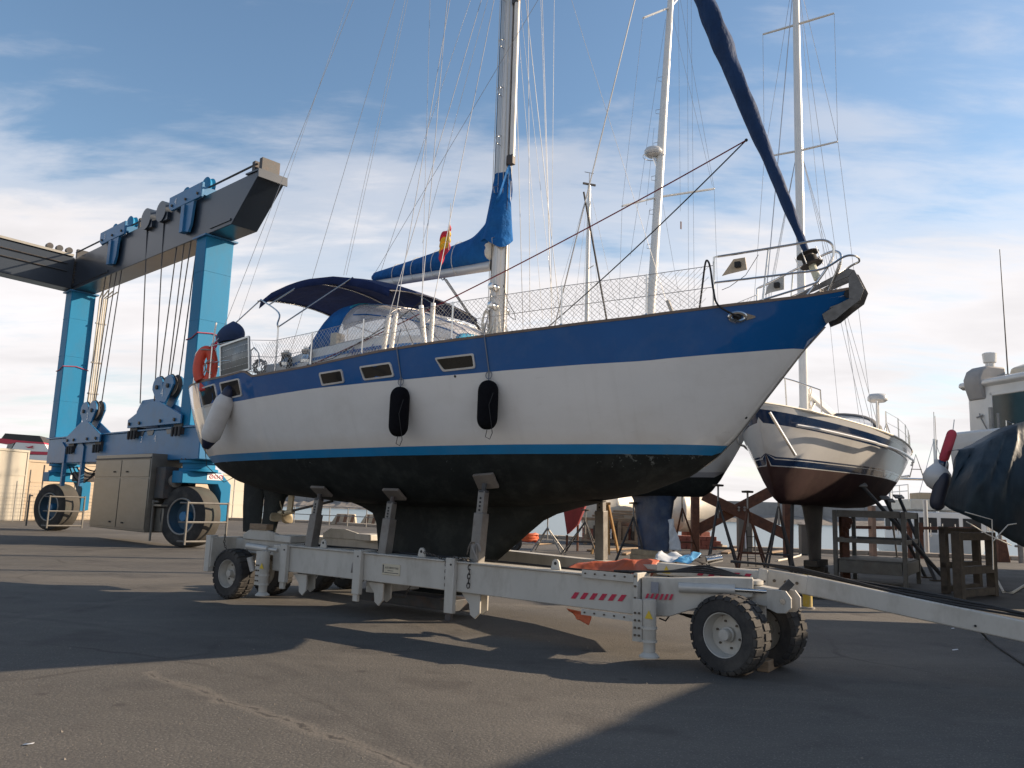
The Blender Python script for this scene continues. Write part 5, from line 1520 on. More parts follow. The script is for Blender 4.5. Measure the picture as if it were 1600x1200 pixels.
# ------------------------------------------------------------------ travel lift
M_lift = mat('lift_cyan_blue', (0.006, 0.17, 0.335), 0.55, spec=.25, var=0.07, scale=0.6, dirt=(0.04, 0.14, 0.24), dirt_amt=0.5, dirt_scale=0.9, stretch=(1, 1, .4), rust=(.06, .10, .13), rust_scale=3, rust_at=.67)
M_lift2 = mat('lift_mid_blue', (0.022, 0.155, 0.33), 0.42, var=0.1, scale=1, dirt=(.04, .10, .16), dirt_amt=.5, dirt_scale=1.5, rust=(.07, .06, .05), rust_scale=4, rust_at=.67)
M_beam = mat('lift_beam_slate', (0.020, 0.030, 0.046), 0.35, var=0.15, scale=0.7, coat=.12, rust=(.05, .04, .035), rust_scale=2.5, rust_at=.66)
M_sst = mat('cabinet_steel', (.17, .16, .14), .36, .5, var=.14, scale=1.5, stretch=(1, 1, 3), dirt=(.2, .18, .15), dirt_amt=.4)
M_cable = mat('hoist_cable', (.05, .05, .055), .5, .4)
M_num = mat('number_white', (.75, .76, .78), .6)
GA = math.atan2(8.18, -8.96)
GF = Frame((-10.47, 26.93, 0), GA)
lift = thing('travel_lift', 'tall blue travel lift on huge tyres behind the yacht stern', 'travel lift', GF.o, GA)
GB = 12.1
M_guard = mat('guard_dull_steel', (.17, .16, .145), .6, .3, var=.2, scale=4)
def lp(name, mt, bevel=.02, par=None, **k):
    def f(mb): return mb.build(name, mt, par or lift, bevel=bevel, **k)
    return f
def side_frame(y, full=True):
    # sill beam
    m = MB(); m.bx(-1.0, 12.9, y - .45, y + .45, 2.85, 3.92); sb = m.build('sill_beam', M_lift2, lift, bevel=.03)
    m = MB(); m.bx(-1.1, 13.0, y - .52, y + .52, 3.92, 3.97); m.build('beam_flange', M_lift2, sb)
    # legs
    for x, s in ((.1, 1), (12.4, 1)):
        m = MB(); m.bx(x - .35, x + .38, y - .52, y + .50, 3.972, 10.55); lg = m.build('leg', M_lift, lift, bevel=.03)
        m = MB(); m.bx(x - .45, x + .48, y - .62, y + .60, 10.50, 10.56); m.build('leg_flange', M_lift2, lg)
        m = MB()
        zt = 7.05
        ring = [Vector((x + .015 + a, y - .01 + b, zt + .12 * math.sin(k * 1.3))) for k, (a, b) in enumerate([(-.385, -.53), (-.385, 0), (-.385, .53), (.0, .53), (.385, .53), (.385, 0), (.385, -.53), (0, -.53)])]
        if full:
            for zs_ in (5.6, 7.6, 9.3):
                mm = MB(); mm.bar((x - .352, y - .5, zs_), (x - .352, y + .48, zs_), .012, .03); mm.bar((x - .33, y + .502, zs_), (x + .36, y + .502, zs_), .012, .03); mm.build('weld_seam', M_lift, lg)
        if full: m.tube(ring, .022, 6, closed=True); m.build('lashing', mat('pink_strap', (.30, .06, .10), .8), lg)
    # top girder with a raked end
    poly = [(13.0, 10.57), (13.0, 12.05), (-3.3, 12.05), (-3.3, 11.85), (-1.85, 10.57)]
    m = MB(); m.prism(poly, (0, y, 0), (1, 0, 0), (0, 0, 1), .95); gd = m.build('top_girder', M_beam, lift, bevel=.02)
    m = MB(); m.bar((-2.6, y, 12.09), (-3.40, y, 12.05), 1.05, .05); m.bar((-3.39, y, 12.09), (-3.42, y, 11.8), 1.05, .05); m.build('end_cap', M_beam, gd)
    m = MB(); m.bar((12.9, y + .49, 10.75), (8.2, y + .49, 10.75), .04, .07); m.build('cable_tray', M_beam, gd)
    m = MB(); m.bar((-.4, y + .49, 10.75), (-1.8, y + .49, 10.75), .04, .07); m.build('cable_tray', M_beam, gd)
    for k in range(9):
        m = MB(); z = 10.62 + .15 * k; m.cyl((12.05, y + .47, z), (12.05, y + .51, z), .035, 6); m.build('bolt', M_bolt, gd)
    # rails and posts on top
    for dz, dy in ((.25, -.3), (.40, .3)):
        m = MB(); m.tube([(12.7, y + dy, 12.05 + dz), (-2.9, y + dy, 12.05 + dz)], .035, 6); m.build('top_rail', M_dkst, gd)
    for x in (12.6, 9.6, 6, 4.6, -2.7, -3.15):
        m = MB(); m.bx(x - .09, x + .09, y - .32, y + .32, 12.05, 12.58); m.build('rail_post', M_dkst, gd)
    return gd
g1 = side_frame(0)
g2 = side_frame(10.2, False)
m = MB(); m.prism([(.53, 10.6), (9.65, 10.9), (9.65, 12.3), (.53, 12.05)], (12.5, 0, 0), (0, 1, 0), (0, 0, 1), .8); cb = m.build('cross_girder', M_beam, lift, bevel=.02)
m = MB(); m.bar((12.5, .6, 12.12), (12.5, 9.65, 12.36), .95, .1); m.build('girder_flange', mat('flange_grey', (.30, .29, .26), .6, var=.1), cb)
for z in (11.35, 11.7):
    m = MB(); m.tube([(12.06, .8, z), (12.06, 9.6, z + .2)], .03, 6); m.build('girder_pipe', M_dkst, cb)
for k in range(3):
    m = MB(); m.lathe([(.14, -.1), (.14, .1)], (12.3, .75 + .4 * k, 12.35), (1, 0, 0), 14); m.build('pulley', M_dkst, cb)
# travelling wheels with one-sided forks
def corner(x, y, sgn):
    m = MB(); m.lathe([(.62, 0), (.62, .08), (.52, .1), (.52, .26), (.62, .27), (.62, .36)], (x, y - .1, 2.48), n=28); tb = m.build('slewing_ring', M_lift, lift, smooth=40)
    for k in range(14):
        a = 2 * math.pi * k / 14; m = MB(); m.cyl((x + .57 * math.cos(a), y - .1 + .57 * math.sin(a), 2.83), (x + .57 * math.cos(a), y - .1 + .57 * math.sin(a), 2.89), .035, 6); m.build('bolt', M_bolt, tb)
    poly = [(.62, 2.48), (-.72, 2.48), (-1.12, 2.08), (-1.12, .95), (-.80, .75), (-.72, 1.0), (-.72, 1.75), (-.88, 1.98), (-.62, 2.06), (.62, 2.1)]
    poly = [(.62, 2.48), (-.72, 2.48), (-1.12, 2.08), (-1.12, .9), (-.76, .8), (-.76, 1.82), (-.98 + .35, 2.08), (.62, 2.08)]
    m = MB(); m.prism(poly, (x, y, 0), (0, 1, 0), (0, 0, 1), .72); fk = m.build('wheel_fork', M_lift, lift, bevel=.02)
    m = MB(); m.bx(x - .37, x - .362, y + .12 - .9, y + .12 - .35, 2.22, 2.44); m.build('warning_sign', M_num, fk)
    for k in range(3):
        c = Vector((x - .372, y - .26 - .17 * (k - .0) - .12, 2.33))
        m = MB(); m.tube([c + Vector((0, .062 * math.cos(t), .062 * math.sin(t))) for t in np.linspace(0, 2 * math.pi, 18, endpoint=False)], .012, 5, closed=True); m.bar(c + Vector((0, -.04, .04)), c + Vector((0, .04, -.04)), .012, .014); m.build('sign_ring', M_red, fk)
    wheel_big((x, y + .05, 1.0), .99, .78, fk)
    # guard rail round the wheel
    for zz_ in (.25, .85, 1.45):
        m = MB(); m.tube([(x - 1.2, y - .62, zz_), (x - 1.2, y + .75, zz_)], .035, 6); m.tube([(x - 1.2, y + .75, zz_), (x - .9, y + .85, zz_)], .03, 6); m.build('guard_rail', M_guard, lift)
    for yy in (-.62, .75):
        m = MB(); m.tube([(x - 1.2, y + yy, .15), (x - 1.2, y + yy, 1.5)], .04, 6); m.build('guard_post', M_guard, lift)
    m = MB(); m.tube([(x + 1.15, y + .8, .15), (x + 1.15, y + .8, 1.5)], .04, 6); m.tube([(x + 1.15, y + .8, 1.45), (x + .8, y + .8, 1.45)], .035, 6); m.build('guard_post', M_guard, lift)
def wheel_big(c, r_, w, par):
    c = Vector(c); h = w / 2; ax = Vector((-.33, .944, 0))
    rim = mat('rim_dark_blue', (.03, .07, .11), .5, .2)
    m = MB(); rr_ = r_ * .56
    m.lathe([(rr_ * 1.02, h * .98), (rr_, h * .8), (rr_ * .8, h * .3), (rr_ * .32, h * .12), (0, h * .12)], c, ax, 36, cap=False)
    wo_ = m.build('wheel', rim, par, smooth=40)
    m = MB(); m.lathe([(rr_ * .3, h * .1), (rr_ * .3, h * .75), (rr_ * .26, h * .85), (0, h * .85)], c, ax, 18); m.build('hub', M_lift2, wo_)
    m = MB(); m.tube([c + ax * h * .99 + ax.cross(Vector((0, 0, 1))) * (rr_ * 1.04 * math.cos(t)) + Vector((0, 0, rr_ * 1.04 * math.sin(t))) for t in np.linspace(0, 2 * math.pi, 32, endpoint=False)], .03, 6, closed=True); m.build('rim_ring', M_galv, wo_)
    m = MB()
    for pr, k in (([(rr_, h * .95), (rr_ * 1.1, h), (r_ * .90, h), (r_ * .985, h * .88)], 0), ([(r_ * .985, h * .88), (r_, h * .6), (r_, -h * .6), (r_ * .985, -h * .88)], 1), ([(r_ * .985, -h * .88), (r_ * .9, -h), (rr_, -h)], 0)):
        m.m = k; m.lathe(pr, c, ax, 56, cap=False)
    m.build('tyre', [M_tyre, mat('sunlit_dusty_tread', (.055, .05, .043), .9, var=.25, scale=3, dirt=(.05, .075, .065), dirt_amt=.5)], wo_, smooth=40)  # tread paler than sidewalls: sunlight put into its colour, along with dust
corner(0.0, 0, 1); corner(12.2, 0, 1); corner(0.0, 10.2, 1); corner(12.2, 10.2, 1)
# gusset frames under the sill by the far wheel
for x in (10.6, 8.6):
    m = MB(); m.prism([(0, 2.86), (.9, 2.86), (.9, 3.4), (.45, 3.75), (0, 3.5)], (x, .49, 0), (1, 0, 0), (0, 0, 1), .06); m.prism([(0, 2.86), (.18, 2.86), (.18, 1.9), (0, 1.9)], (x, .45, 0), (1, 0, 0), (0, 0, 1), .14); m.build('gusset', M_lift2, lift, bevel=.01)
m = MB(); m.bx(1.4, 1.65, .2, .46, 1.9, 2.85); m.build('hanger', M_lift2, lift, bevel=.01)
m = MB(); m.bx(9.3, 10.4, -.3, .2, 2.1, 2.5); m.build('hydraulic_block', M_dkst, lift, bevel=.02)
# engine cabinet under the sill
m = MB(); m.bx(1.2, 5.9, -.35, .98, .42, 3.05); cab = m.build('engine_cabinet', M_sst, lift, bevel=.02)
for x0, x1, z0, z1 in ((1.25, 3.5, .5, 2.2), (3.56, 5.85, .5, 2.2), (1.25, 3.5, 2.26, 2.85), (3.56, 5.85, 2.26, 2.85)):
    m = MB(); m.bx(x0, x1, .98, 1.0, z0, z1); d_ = m.build('cabinet_door', M_sst, cab, bevel=.006)
    m = MB(); xm = x0 + .5 if x0 > 3 else x1 - .5; m.bx(xm - .06, xm + .06, 1.0, 1.03, z0 + .15, z0 + .2); m.build('door_handle', M_black, d_)
m = MB(); m.bx(1.2, 5.9, .98, 1.02, 2.88, 2.93); m.build('door_hinge_rail', M_dkst, cab)
m = MB(); m.bx(.5, 1.18, -.3, .8, 1.55, 2.6); en = m.build('engine', M_dkst, lift, bevel=.03)
for y_, z_, r_ in ((.45, 2.15, .22), (-.05, 2.2, .16), (.2, 1.85, .12)):
    m = MB(); m.lathe([(r_, 0), (r_, .12), (r_ * .6, .13), (r_ * .3, .2), (0, .2)], (.5, y_, z_), (-1, 0, 0), 18); m.build('engine_pulley', M_galv, en)
m = MB(); m.bx(.45, 1.18, -.3, .85, 1.30, 1.36); m.build('engine_tray', M_sst, en)
m = MB(); m.bx(.6, 1.15, -.2, .7, .45, 1.25); m.build('fuel_tank', M_sst, en, bevel=.03)
# trolleys, hook blocks, cables
def trolley(xc, num):
    m = MB(); m.prism([(-1.25, 11.95), (1.05, 11.95), (1.25, 12.1), (1.25, 12.5), (-1.25, 12.5)], (xc, .62, 0), (1, 0, 0), (0, 0, 1), .10); tr = m.build('trolley', M_lift2, lift, bevel=.02)
    m = MB(); m.prism([(-1.25, 11.95), (1.25, 11.95), (1.25, 12.5), (-1.25, 12.5)], (xc, -.62, 0), (1, 0, 0), (0, 0, 1), .10); m.bx(xc - 1.1, xc - .9, -.6, .6, 12.1, 12.4); m.bx(xc + .9, xc + 1.1, -.6, .6, 12.1, 12.4); m.build('trolley_frame', M_lift2, tr)
    for dx in (-.75, .75):
        m = MB(); m.lathe([(.30, -.12), (.36, -.10), (.3, 0), (.36, .10), (.30, .12)], (xc + dx, .2, 12.55), (0, 1, 0), 20); m.build('pulley', M_lift, tr)
    m = MB(); m.prism([(-.7, 11.95), (.0, 11.95), (-.05, 10.95), (-.45, 10.85), (-.6, 11.1)], (xc, .60, 0), (1, 0, 0), (0, 0, 1), .09); m.build('trolley_arm', M_lift2, tr)
    m = MB(); m.bx(xc - .15, xc + .1, .5, .72, 10.9, 11.9); m.build('trolley_arm', M_lift2, tr)
    text('trolley_number', num, .34, M_num, tr, basis(Vector((xc + .7, .677, 12.22)), (-1, 0, 0), (0, 0, 1)))
    for dx in (-1.0, -.1, .95):
        m = MB(); m.lathe([(.05, 0), (.05, .05), (0, .05)], (xc + dx, .67, 12.12), (0, 1, 0), 8); m.build('bolt', M_bolt, tr)
    return tr
trolley(7.75, '3'); trolley(1.35, '4')
for x, r_ in ((4.6, .42), (3.3, .40)):
    m = MB(); m.lathe([(r_, -.3), (r_, .3)], (x, .35, 12.15), (0, 1, 0), 24); m.bx(x - .5, x + .1, -.2, .6, 11.75, 12.05); m.build('winch_drum', M_beam, lift, smooth=40)
def hook(xc, zc, num, hw, gx, gz, q_=.78):
    y_ = .35
    m = MB()
    th = np.linspace(0, 2 * math.pi, 18, endpoint=False)
    out = [(-.95, .25)] + [(-.5 + .48 * math.cos(t), .25 + .48 * math.sin(t)) for t in np.linspace(math.pi, .45, 9)] + [(0, .25)] + [(.5 + .48 * math.cos(t), .25 + .48 * math.sin(t)) for t in np.linspace(math.pi - .45, -.2, 9)] + [(.35, -.55), (.1, -.75), (-.1, -.75), (-.35, -.55)]
    out = [(a * q_ * 1.08, b * q_) for a, b in out]
    for dy in (-.16, .16): m.prism(out, (xc, y_ + dy, zc), (1, 0, 0), (0, 0, 1), .07)
    hb_ = m.build('hook_block', M_lift2, lift, bevel=.01)
    for dx in (-.5, .5):
        m = MB(); m.lathe([(.39, -.11), (.41, -.1), (.33, 0), (.41, .1), (.39, .11)], (xc + dx * .84, y_, zc + .2), (0, 1, 0), 22); m.lathe([(.08, 0), (.08, .06)], (xc + dx * .84, y_ + .19, zc + .18), (0, 1, 0), 10); m.build('sheave', M_dkst, hb_)
    text('hook_number', num, .42, M_num, hb_, basis(Vector((xc, y_ + .20, zc - .05)), (-1, 0, 0), (0, 0, 1)))
    m = MB()
    gp = [(-hw, 0), (-hw, .3), (-.35, .85), (.35, .85), (hw, .3), (hw, 0)]
    for dy in (-.2, .26): m.prism(gp, (gx, y_ + dy, gz), (1, 0, 0), (0, 0, 1), .06)
    sp = m.build('spreader_plate', M_lift2, lift, bevel=.01)
    for dx in (-.8, -.3, .5, .9):
        m = MB(); m.lathe([(.06, 0), (.06, .05), (0, .05)], (gx + dx * hw, y_ + .29, gz + .14), (0, 1, 0), 8); m.build('bolt', M_bolt, sp)
    for dx in (-1, 1):
        m = MB(); q = gx + dx * (hw - .35); m.bx(q - .3, q + .3, y_ - .1, y_ + .2, gz - .35, gz + .02); 
        for k in range(3): m.tube([(q - .25 + .25 * k, y_ + .25, gz - .1), (q - .25 + .25 * k, y_ + .25, gz - .42)], .05, 6)
        m.build('shackle', M_dkst, sp)
    return hb_
hook(8.5, 4.75, '3', 1.75, 8.5, 3.98 - .35)
hook(1.9, 5.25, '4', 2.1, 2.2, 4.05)
m = MB(); m.prism([(0, 0), (2.0, 0), (2.0, .75), (1.6, 1.15), (.0, 1.15)], (2.6, -.1, 3.98), (1, 0, 0), (0, 0, 1), .7); m.build('machine_hood', M_lift2, lift, bevel=.05)
m = MB(); m.bx(.2, 2.4, -.3, .3, 3.98, 4.5); m.build('valve_block', M_lift, lift, bevel=.04)
def cable(p, q):
    m = MB(); m.tube([p, q], .022, 5); m.build('hoist_rope', M_cable, lift)
for dx0, dx1 in ((-.9, -.95), (-.45, -.1), (.2, .1), (.75, .95)):
    cable((7.75 + dx0, .4, 12.3), (8.5 + dx1 * .8, .35, 4.95)); cable((1.35 + dx0, .4, 12.3), (1.9 + dx1 * .8, .35, 5.45))
cable((4.75, .5, 12), (4.2, .3, 5.0)); cable((3.3, .5, 12), (2.9, .35, 5.0))
for x, t in ((4.3, '3'), (3.2, '4')):
    text('sill_number', t, .36, M_num, lift, basis(Vector((x - .9, .456, 3.62)), (-1, 0, 0), (0, 0, 1)))
for x in (4.3, 3.5, 2.7, 1.2):
    m = MB(); m.prism([(-.3, 3.93), (.3, 3.93), (.18, 3.75), (-.18, 3.75)], (x, .46, 0), (1, 0, 0), (0, 0, 1), .02); m.build('sill_notch', M_beam, lift)
for k in range(5):
    m = MB(); m.tube(sag(Vector((6.2 + .3 * k, .3, 2.84)), Vector((9.2 + .4 * k, .2, 2.7)), .25 + .12 * k), .03, 6); m.build('hydraulic_hose', M_black, lift)
for k in range(4):
    m = MB(); m.tube(sag(Vector((.9, .1 + .15 * k, 2.6)), Vector((-.3, -.1 + .1 * k, 2.75)), .15 + .07 * k), .03, 6); m.build('hydraulic_hose', M_black, lift)
# white service pipes by the far leg
for k in range(4):
    m = MB(); m.tube([(11.85, -.62 - .09 * k, 4.0), (11.85, -.62 - .09 * k, 10.4), (11.5, -.62 - .2 * k, 10.75)], .035, 6); m.build('service_pipe', mat('pipe_cream', (.52, .48, .40), .6), lift)
for z in (6.0, 7.4, 9.2):
    m = MB(); m.bx(11.8, 11.9, -1.0, -.55, z, z + .06); m.build('pipe_clamp', M_galv, lift)
# ------------------------------------------------------------------ left background: walls, ferry, pallet
M_cream = mat('cream_panel', (.36, .29, .21), .75, var=.08, scale=.6, dirt=(.36, .29, .22), dirt_amt=.4)
M_pale = mat('pale_panel', (.38, .35, .29), .7, var=.06, scale=.6, dirt=(.4, .36, .3), dirt_amt=.3)
WA, WB = Vector((-28.2, 40.5, 0)), Vector((-20.5, 66, 0))
wd = (WB - WA).normalized(); wn_ = Vector((wd.y, -wd.x, 0))
def shed(name, label, s0, s1, h, depth, mt, cat='container', ribs=0):
    p = WA + wd * s0
    t = thing(name, label, cat, p, math.atan2(wd.y, wd.x))
    L_ = s1 - s0
    m = MB(); m.bx(0, L_, 0.0, depth, 0, h); body = m.build('shell', mt, t, bevel=.02)
    m = MB(); m.bx(-.05, L_ + .05, -.05, depth + .05, h + .002, h + .12); m.build('roof', mt, t)
    n = max(2, int(L_ / 2.4))
    for i in range(n + 1):
        m = MB(); x = L_ * i / n; m.bx(x - .05, x + .05, -.04, -.001, 0, h); m.build('post', M_galv if i % 2 else mt, t)
    for k, z in enumerate(np.linspace(h * .33, h * .66, 2)):
        m = MB(); m.bx(0, L_, -.025, -.001, z - .03, z + .03); m.build('rail', mt, t)
    return t
shed('site_container', 'pale cream container at the left edge behind the travel lift', -7, 4.6, 3.75, 3, M_pale)
shed('site_container', 'lower beige container with an uneven top between the travel lift legs', 4.7, 11.5, 3.25, 3, M_cream)
shed('site_container', 'beige container behind the engine cabinet of the travel lift', 11.6, 20.5, 3.4, 3, M_cream)
shed('site_container', 'farthest white container behind the right travel lift wheel', 20.6, 26.5, 3.3, 3, M_pale)
for s_, lab in ((-.2, 'grey lamp post left of the travel lift by the pale container'), (5.2, 'thin dark post before the beige container')):
    p = WA + wd * s_ + wn_ * .6
    t = thing('post', lab, 'post', p)
    m = MB(); m.tube([(0, 0, 0), (0, 0, 3.9 if s_ < 0 else 3.1)], .10 if s_ < 0 else .04, 10); m.build('shaft', M_galv if s_ < 0 else M_dkst, t)
    m = MB(); m.lathe([(.2, 0), (.2, .04), (.08, .1)], n=12); m.build('base_plate', M_galv, t)
# chain-link site fence along the containers
fence = thing('mesh_fence', 'thin wire mesh fence in front of the beige containers', 'fence', WA + wn_ * .9, math.atan2(wd.y, wd.x))
m = MB()
for x in np.arange(0.5, 20, .22): m.tube([(x, 0, .1), (x, 0, 2.0)], .006, 3, cap=False)
for z in np.arange(.1, 2.05, .2): m.tube([(0.5, 0, z), (20, 0, z)], .006, 3, cap=False)
o = m.build('wire_mesh', M_galv, fence, smooth=0); o['kind'] = 'stuff'
for x in np.arange(.5, 20.1, 2.8):
    m = MB(); m.tube([(x, 0, 0), (x, 0, 2.15)], .03, 6); m.build('fence_post', M_galv, fence)
# pallet with coiled hoses
pc = gnd(22, 812)
t = thing('pallet', 'wooden pallet carrying coiled hoses beside the container', 'pallet', pc, .25)
for y_ in (-.5, 0, .5):
    m = MB(); m.bx(-.9, .9, y_ - .06, y_ + .06, 0, .1); m.build('bearer', M_wood, t)
for x in np.linspace(-.8, .8, 6):
    m = MB(); m.bx(x - .08, x + .08, -.6, .6, .102, .13); m.build('board', M_wood, t)
rr = random.Random(21)
for k, (col, nm) in enumerate((((.03, .035, .05), 'dark'), ((.45, .46, .48), 'pale'), ((.06, .08, .14), 'navy'))):
    pts = [Vector((.85 * math.cos(a) * rr.uniform(.7, 1.1), .5 * math.sin(a) * rr.uniform(.7, 1.1), .2 + .14 * k + .10 * rr.random() + a * .007)) for a in np.linspace(0, 10 * math.pi, 90)]
    m = MB(); m.tube(pts, .06, 6); o = m.build('hose_coil', mat('hose_' + nm, col, .6), None); o.location = pc; tag(o, ['dark hose coil at the bottom of the pallet', 'pale hose coil in the middle of the pallet', 'navy hose coil on top of the pallet'][k], 'hose')
# ferry behind the wall
FD = 170.0
def fp_(x, y, dy=0): return at(x, y, FD + dy)
fo = at(30, 760, FD); fo.z = -1.5
ferry = thing('ferry', 'white ferry with red trim and black funnel top behind the containers', 'ferry', fo)
M_fw = mat('ferry_white', (.72, .68, .64), .5, var=.05, scale=.1); M_fr = mat('ferry_red', (.50, .03, .06), .5); M_fk = mat('ferry_black', (.035, .033, .03), .7, var=.3, scale=.3)
def slab(name, pts, depth, mt):
    m = MB(); a = [fp_(*p) - fo for p in pts]; b = [x + Vector((-depth * .25, depth, 0)) for x in a]; k = len(a)
    m._add(a + b, [tuple(range(k)), tuple(range(2 * k - 1, k - 1, -1))] + [(i, (i + 1) % k, k + (i + 1) % k, k + i) for i in range(k)])
    return m.build(name, mt, ferry, smooth=0)
slab('funnel_top', [(2, 685), (8, 677), (62, 681), (68, 691), (30, 688)], 9, M_fk)
slab('upper_band', [(-10, 685), (2, 685), (30, 688.2), (68, 691.2), (70, 694), (25, 691), (18, 694), (-10, 691)], 10, M_fr)
slab('funnel', [(25, 691.2), (70, 694.2), (77, 706), (17, 704)], 9, M_fw)
slab('lower_band', [(17, 704.2), (77, 706.2), (78, 711), (16, 708)], 9.5, M_fr)
slab('deck_house', [(-60, 708), (90, 711.5), (92, 745), (-60, 742)], 22, M_fw)
slab('hull', [(-90, 742.5), (140, 746), (130, 790), (-80, 786)], 26, M_fw)
slab('mast_pod', [(12, 694), (22, 692), (15, 706), (8, 706)], 3, M_galv)
slab('emblem', [(40, 697.5), (44, 698.5), (52, 696.5), (50, 699), (53, 700), (44, 700)], -.3, M_fr)
for k in range(6):
    a = fp_(-20 + 15 * k, 722) - fo; m = MB(); m.box(a + Vector((0, -.05, 0)), (.9, .3, .8)); m.build('window', M_black, ferry)
# ------------------------------------------------------------------ other boats ashore and afloat
def gen_hull(parent, L_, hbm, zbot, zs_b, zs_s, paints, name='hull', stern=.62, full=.32, stem=1.3, deckm=None, n_st=40, bow_full=.75):
    """round hull, bow at x=+L/2; paints: list of (top height fraction or z function, material) from the bottom up"""
    rows = []
    us = [L_ / 2 - L_ * (0.5 - 0.5 * math.cos(math.pi * i / n_st)) for i in range(n_st + 1)]
    mats = [p[1] for p in paints]
    sub = 5
    for u in us:
        t = (L_ / 2 - u) / L_                                   # 0 bow .. 1 stern
        b = hbm * (math.sin(min(1, t / .55) * math.pi / 2) ** bow_full if t < .55 else lerp(1, stern, ((t - .55) / .45) ** 2))
        b = max(.01, b)
        zs = lerp(zs_b, zs_s, t) - .12 * math.sin(math.pi * t)
        stem_f = max(0, 1 - t / (stem / L_)) ** 1.25
        aft = max(0, (t - .72) / .28) ** 1.5
        zk = lerp(zbot, zs - .02, stem_f) if stem_f > 0 else lerp(zbot, paints[0][0] + .12, aft)
        nn = lerp(.85, full, min(1, t / .4))
        lv = [zk]
        for ztop, _ in paints[:-1]:
            zt = ztop(t, zs) if callable(ztop) else ztop
            lv.append(min(zs, max(zk, zt)))
        lv.append(zs)
        zz_ = []
        for k in range(len(lv) - 1):
            zz_ += [lerp(lv[k], lv[k + 1], (i / sub) ** (2 if k == 0 else 1)) for i in range(sub)]
        zz_.append(zs)
        half = [(b * (max(0, (z - zk)) / max(1e-3, zs - zk)) ** nn, z) for z in zz_]
        rows.append([Vector((u, -v, z)) for v, z in reversed(half)] + [Vector((u, v, z)) for v, z in half])
    m = MB(); m.grid(rows); w = len(rows[0]); nh = w // 2
    mi = []
    for i in range(len(rows) - 1):
        for j in range(w - 1):
            k = (j - nh) if j >= nh else (w - 2 - j - nh)
            mi.append(min(len(mats) - 1, max(0, k // sub)))
    m.mi = mi
    m.m = len(mats) - 1
    m._add(rows[-1], [tuple(range(w))])
    o = m.build(name, mats, parent, merge=True, smooth=50)
    dk = MB(); dk.grid([[Vector((r[0].x, r[0].y * s_, r[0].z - .03 + .06 * (1 - s_ * s_))) for s_ in (-.98, -.5, 0, .5, .98)] for r in rows])
    dk.build('deck', deckm or M_deck, parent)
    def edge(u, s_):
        best = min(rows, key=lambda r: abs(r[0].x - u)); p = best[-1]
        return Vector((u, s_ * p.y, p.z))
    return o, edge
def gen_mast(parent, x, z0, z1, lean=(0, 0), r_=.10, mt=None, spreaders=(.45, .7), sp_w=1.1, name='mast'):
    p, q = Vector((x, 0, z0)), Vector((x + lean[0], lean[1], z1))
    m = MB(); m.tube([p, p.lerp(q, .6), q], [r_, r_, r_ * .75], 14); mo = m.build(name, mt or M_mastw, parent, smooth=60)
    tips = []
    for f in spreaders:
        c = p.lerp(q, f)
        for s_ in (-1, 1):
            e = c + Vector((-.15, s_ * sp_w, .10)); m = MB(); m.bar(c, e, .09, .035, w2=.06); m.build('spreader', mo.data.materials[0], mo, bevel=.008); tips.append(e)
    return mo, p, q, tips
def gwire(parent, p, q, r_=.006, name='stay'):
    m = MB(); m.tube([p, q], r_, 4); return m.build(name, M_wire, parent)
M_mastw = mat('mast_white', (.68, .67, .64), .3, .1, var=.04, dirt=(.5, .47, .42), dirt_amt=.3)
M_navyp = mat('navy_stripe', (.010, .028, .075), .15, var=.1, coat=.7)
M_maroon = mat('maroon_antifouling', (.045, .021, .021), .8, var=.3, scale=1.2, dirt=(.10, .065, .05), dirt_amt=.5, dirt_scale=1.3, spec=.2)
M_wg = mat('white_glossy_topsides', (.58, .575, .56), .2, var=.03, coat=.2, dirt=(.45, .43, .4), dirt_amt=.35, dirt_scale=1.2)
M_dwood = mat('dark_weathered_beam', (.075, .06, .045), .85, var=.35, scale=5, bump=.3, bscale=20)
M_keelg = mat('keel_grey_brown', (.09, .075, .062), .8, var=.3, scale=2)

# ---- white yacht with navy stripes on the right
bow3, st3 = Vector((5.39, 17.5, 0)), Vector((12.4, 27.9, 0))
d3 = bow3 - st3; a3 = math.atan2(d3.y, d3.x); L3 = d3.length
F3 = Frame((bow3 + st3) / 2, a3)
y3 = thing('sailing_yacht', 'white sailing yacht with navy stripes and maroon bottom, propped behind the blue yacht bow', 'sailing yacht', F3.o, a3)
band = lambda t, zs: zs - lerp(.40, .30, t)
h3, e3 = gen_hull(y3, L3, 1.95, 1.95, 4.12, 3.80, [(2.78, M_maroon), (2.80, M_wg), (2.93, M_navyp), (2.95, M_wg), (2.99, M_navyp), (lambda t, zs: zs - lerp(.40, .34, t), M_wg), (lambda t, zs: zs - .12, M_navyp), (0, M_wg)], stern=.72, stem=1.7)
foilo = foil('keel', [(.55, 1.75, .55, .10), (1.2, 1.85, .45, .12), (1.9, 2.2, .2, .17), (2.15, 2.5, -.1, .28)], M_keelg, y3)
foil('rudder', [(2.0, -4.6, -5.0, .05), (2.3, -4.5, -5.0, .06), (2.7, -4.4, -5.0, .07)], M_maroon, y3)
m = MB()
for s_ in (-1, 1): m.tube([e3(u, s_) + Vector((0, s_ * .02, -lerp(.37, .31, (L3 / 2 - u) / L3))) for u in np.linspace(L3 / 2 - 1.0, -L3 / 2 + .05, 30)], .035, 6)
m.build('rubbing_strake', M_wg, y3)
m = MB()
for s_ in (-1, 1): m.tube([e3(u, s_) + Vector((0, 0, .02)) for u in np.linspace(L3 / 2 - .1, -L3 / 2 + .02, 30)], .03, 6)
m.build('toe_rail', mat('rail_cream', (.6, .55, .45), .5), y3)
mx3 = L3 / 2 - L3 * .335
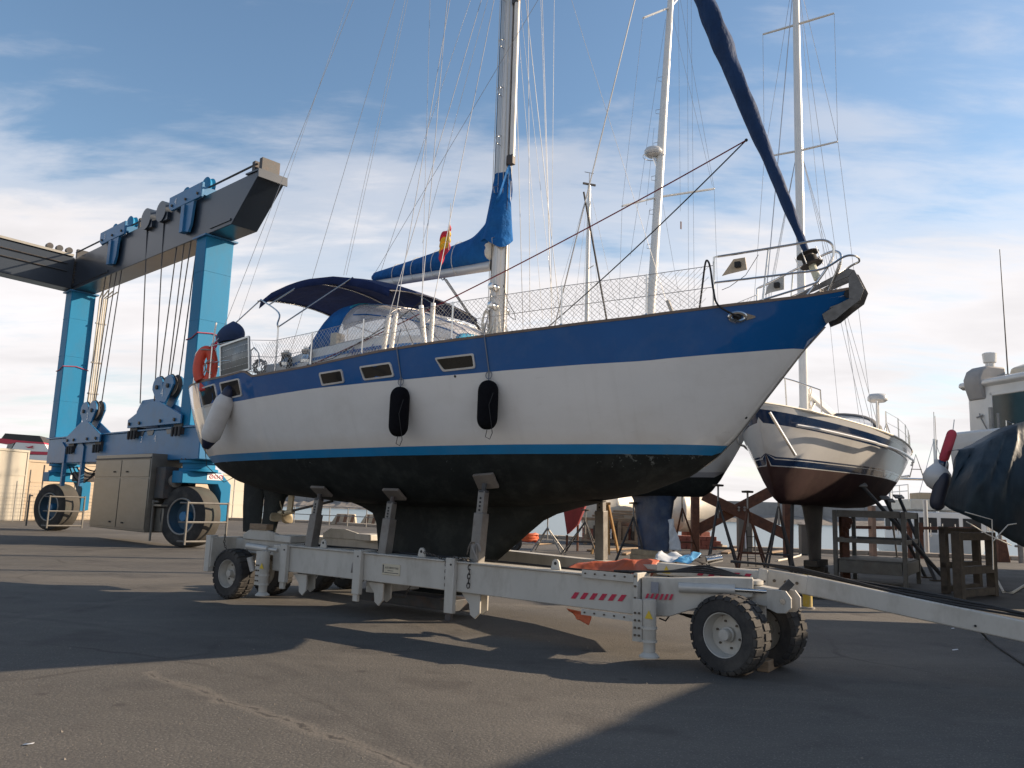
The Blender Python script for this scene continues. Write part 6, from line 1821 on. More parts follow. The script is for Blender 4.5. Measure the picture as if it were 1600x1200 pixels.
mo3, p3, q3, t3 = gen_mast(y3, mx3, 3.9, 17.5, (-.15, 0), .115, spreaders=(.577, .86), sp_w=1.0)
m = MB(); bs, be = Vector((mx3 - .1, 0, 5.0)), Vector((mx3 - 4.3, .0, 4.62)); m.bar(bs, be, .14, .2); m.build('boom', M_mastw, y3, bevel=.03)
m = MB(); m.tube([Vector((mx3 - .1, 0, 4.1)), bs.lerp(be, .3)], .03, 6); m.build('boom_vang', M_galv, y3)
for k in range(6):
    m = MB(); pts = [Vector((mx3 - .12 - .06 * (k % 3), .12 * (1 if k % 2 else -1), 4.2 + .12 * k)) + Vector((.06 * math.cos(t), .04 * math.sin(2 * t), .28 * math.sin(t))) for t in np.linspace(0, 4 * math.pi, 26)]; m.tube(pts, .012, 4); m.build('rope_coil', M_rope_w, mo3)
for tp in t3[:2]:
    s_ = 1 if tp.y > 0 else -1
    for dx in (0, -.5, .45): gwire(y3, e3(mx3 + dx - .1, s_ * .97), p3.lerp(q3, .577) + Vector((0, .05 * s_, 0)))
    gwire(y3, e3(mx3 - .2, s_ * .97), tp); gwire(y3, tp, t3[2 if s_ < 0 else 3]); gwire(y3, tp, q3)
gwire(y3, Vector((L3 / 2 - .1, 0, 4.2)), q3, .012, 'forestay'); gwire(y3, Vector((-L3 / 2 + .2, 0, 3.9)), q3, .006, 'backstay'); gwire(y3, be, q3 + Vector((-.1, 0, 0)), .005, 'topping_lift')
for s_ in (-1, 1):
    us = [mx3 - 1.2, mx3 - 2.6, mx3 - 4.1, mx3 - 5.6, mx3 - 7.2, -L3 / 2 + .4]
    tops_ = []
    for u in us:
        b = e3(u, s_ * .97); m = MB(); m.tube([b, b + Vector((0, 0, .62))], .016, 6); m.build('stanchion', M_steel, y3); tops_.append(b + Vector((0, 0, .61)))
    for h in (0, -.28):
        m = MB(); m.tube([x + Vector((0, 0, h)) for x in tops_], .006, 4); m.build('lifeline', M_wire, y3)
    pl_ = [e3(L3 / 2 - 2.0, s_ * .95), e3(L3 / 2 - 1.9, s_ * .95) + Vector((0, 0, .6)), e3(L3 / 2 - 1.0, s_ * .95) + Vector((0, 0, .66)), e3(L3 / 2 - .35, s_ * .9) + Vector((.1, 0, .68)), Vector((L3 / 2 + .05, 0, 4.78))]
    m = MB(); m.tube(pl_, .017, 6); m.build('pulpit_rail', M_steel, y3)
    m = MB(); m.tube([e3(L3 / 2 - .8, s_ * .95), e3(L3 / 2 - .8, s_ * .95) + Vector((.1, 0, .66))], .017, 6); m.build('pulpit_post', M_steel, y3)
    # shroud chainplate posts
    m = MB(); b = e3(mx3 - .5, s_ * .95); m.tube([b, b + Vector((-.05, 0, .8))], .03, 6); m.build('turnbuckle_cover', M_mastw, y3)
# coachroof, hood, radar pole
m = MB(); rws = []
for u, w, z in ((mx3 + .8, .5, 4.0), (mx3 - .2, .85, 4.15), (mx3 - 2.5, 1.15, 4.2), (mx3 - 4.2, 1.2, 4.2)):
    rws.append([Vector((u, -w - .1, 3.7)), Vector((u, -w, z)), Vector((u, 0, z + .08)), Vector((u, w, z)), Vector((u, w + .1, 3.7))])
m.grid(rws); m._add(rws[-1], [(0, 1, 2, 3, 4)]); m._add(rws[0], [(4, 3, 2, 1, 0)]); m.build('coachroof', M_wg, y3, smooth=30)
hx = mx3 - 3.2
M_hoodg = mat('grey_hood', (.07, .075, .085), .8, var=.1)
rows = [[Vector((hx - .1 - du, -w * math.cos(a), 4.15 + h * math.sin(a) ** .6)) for a in np.linspace(0.02, math.pi - .02, 13)] for du, w, h in ((.9, 1.25, .55), (.3, 1.25, .62), (-.2, 1.2, .50))]
m = MB(); m.grid(rows); so3 = m.build('sprayhood', M_hoodg, y3, smooth=60, solid=.02)
rows = [[Vector((hx - .1 - du, -w * math.cos(a), 4.15 + h * math.sin(a) ** .6)) for a in np.linspace(0.02, math.pi - .02, 13)] for du, w, h in ((-.2, 1.2, .5), (-.9, 1.05, .08))]
m = MB(); m.grid(rows); m.build('hood_window', mat('clear_vinyl2', (.5, .52, .53), .2, alpha=.6), so3, smooth=60)
for s_ in (-1, 1):
    m = MB(); m.tube([Vector((hx - 1.2, s_ * 1.2, 4.1)), Vector((hx - 1.6, s_ * 1.25, 4.55)), Vector((hx - 2.6, s_ * 1.3, 3.95))], .02, 6); m.build('hood_frame', M_steel, y3)
rx = mx3 - 5.6
m = MB(); m.tube([(rx, .9, 3.8), (rx, .9, 5.3)], .04, 8); rp = m.build('radar_pole', M_mastw, y3)
m = MB(); m.lathe([(0, 0), (.22, .02), (.30, .08), (.30, .18), (.24, .27), (0, .30)], (rx, .9, 5.3), n=22); m.build('radar_dome', M_wg, rp, smooth=50)
for dx in (.0, -.15):
    m = MB(); m.tube([(-L3 / 2 + .3 + dx, 1.1, 3.7), (-L3 / 2 + .3 + dx, 1.1, 4.35)], .03, 6); m.build('stern_post', M_steel, y3)
m = MB(); m.tube([e3(L3 / 2 - .2, 1) + Vector((0.1, .1, -.2)), e3(L3 / 2 - .6, 1) + Vector((.2, .25, -1.1))], .035, 6); m.build('anchor_chain_pipe', M_steel, y3)
kb = F3.wor((1.15, 0, 0))
def block_stack(name, label, p, sizes, rz=0, group=None, mt=None):
    t = thing(name, label, 'blocks', p, rz, group); z = 0
    for k, (w, d, h) in enumerate(sizes):
        m = MB(); m.bx(-w / 2, w / 2, -d / 2, d / 2, z, z + h - .003); m.build('timber', mt or M_wood, t, bevel=.01); z += h
    return t
block_stack('keel_block', 'dark timber blocks under the keel of the white yacht with navy stripes', kb, [(1.3, .4, .2), (.5, .5, .18), (1.2, .35, .165)], a3, mt=M_dwood)

# ---- yacht behind the blue bow
bow2 = Vector((6.55, 21.3, 0)); hd2 = Vector((.51, -.86, 0)).normalized(); L2 = 11.5
a2 = math.atan2(hd2.y, hd2.x); F2 = Frame(bow2 - hd2 * (L2 / 2), a2)
y2 = thing('sailing_yacht', 'grey-white yacht with black bottom and radar mast, mostly hidden behind the blue bow', 'sailing yacht', F2.o, a2)
h2, e2_ = gen_hull(y2, L2, 1.9, 2.12, 4.25, 3.9, [(2.66, M_antifoul), (2.80, mat('grey_boot', (.25, .25, .26), .4)), (0, mat('mirror_grey_topsides', (.50, .50, .49), .06, var=.02, coat=.9))], stern=.6, stem=1.9)
M_kblue = mat('blue_wrapped_keel', (.022, .045, .10), .45, var=.3, scale=2, dirt=(.14, .16, .18), dirt_amt=.5, dirt_scale=1.5, bump=.4, bscale=5)
foil('keel', [(.5, 2.35, .95, .13), (1.2, 2.4, .9, .15), (2.0, 2.55, .7, .2), (2.25, 2.8, .5, .3)], M_kblue, y2)
mx2 = 1.35
lean2 = Vector((.55, .35, 0))
pl0 = F2.loc(at(1016, 500, 24.6)); pl1 = F2.loc(at(1048, 0, 24.6))
dm = (pl1 - pl0) / (pl1.z - pl0.z)
z0, z1 = 3.9, 19.5
pm = pl0 + dm * (z0 - pl0.z); qm = pl0 + dm * (z1 - pl0.z)
m = MB(); m.tube([pm, pm.lerp(qm, .6), qm], [.14, .14, .10], 16); mo2 = m.build('mast', M_mastw, y2, smooth=60)
def on2(px, py): return F2.loc(at(px, py, 24.6))
for (ax_, ay_), (bx_, by_) in (((972, 322), (1116, 295)), ((1005, 28), (1062, -6))):
    c = on2((ax_ + bx_) / 2, (ay_ + by_) / 2); mid = pm + dm * (c.z - pm.z)
    for x, y in ((ax_, ay_), (bx_, by_)):
        e = F2.loc(at(x, y, 24.6 + (-.5 if x < 1040 else .5))); m = MB(); m.bar(mid, e, .10, .05); m.build('spreader', M_mastw, mo2, bevel=.01)
m = MB(); cr = on2(1021, 245); m.lathe([(0, 0), (.2, .02), (.29, .09), (.30, .20), (.25, .27), (0, .30)], cr, n=24); rd2 = m.build('radar_dome', M_wg, mo2, smooth=50)
m = MB(); m.bar(cr + Vector((0, 0, -.02)), pm + dm * (cr.z - .55 - pm.z), .09, .06); m.tube([cr + Vector((.34 * math.cos(t), .34 * math.sin(t), .02)) for t in np.linspace(0, 2 * math.pi, 20, endpoint=False)], .012, 5, closed=True); m.build('radar_bracket', M_steel, rd2)
for k in range(9):
    z = 6.5 + k * 1.15; c = pm + dm * (z - pm.z); m = MB(); m.tube([c, c + Vector((-.1, -.24, 0)), c + Vector((-.1, -.24, .12)), c + Vector((0, 0, .2))], .008, 4); m.build('mast_step', M_galv, mo2)
for (ax_, ay_), (bx_, by_) in (((1005, 28), (972, 322)), ((972, 322), (966, 520)), ((1062, -6), (1116, 295)), ((1116, 295), (1122, 480)), ((1074, 0), (1076, 480)), ((1080, 0), (1085, 480)), ((1052, 30), (1113, 290)), ((1040, 30), (985, 400)), ((1016, 325), (985, 500)), ((1036, 320), (1064, 480)), ((1022, 200), (1010, 320)), ((1060, 0), (1063, 330))):
    gwire(y2, on2(ax_, ay_), on2(bx_, by_), .007)
m = MB(); c = on2(1064, 352); m.box(c, (.02, .05, .25)); m.build('burgee', mat('faded_flag', (.16, .12, .13), .8), y2)
for s_ in (-1, 1):
    m = MB(); m.tube([e2_(L2 / 2 - 2, s_ * .95), e2_(L2 / 2 - 1.9, s_ * .95) + Vector((0, 0, .6)), e2_(L2 / 2 - .3, s_ * .9) + Vector((0, 0, .65)), Vector((L2 / 2 + .1, 0, 4.9))], .017, 6); m.build('pulpit_rail', M_steel, y2)
block_stack('keel_block', 'weathered timber stack under the blue keel of the yacht behind', F2.wor((1.65, 0, 0)), [(1.7, .5, .17), (1.6, .5, .165), (1.5, .5, .165)], a2, mt=mat('pale_timber', (.36, .27, .17), .8, var=.25, scale=5))
p_ = [F2.wor((2.45, -.12, 1.45)), F2.wor((2.62, -.08, 1.5)), F2.wor((2.72, .0, 1.0)), F2.wor((2.85, .05, .55)), F2.wor((2.45, -.1, .55)), F2.wor((2.5, -.1, 1.0))]
rag('plastic_sheet', 'torn white plastic sheet hanging on the blue keel', 'sheet', p_, [(0, 1, 2, 5), (5, 2, 3, 4)], M_bagw, 9, .03)

# ---- yacht afloat beyond the quay: only its mast shows
yf = at(911, 800, 50.0); yf.z = 0
y4 = thing('sailing_yacht', 'distant yacht whose thin white mast with wind vane rises behind the blue hull', 'sailing yacht', yf, R(200))
gen_hull(y4, 13, 2.0, -2.0, .1, -.1, [(-1.35, M_antifoul), (0, M_wg)], stern=.7)
gt = at(912.5, 290, 50.0)
m4, p4, q4, t4 = gen_mast(y4, 0, 0, gt.z, (0, 0), .14, spreaders=(.5, .75), sp_w=.6)
m = MB(); m.tube([q4, q4 + Vector((0, 0, .9))], .02, 5); m.tube([q4 + Vector((-.3, 0, .9)), q4 + Vector((.35, 0, .9))], .02, 5); m.box(q4 + Vector((0, 0, .1)), (.9, .1, .12)); m.build('wind_vane', M_dkst, m4)
for x, y in ((-6, 0), (6, 0), (0, 1.9), (0, -1.9), (-1.4, 1.9), (1.6, -1.9)): gwire(y4, q4, Vector((x, y, 0)), .012)

# ---- motor boat on the right, half under a tarpaulin
MF = Frame((10.05, 17.6, 0), R(14))
mbt = thing('motor_boat', 'white motor boat with wheelhouse on timber frames at the right edge', 'motor boat', MF.o, R(14))
M_mbw = mat('motorboat_cream', (.64, .63, .60), .25, var=.05, coat=.4, dirt=(.45, .42, .36), dirt_amt=.3)
M_mbot = mat('motorboat_red_bottom', (.10, .022, .02), .7, var=.3)
rows = []
for i in range(21):
    t = i / 20; x = .25 + 9.2 * t
    w = lerp(.75, 1.65, min(1, t * 2.2) ** .7); zs = lerp(3.45, 3.3, t); zb = lerp(2.05, 1.15, min(1, t * 1.6)); zc = zb + .55
    half = [(0.02, zb), (w * .62, zb + .35), (w * .86, zc + .15), (w * .97, zc + .7), (w, zs)]
    rows.append([Vector((x, -v, z)) for v, z in reversed(half)] + [Vector((x, v, z)) for v, z in half])
m = MB(); m.grid(rows); m.mi = [1 if 2 <= j <= 6 else 0 for i in range(20) for j in range(9)]
m.m = 0; m._add(rows[0], [tuple(range(10))]); m._add(rows[-1], [tuple(range(10))]); m.build('hull', [M_mbw, M_mbot], mbt, smooth=35)
m = MB(); m.grid([[Vector((r[0].x, v * r[0].y, r[0].z - .02)) for v in (-1, 0, 1)] for r in rows]); m.build('deck', M_mbw, mbt)
# wheelhouse
cx0 = 1.36
def mbx(name, x0, x1, y0, y1, z0, z1, mt=None, bevel=.04, par=None): 
    m = MB(); m.bx(x0, x1, y0, y1, z0, z1); return m.build(name, mt or M_mbw, par or mbt, bevel=bevel)
wh = mbx('wheelhouse', cx0, 5.2, -1.3, 1.3, 3.3, 4.92, bevel=.06)
mbx('window', cx0 + .52, 2.4, -1.315, -1.303, 3.6, 4.62, mat('dark_tinted_glass', (.03, .045, .045), .06, var=.2), bevel=.005, par=wh)
mbx('window_frame', cx0 + .47, cx0 + .53, -1.325, -1.303, 3.5, 4.7, par=wh, bevel=.008)
mbx('window', cx0 - .012, cx0 - .002, -1.1, .55, 3.55, 4.60, mat('dark_tinted_glass', (.03, .045, .045), .06, var=.2), bevel=.004, par=wh)
mbx('window_frame', cx0 - .02, cx0 - .002, .56, .62, 3.45, 4.68, par=wh, bevel=.006)
mbx('window_sash', cx0 - .02, cx0 - .002, -1.15, .62, 4.61, 4.68, par=wh, bevel=.006)
mbx('window', 2.55, 4.6, -1.315, -1.303, 3.6, 4.62, mat('dark_tinted_glass', (.03, .045, .045), .06, var=.2), bevel=.005, par=wh)
mbx('window_sash', cx0 + .47, 2.5, -1.325, -1.303, 4.62, 4.70, par=wh, bevel=.008)
rf = MB(); rf.prism([(-.12, 4.90), (.0, 4.84), (5.6, 4.95), (5.6, 5.12), (.1, 5.06), (-.1, 5.0)], (cx0, 0, 0), (1, 0, 0), (0, 0, 1), 2.9); rfo = rf.build('roof', M_mbw, mbt, bevel=.03)
m = MB(); m.prism([(-.14, 4.88), (-.02, 4.55), (.06, 4.55), (.10, 4.9), (.62, 5.0), (.62, 5.36), (.10, 5.36), (-.06, 5.26), (-.16, 5.05)], (cx0, 1.0, 0), (1, 0, 0), (0, 0, 1), .5); m.build('roof_wing', mat('grey_canvas', (.30, .29, .28), .7), rfo, bevel=.04)
m = MB(); m.prism([(.75, 5.10), (6, 5.15), (6, 5.6), (1.3, 5.52), (.85, 5.36)], (cx0, -.1, 0), (1, 0, 0), (0, 0, 1), 1.9); m.build('roof_box', mat('beige_gel', (.55, .49, .38), .4), rfo, bevel=.06)
mbx('roof_window', cx0 + 1.15, 6, -1.062, -1.05, 5.2, 5.42, mat('pale_glass', (.6, .63, .68), .1), bevel=.004, par=rfo)
m = MB(); c = MF.onx(1571, 553, 1.9); m.lathe([(.10, 0), (.10, .12), (.14, .14), (.16, .36), (.12, .38), (0, .38)], (1.78, 1.0, 5.355), n=16); m.build('vent_cowl', M_mbw, rfo)
m = MB(); m.tube([(2.3, 1.0, 5.1), (2.28, 1.0, 8.4)], [.018, .009], 6); m.lathe([(.06, 0), (.06, .15)], (2.3, 1.0, 5.1), n=10); m.build('whip_antenna', M_dkst, rfo)
m = MB(); m.tube([(cx0 - .04, .52, 3.45), (cx0 - .05, .9, 4.15), (cx0 - .04, .92, 4.22)], .016, 6); m.tube([(cx0 - .05, .82, 4.17), (cx0 - .05, 1.0, 4.13)], .02, 6); m.build('wiper', M_galv, wh)
# low bow coaming and rail
mbx('coaming', .45, 1.3, -.8, .9, 3.4, 3.72, bevel=.06); mbx('coaming_slot', .52, 1.2, -.815, -.803, 3.47, 3.54, M_black, bevel=.002)
mbx('bitt', .62, .69, -.1, -.03, 3.68, 4.22, M_galv, bevel=.01); mbx('bitt', .82, .86, -.1, -.05, 3.68, 4.1, M_galv, bevel=.01)
for x in (.92, 1.1, 1.28):
    m = MB(); m.tube([(x, -.2, 3.65), (x, -.2, 4.15 - .25 * x), (x + .22, -.2, 4.1 - .25 * x)], .014, 6); m.build('bow_rail', M_steel, mbt)
# tarpaulin
M_mtarp = mat('translucent_blue_tarp', (.012, .024, .034), .5, spec=.3, var=.35, scale=2.5, dirt=(.045, .07, .085), dirt_amt=.5, dirt_scale=2.0, bump=.8, bscale=4, stretch=(1, 1, .5))
topc = [(1498, 704, -.95), (1522, 700, -1.1), (1545, 690, -1.45), (1570, 675, -1.55), (1590, 664, -1.6), (1625, 655, -1.65), (1700, 645, -1.65)]
botc = [(1474, 788, -.9), (1485, 796, -1.15), (1510, 806, -1.6), (1545, 824, -1.8), (1580, 845, -1.85), (1625, 868, -1.85), (1700, 880, -1.85)]
rr = random.Random(31); rows = []
nC = 40
for j in range(17):
    f = j / 16; row = []
    for i in range(nC + 1):
        q = i / nC * (len(topc) - 1); k = min(len(topc) - 2, int(q)); w = q - k
        a = [lerp(topc[k][c], topc[k + 1][c], w) for c in range(3)]; b = [lerp(botc[k][c], botc[k + 1][c], w) for c in range(3)]
        v = lerp(a[2], b[2], f) - .30 * math.sin(math.pi * f) * (.4 + .6 * min(1, i / 10)) 
        pt = MF.on(lerp(a[0], b[0], f), lerp(a[1], b[1], f), v)
        fold = (.035 * math.sin(i * .9 + 7 * f) + .03 * math.sin(i * .37 - 5 * f + 2) + .02 * math.sin(i * 2.1 + 11 * f)) * math.sin(math.pi * min(1, .15 + f * 1.1)) + rr.uniform(-.012, .012)
        row.append(pt + Vector((fold * .3, fold, 0)))
    rows.append(row)
back = [[p + Vector((.35, .75, .03)) for p in rows[0]], [p + Vector((.1, .2, .03)) for p in rows[0]]]
m = MB(); m.grid(back + rows)
m2 = MB(); m2.grid(back + rows); tpo = m2.build('tarpaulin', M_mtarp, None, smooth=75, solid=.006)
tpo.location = MF.o; tpo.rotation_euler = (0, 0, R(14)); tag(tpo, 'dark blue translucent tarpaulin draped over the motor boat hull', 'tarpaulin')
lash = thing('lashing_rope', 'pale cord tying the dark tarpaulin to the timber frames', 'rope', MF.o, R(14))
for k, pts in enumerate((((1508, 800), (1550, 812), (1552, 890)), ((1510, 815), (1543, 835), (1580, 852)), ((1552, 845), (1575, 820), (1588, 818)))):
    m = MB(); m.tube([MF.on(x, y, -2.0) for x, y in pts], .011, 5); m.build('cord', M_rope_w, lash)
# fenders at its bow
c = at(1464, 746, 16.9)
t = thing('ball_fender', 'white ball fender hanging at the motor boat bow', 'fender', c - Vector((0, 0, .28)))
m = MB(); m.lathe([(0, 0), (.1, .02), (.2, .1), (.27, .24), (.27, .34), (.2, .46), (.1, .54), (.05, .58), (.04, .66), (0, .66)], n=24); m.build('ball', mat('fender_white', (.55, .55, .54), .4, var=.06), t, smooth=70)
m = MB(); m.tube([(0, 0, .64), (.2, .3, 1.1)], .012, 5); m.build('lanyard', M_rope_w, t)
def slim_fender(label, p0, p1, r_, mt, cat='fender'):
    t = thing('fender', label, cat, p1); d = p0 - p1; L_ = d.length
    m = MB(); m.lathe(capsule(r_, L_, 1.3), (0, 0, 0), d, 24); m.build('body', mt, t, smooth=70)
    m = MB(); m.tube([d, d + Vector((.15, .2, .25))], .01, 5); m.build('lanyard', M_rope_w, t)
slim_fender('long navy fender leaning beside the white ball fender', at(1477, 738, 16.7), at(1462, 797, 16.8), .155, mat('fender_dark', (.02, .025, .045), .5, var=.2))
slim_fender('red cloth fender standing up at the motor boat bow', at(1489, 672, 17.2), at(1473, 722, 17.1), .10, mat('red_cloth', (.45, .04, .06), .7, var=.15))
slim_fender('dark fender below the red one at the motor boat bow', at(1474, 716, 17.15), at(1470, 748, 17.2), .12, M_navyp)
# timber frames carrying the motor boat
def hframe(label, pa, pb, w, h):
    t = thing('boat_trestle', label, 'trestle', pa, 0, 'frames under the motor boat')
    d = (pb - pa); L_ = d.length; d.normalize()
    for f in (.0, 1.0):
        m = MB(); q = d * (L_ * f); m.bar(q, q + Vector((0, 0, h)), w, w, up=d); m.build('post', M_dwood, t, bevel=.015)
    for z in (.12, h * .42, h - .1):
        m = MB(); m.bar(d * (-.08) + Vector((0, 0, z)), d * (L_ + .08) + Vector((0, 0, z)), w * .9, w * .9); m.build('rail', M_dwood, t, bevel=.012)
    return t
M_dwood_ = mat('dark_weathered_beam', (.075, .06, .045), .85, var=.35, scale=5, bump=.3, bscale=20)
g0, g1 = gnd(1500, 936), gnd(1552, 931)
hframe('near dark timber frame under the motor boat hull', g0, g1, .19, 1.45)
hframe('rear dark timber frame behind the near one under the motor boat', g0 + Vector((.35, 1.2, 0)), g1 + Vector((.3, 1.1, 0)), .16, 1.55)
hframe('timber frame under the motor boat stern beyond the picture edge', g0 + Vector((5.2, .8, 0)), g1 + Vector((5.2, .8, 0)), .19, 1.15)

# ---- motor cruiser ashore outside the picture, whose long shadow falls across the yard
XF = Frame((12.2, 9.2, 0), R(95))
mc = thing('motor_cruiser', 'tall motor cruiser ashore to the right, outside the photo', 'motor cruiser', XF.o, R(95), 'motor cruisers ashore beyond the right edge')
gen_hull(mc, 12.0, 1.9, .9, 3.6, 3.2, [(1.9, M_navyp), (0, M_wg)], stern=.9, full=.4)
m = MB(); m.prism([(-4.6, 3.2), (-4.6, 4.3), (-1.6, 4.6), (-.2, 4.5), (2.4, 3.4)], (0, 0, 0), (1, 0, 0), (0, 0, 1), 2.8); m.build('cabin', M_wg, mc, bevel=.1)
m = MB(); m.prism([(-3.4, 4.5), (-3.4, 5.2), (-2.4, 5.6), (-.2, 4.6)], (0, 0, 0), (1, 0, 0), (0, 0, 1), 2.2); m.build('flybridge', M_wg, mc, bevel=.06)
for x in (-4, 0, 3.2):
    m = MB(); m.bx(x - .2, x + .2, -.5, .5, 0, 1.1 if x < 3 else 1.25); m.build('support_block', M_wood, mc, bevel=.02)
mc2 = dup(mc, (19.4, 25.6, 0), R(57), 'unseen larger motor cruiser, added far to the right to shade the navy-striped yacht')
mc2.scale = (1.15, 1.15, 1.35)  # added out of view and stretched upward to shade the navy-striped yacht
# ------------------------------------------------------------------ stands, racks and clutter of the yard
def stand(name, label, base, top, spread, legs=4, r_=.028, mt=None, group='tripod props under the yachts', cat='boat stand'):
    """screw prop with splayed legs; base and top in world space"""
    mt = mt or M_dkst
    t = thing(name, label, cat, base, 0, group)
    top = Vector(top) - Vector(base)
    m = MB(); m.lathe([(.14, 0), (.15, .02), (.15, .05), (.03, .06)], top - Vector((0, 0, .05)), n=14); m.build('pad', M_dwood, t)
    m = MB(); m.cyl(top - Vector((0, 0, .9)), top - Vector((0, 0, .04)), .026, 8); m.build('screw', M_galv, t)
    k = top - Vector((0, 0, .45))
    for i in range(legs):
        a = 2 * math.pi * i / legs + .6
        f = Vector((top.x * .3 + spread * math.cos(a), top.y * .3 + spread * math.sin(a), 0.02))
        m = MB(); m.tube([k, f], r_, 7); m.build('leg', mt, t)
    ring = [k.lerp(Vector((top.x * .3 + spread * math.cos(2 * math.pi * i / legs + .6), top.y * .3 + spread * math.sin(2 * math.pi * i / legs + .6), .02)), .62) for i in range(legs)]
    for i in range(legs):
        m = MB(); m.tube([ring[i], ring[(i + 1) % legs]], r_ * .6, 5); m.build('brace', mt, t)
    return t
def on_g(px, D, z=0):
    p = at(px, 800, D); p.z = z; return p
stand('boat_stand', 'black tripod prop beneath the near side of the grey-white yacht, left of the ladder', on_g(1133, 21.5), at(1122, 757, 21.8), .62)
stand('boat_stand', 'rusty tripod prop under the bow of the grey-white yacht, near the ladder', on_g(1178, 21.0), at(1168, 767, 20.6), .6, mt=M_rust)
stand('boat_stand', 'black tripod prop left of the blue wrapped keel', on_g(985, 25.5), at(990, 785, 25.5), .7)
stand('boat_stand', 'tripod prop standing behind the blue wrapped keel', on_g(1075, 27), at(1066, 772, 26.5), .7, mt=M_rust)
stand('boat_stand', 'black tripod prop ahead of the fin keel of the navy-striped yacht', on_g(1216, 20.3), at(1216, 762, 19.6), .55)
# single post with round pad
b = on_g(1234, 20.0); tpv = at(1238, 776, 20.0)
t = thing('prop_post', 'straight steel post with round pad under the navy-striped hull', 'boat stand', b)
m = MB(); m.tube([(0, 0, 0), tpv - b - Vector((0, 0, .05))], .045, 8); m.build('tube', M_dkst, t)
m = MB(); m.lathe([(.20, 0), (.2, .05), (.16, .08), (0, .09)], tpv - b - Vector((0, 0, .06)), n=18); m.build('round_pad', M_dwood, t)
m = MB(); m.bx(-.15, .15, -.15, .15, 0, .02); m.build('foot_plate', M_dkst, t)
def long_prop(label, p_top, p_bot, r_=.05):
    t = thing('raking_prop', label, 'boat stand', p_bot, 0, 'raking props along the navy-striped hull')
    d = p_top - p_bot
    m = MB(); m.tube([(0, 0, 0), d], r_, 8); m.build('tube', M_dkst, t)
    m = MB(); m.box(d, (.28, .2, .05), rx=.5); m.build('pad', M_galv, t, bevel=.01)
    m = MB(); m.box((0, 0, .02), (.25, .2, .04)); m.build('foot', M_dwood, t)
long_prop('longest raking prop, from the pale pad on the hull side down to the right', at(1345, 757, 21.0), gnd(1490, 920))
long_prop('steep raking prop beside the longest one under the stern', at(1382, 778, 23.5), gnd(1447, 903))
long_prop('raking prop nearest the transom of the navy-striped yacht', at(1404, 776, 24.5), gnd(1462, 908))
long_prop('short raking prop crossing behind the steel rack', at(1390, 782, 25.0), gnd(1402, 872), .035)

# steel rack
M_rack = mat('dull_rack_steel', (.13, .125, .11), .6, .25, var=.25, scale=5, dirt=(.09, .06, .04), dirt_amt=.5, dirt_scale=3)
rk = gnd(1358, 918)
t = thing('steel_rack', 'grey galvanised steel work rack standing below the navy-striped stern', 'rack', (0, 0, 0))
fl_, fr_, br_ = on_g(1304, 20.6), gnd(1416, 922), gnd(1436, 912)
bl_ = fl_ + (br_ - fr_); H_ = 1.86
t.location = fl_
for q in (fl_, fr_, br_, bl_):
    o_ = q - fl_; m = MB(); m.bar(o_, o_ + Vector((0, 0, H_)), .13, .10, up=(fr_ - fl_)); m.build('post', M_rack, t, bevel=.008)
for z, h in ((H_ - .08, .17), (H_ * .60, .11), (.47, .30)):
    for a, b in ((fl_, fr_), (fr_, br_), (br_, bl_), (bl_, fl_)):
        d = (b - a).normalized()
        m = MB(); m.bar(a - fl_ + d * .066 + Vector((0, 0, z)), b - fl_ - d * .066 + Vector((0, 0, z)), .06, h); m.build('rail', M_rack, t, bevel=.006)
m = MB(); o1, o2, o3, o4 = [q - fl_ + Vector((0, 0, .64)) for q in (fl_, fr_, br_, bl_)]; m.quad(o1, o2, o3, o4); m.build('shelf', M_rack, t, solid=.02, smooth=0)
# rusty post behind it
b = on_g(1318, 21.6); t = thing('rusty_post', 'thick rusty steel post behind the left end of the steel rack', 'post', b)
m = MB(); m.bar((0, 0, 0), (0, 0, 1.75), .2, .2); m.build('column', M_rust, t, bevel=.01)
for k in range(5):
    m = MB(); m.lathe([(.10, -.03), (.1, .03)], (-.12 + .05 * k, -.13, 1.1 + .12 * k), (1, .3 * k, 0), 12); m.build('clamp', M_rust, t)
# brown timber cross cradle
D_ = 33.0
def cw(px, py): return at(px, py, D_)
b = on_g(1086, D_)
t = thing('cross_cradle', 'brown steel cradle with crossed braces behind the grey-white yacht', 'cradle', b)
for px in (1086, 1230):
    p = on_g(px, D_) - b; m = MB(); m.bar(p, p + Vector((0, 0, 2.75)), .32, .3, up=(1, 0, 0)); m.build('post', M_rust, t, bevel=.01)
m = MB(); m.bar(cw(1090, 828) - b + Vector((0, .05, 0)), cw(1216, 762) - b + Vector((0, .05, 0)), .12, .42); m.build('brace', M_rust, t, bevel=.01)
m = MB(); m.bar(cw(1098, 774) - b + Vector((0, -.12, 0)), cw(1228, 836) - b + Vector((0, -.12, 0)), .12, .42); m.build('brace', M_rust, t, bevel=.01)
for k in range(4):
    m = MB(); q = cw(1152 + 3 * (k % 2) * 3, 793 + (k // 2) * 4) - b + Vector((0, -.2, 0)); m.cyl(q, q + Vector((0, -.04, 0)), .05, 6); m.build('bolt', M_galv, t)
# ladder
b = on_g(1168, 26.5)
t = thing('step_ladder', 'dark steel ladder standing under the crossed braces', 'ladder', b)
for dx in (0, .26):
    m = MB(); m.tube([(dx, 0, 0), (dx, .15, 1.15)], .02, 6); m.build('rail', M_dkst, t)
for z in (.25, .6, .95):
    m = MB(); m.tube([(0, .13 * z, z), (.26, .13 * z, z)], .015, 6); m.build('rung', M_dkst, t)
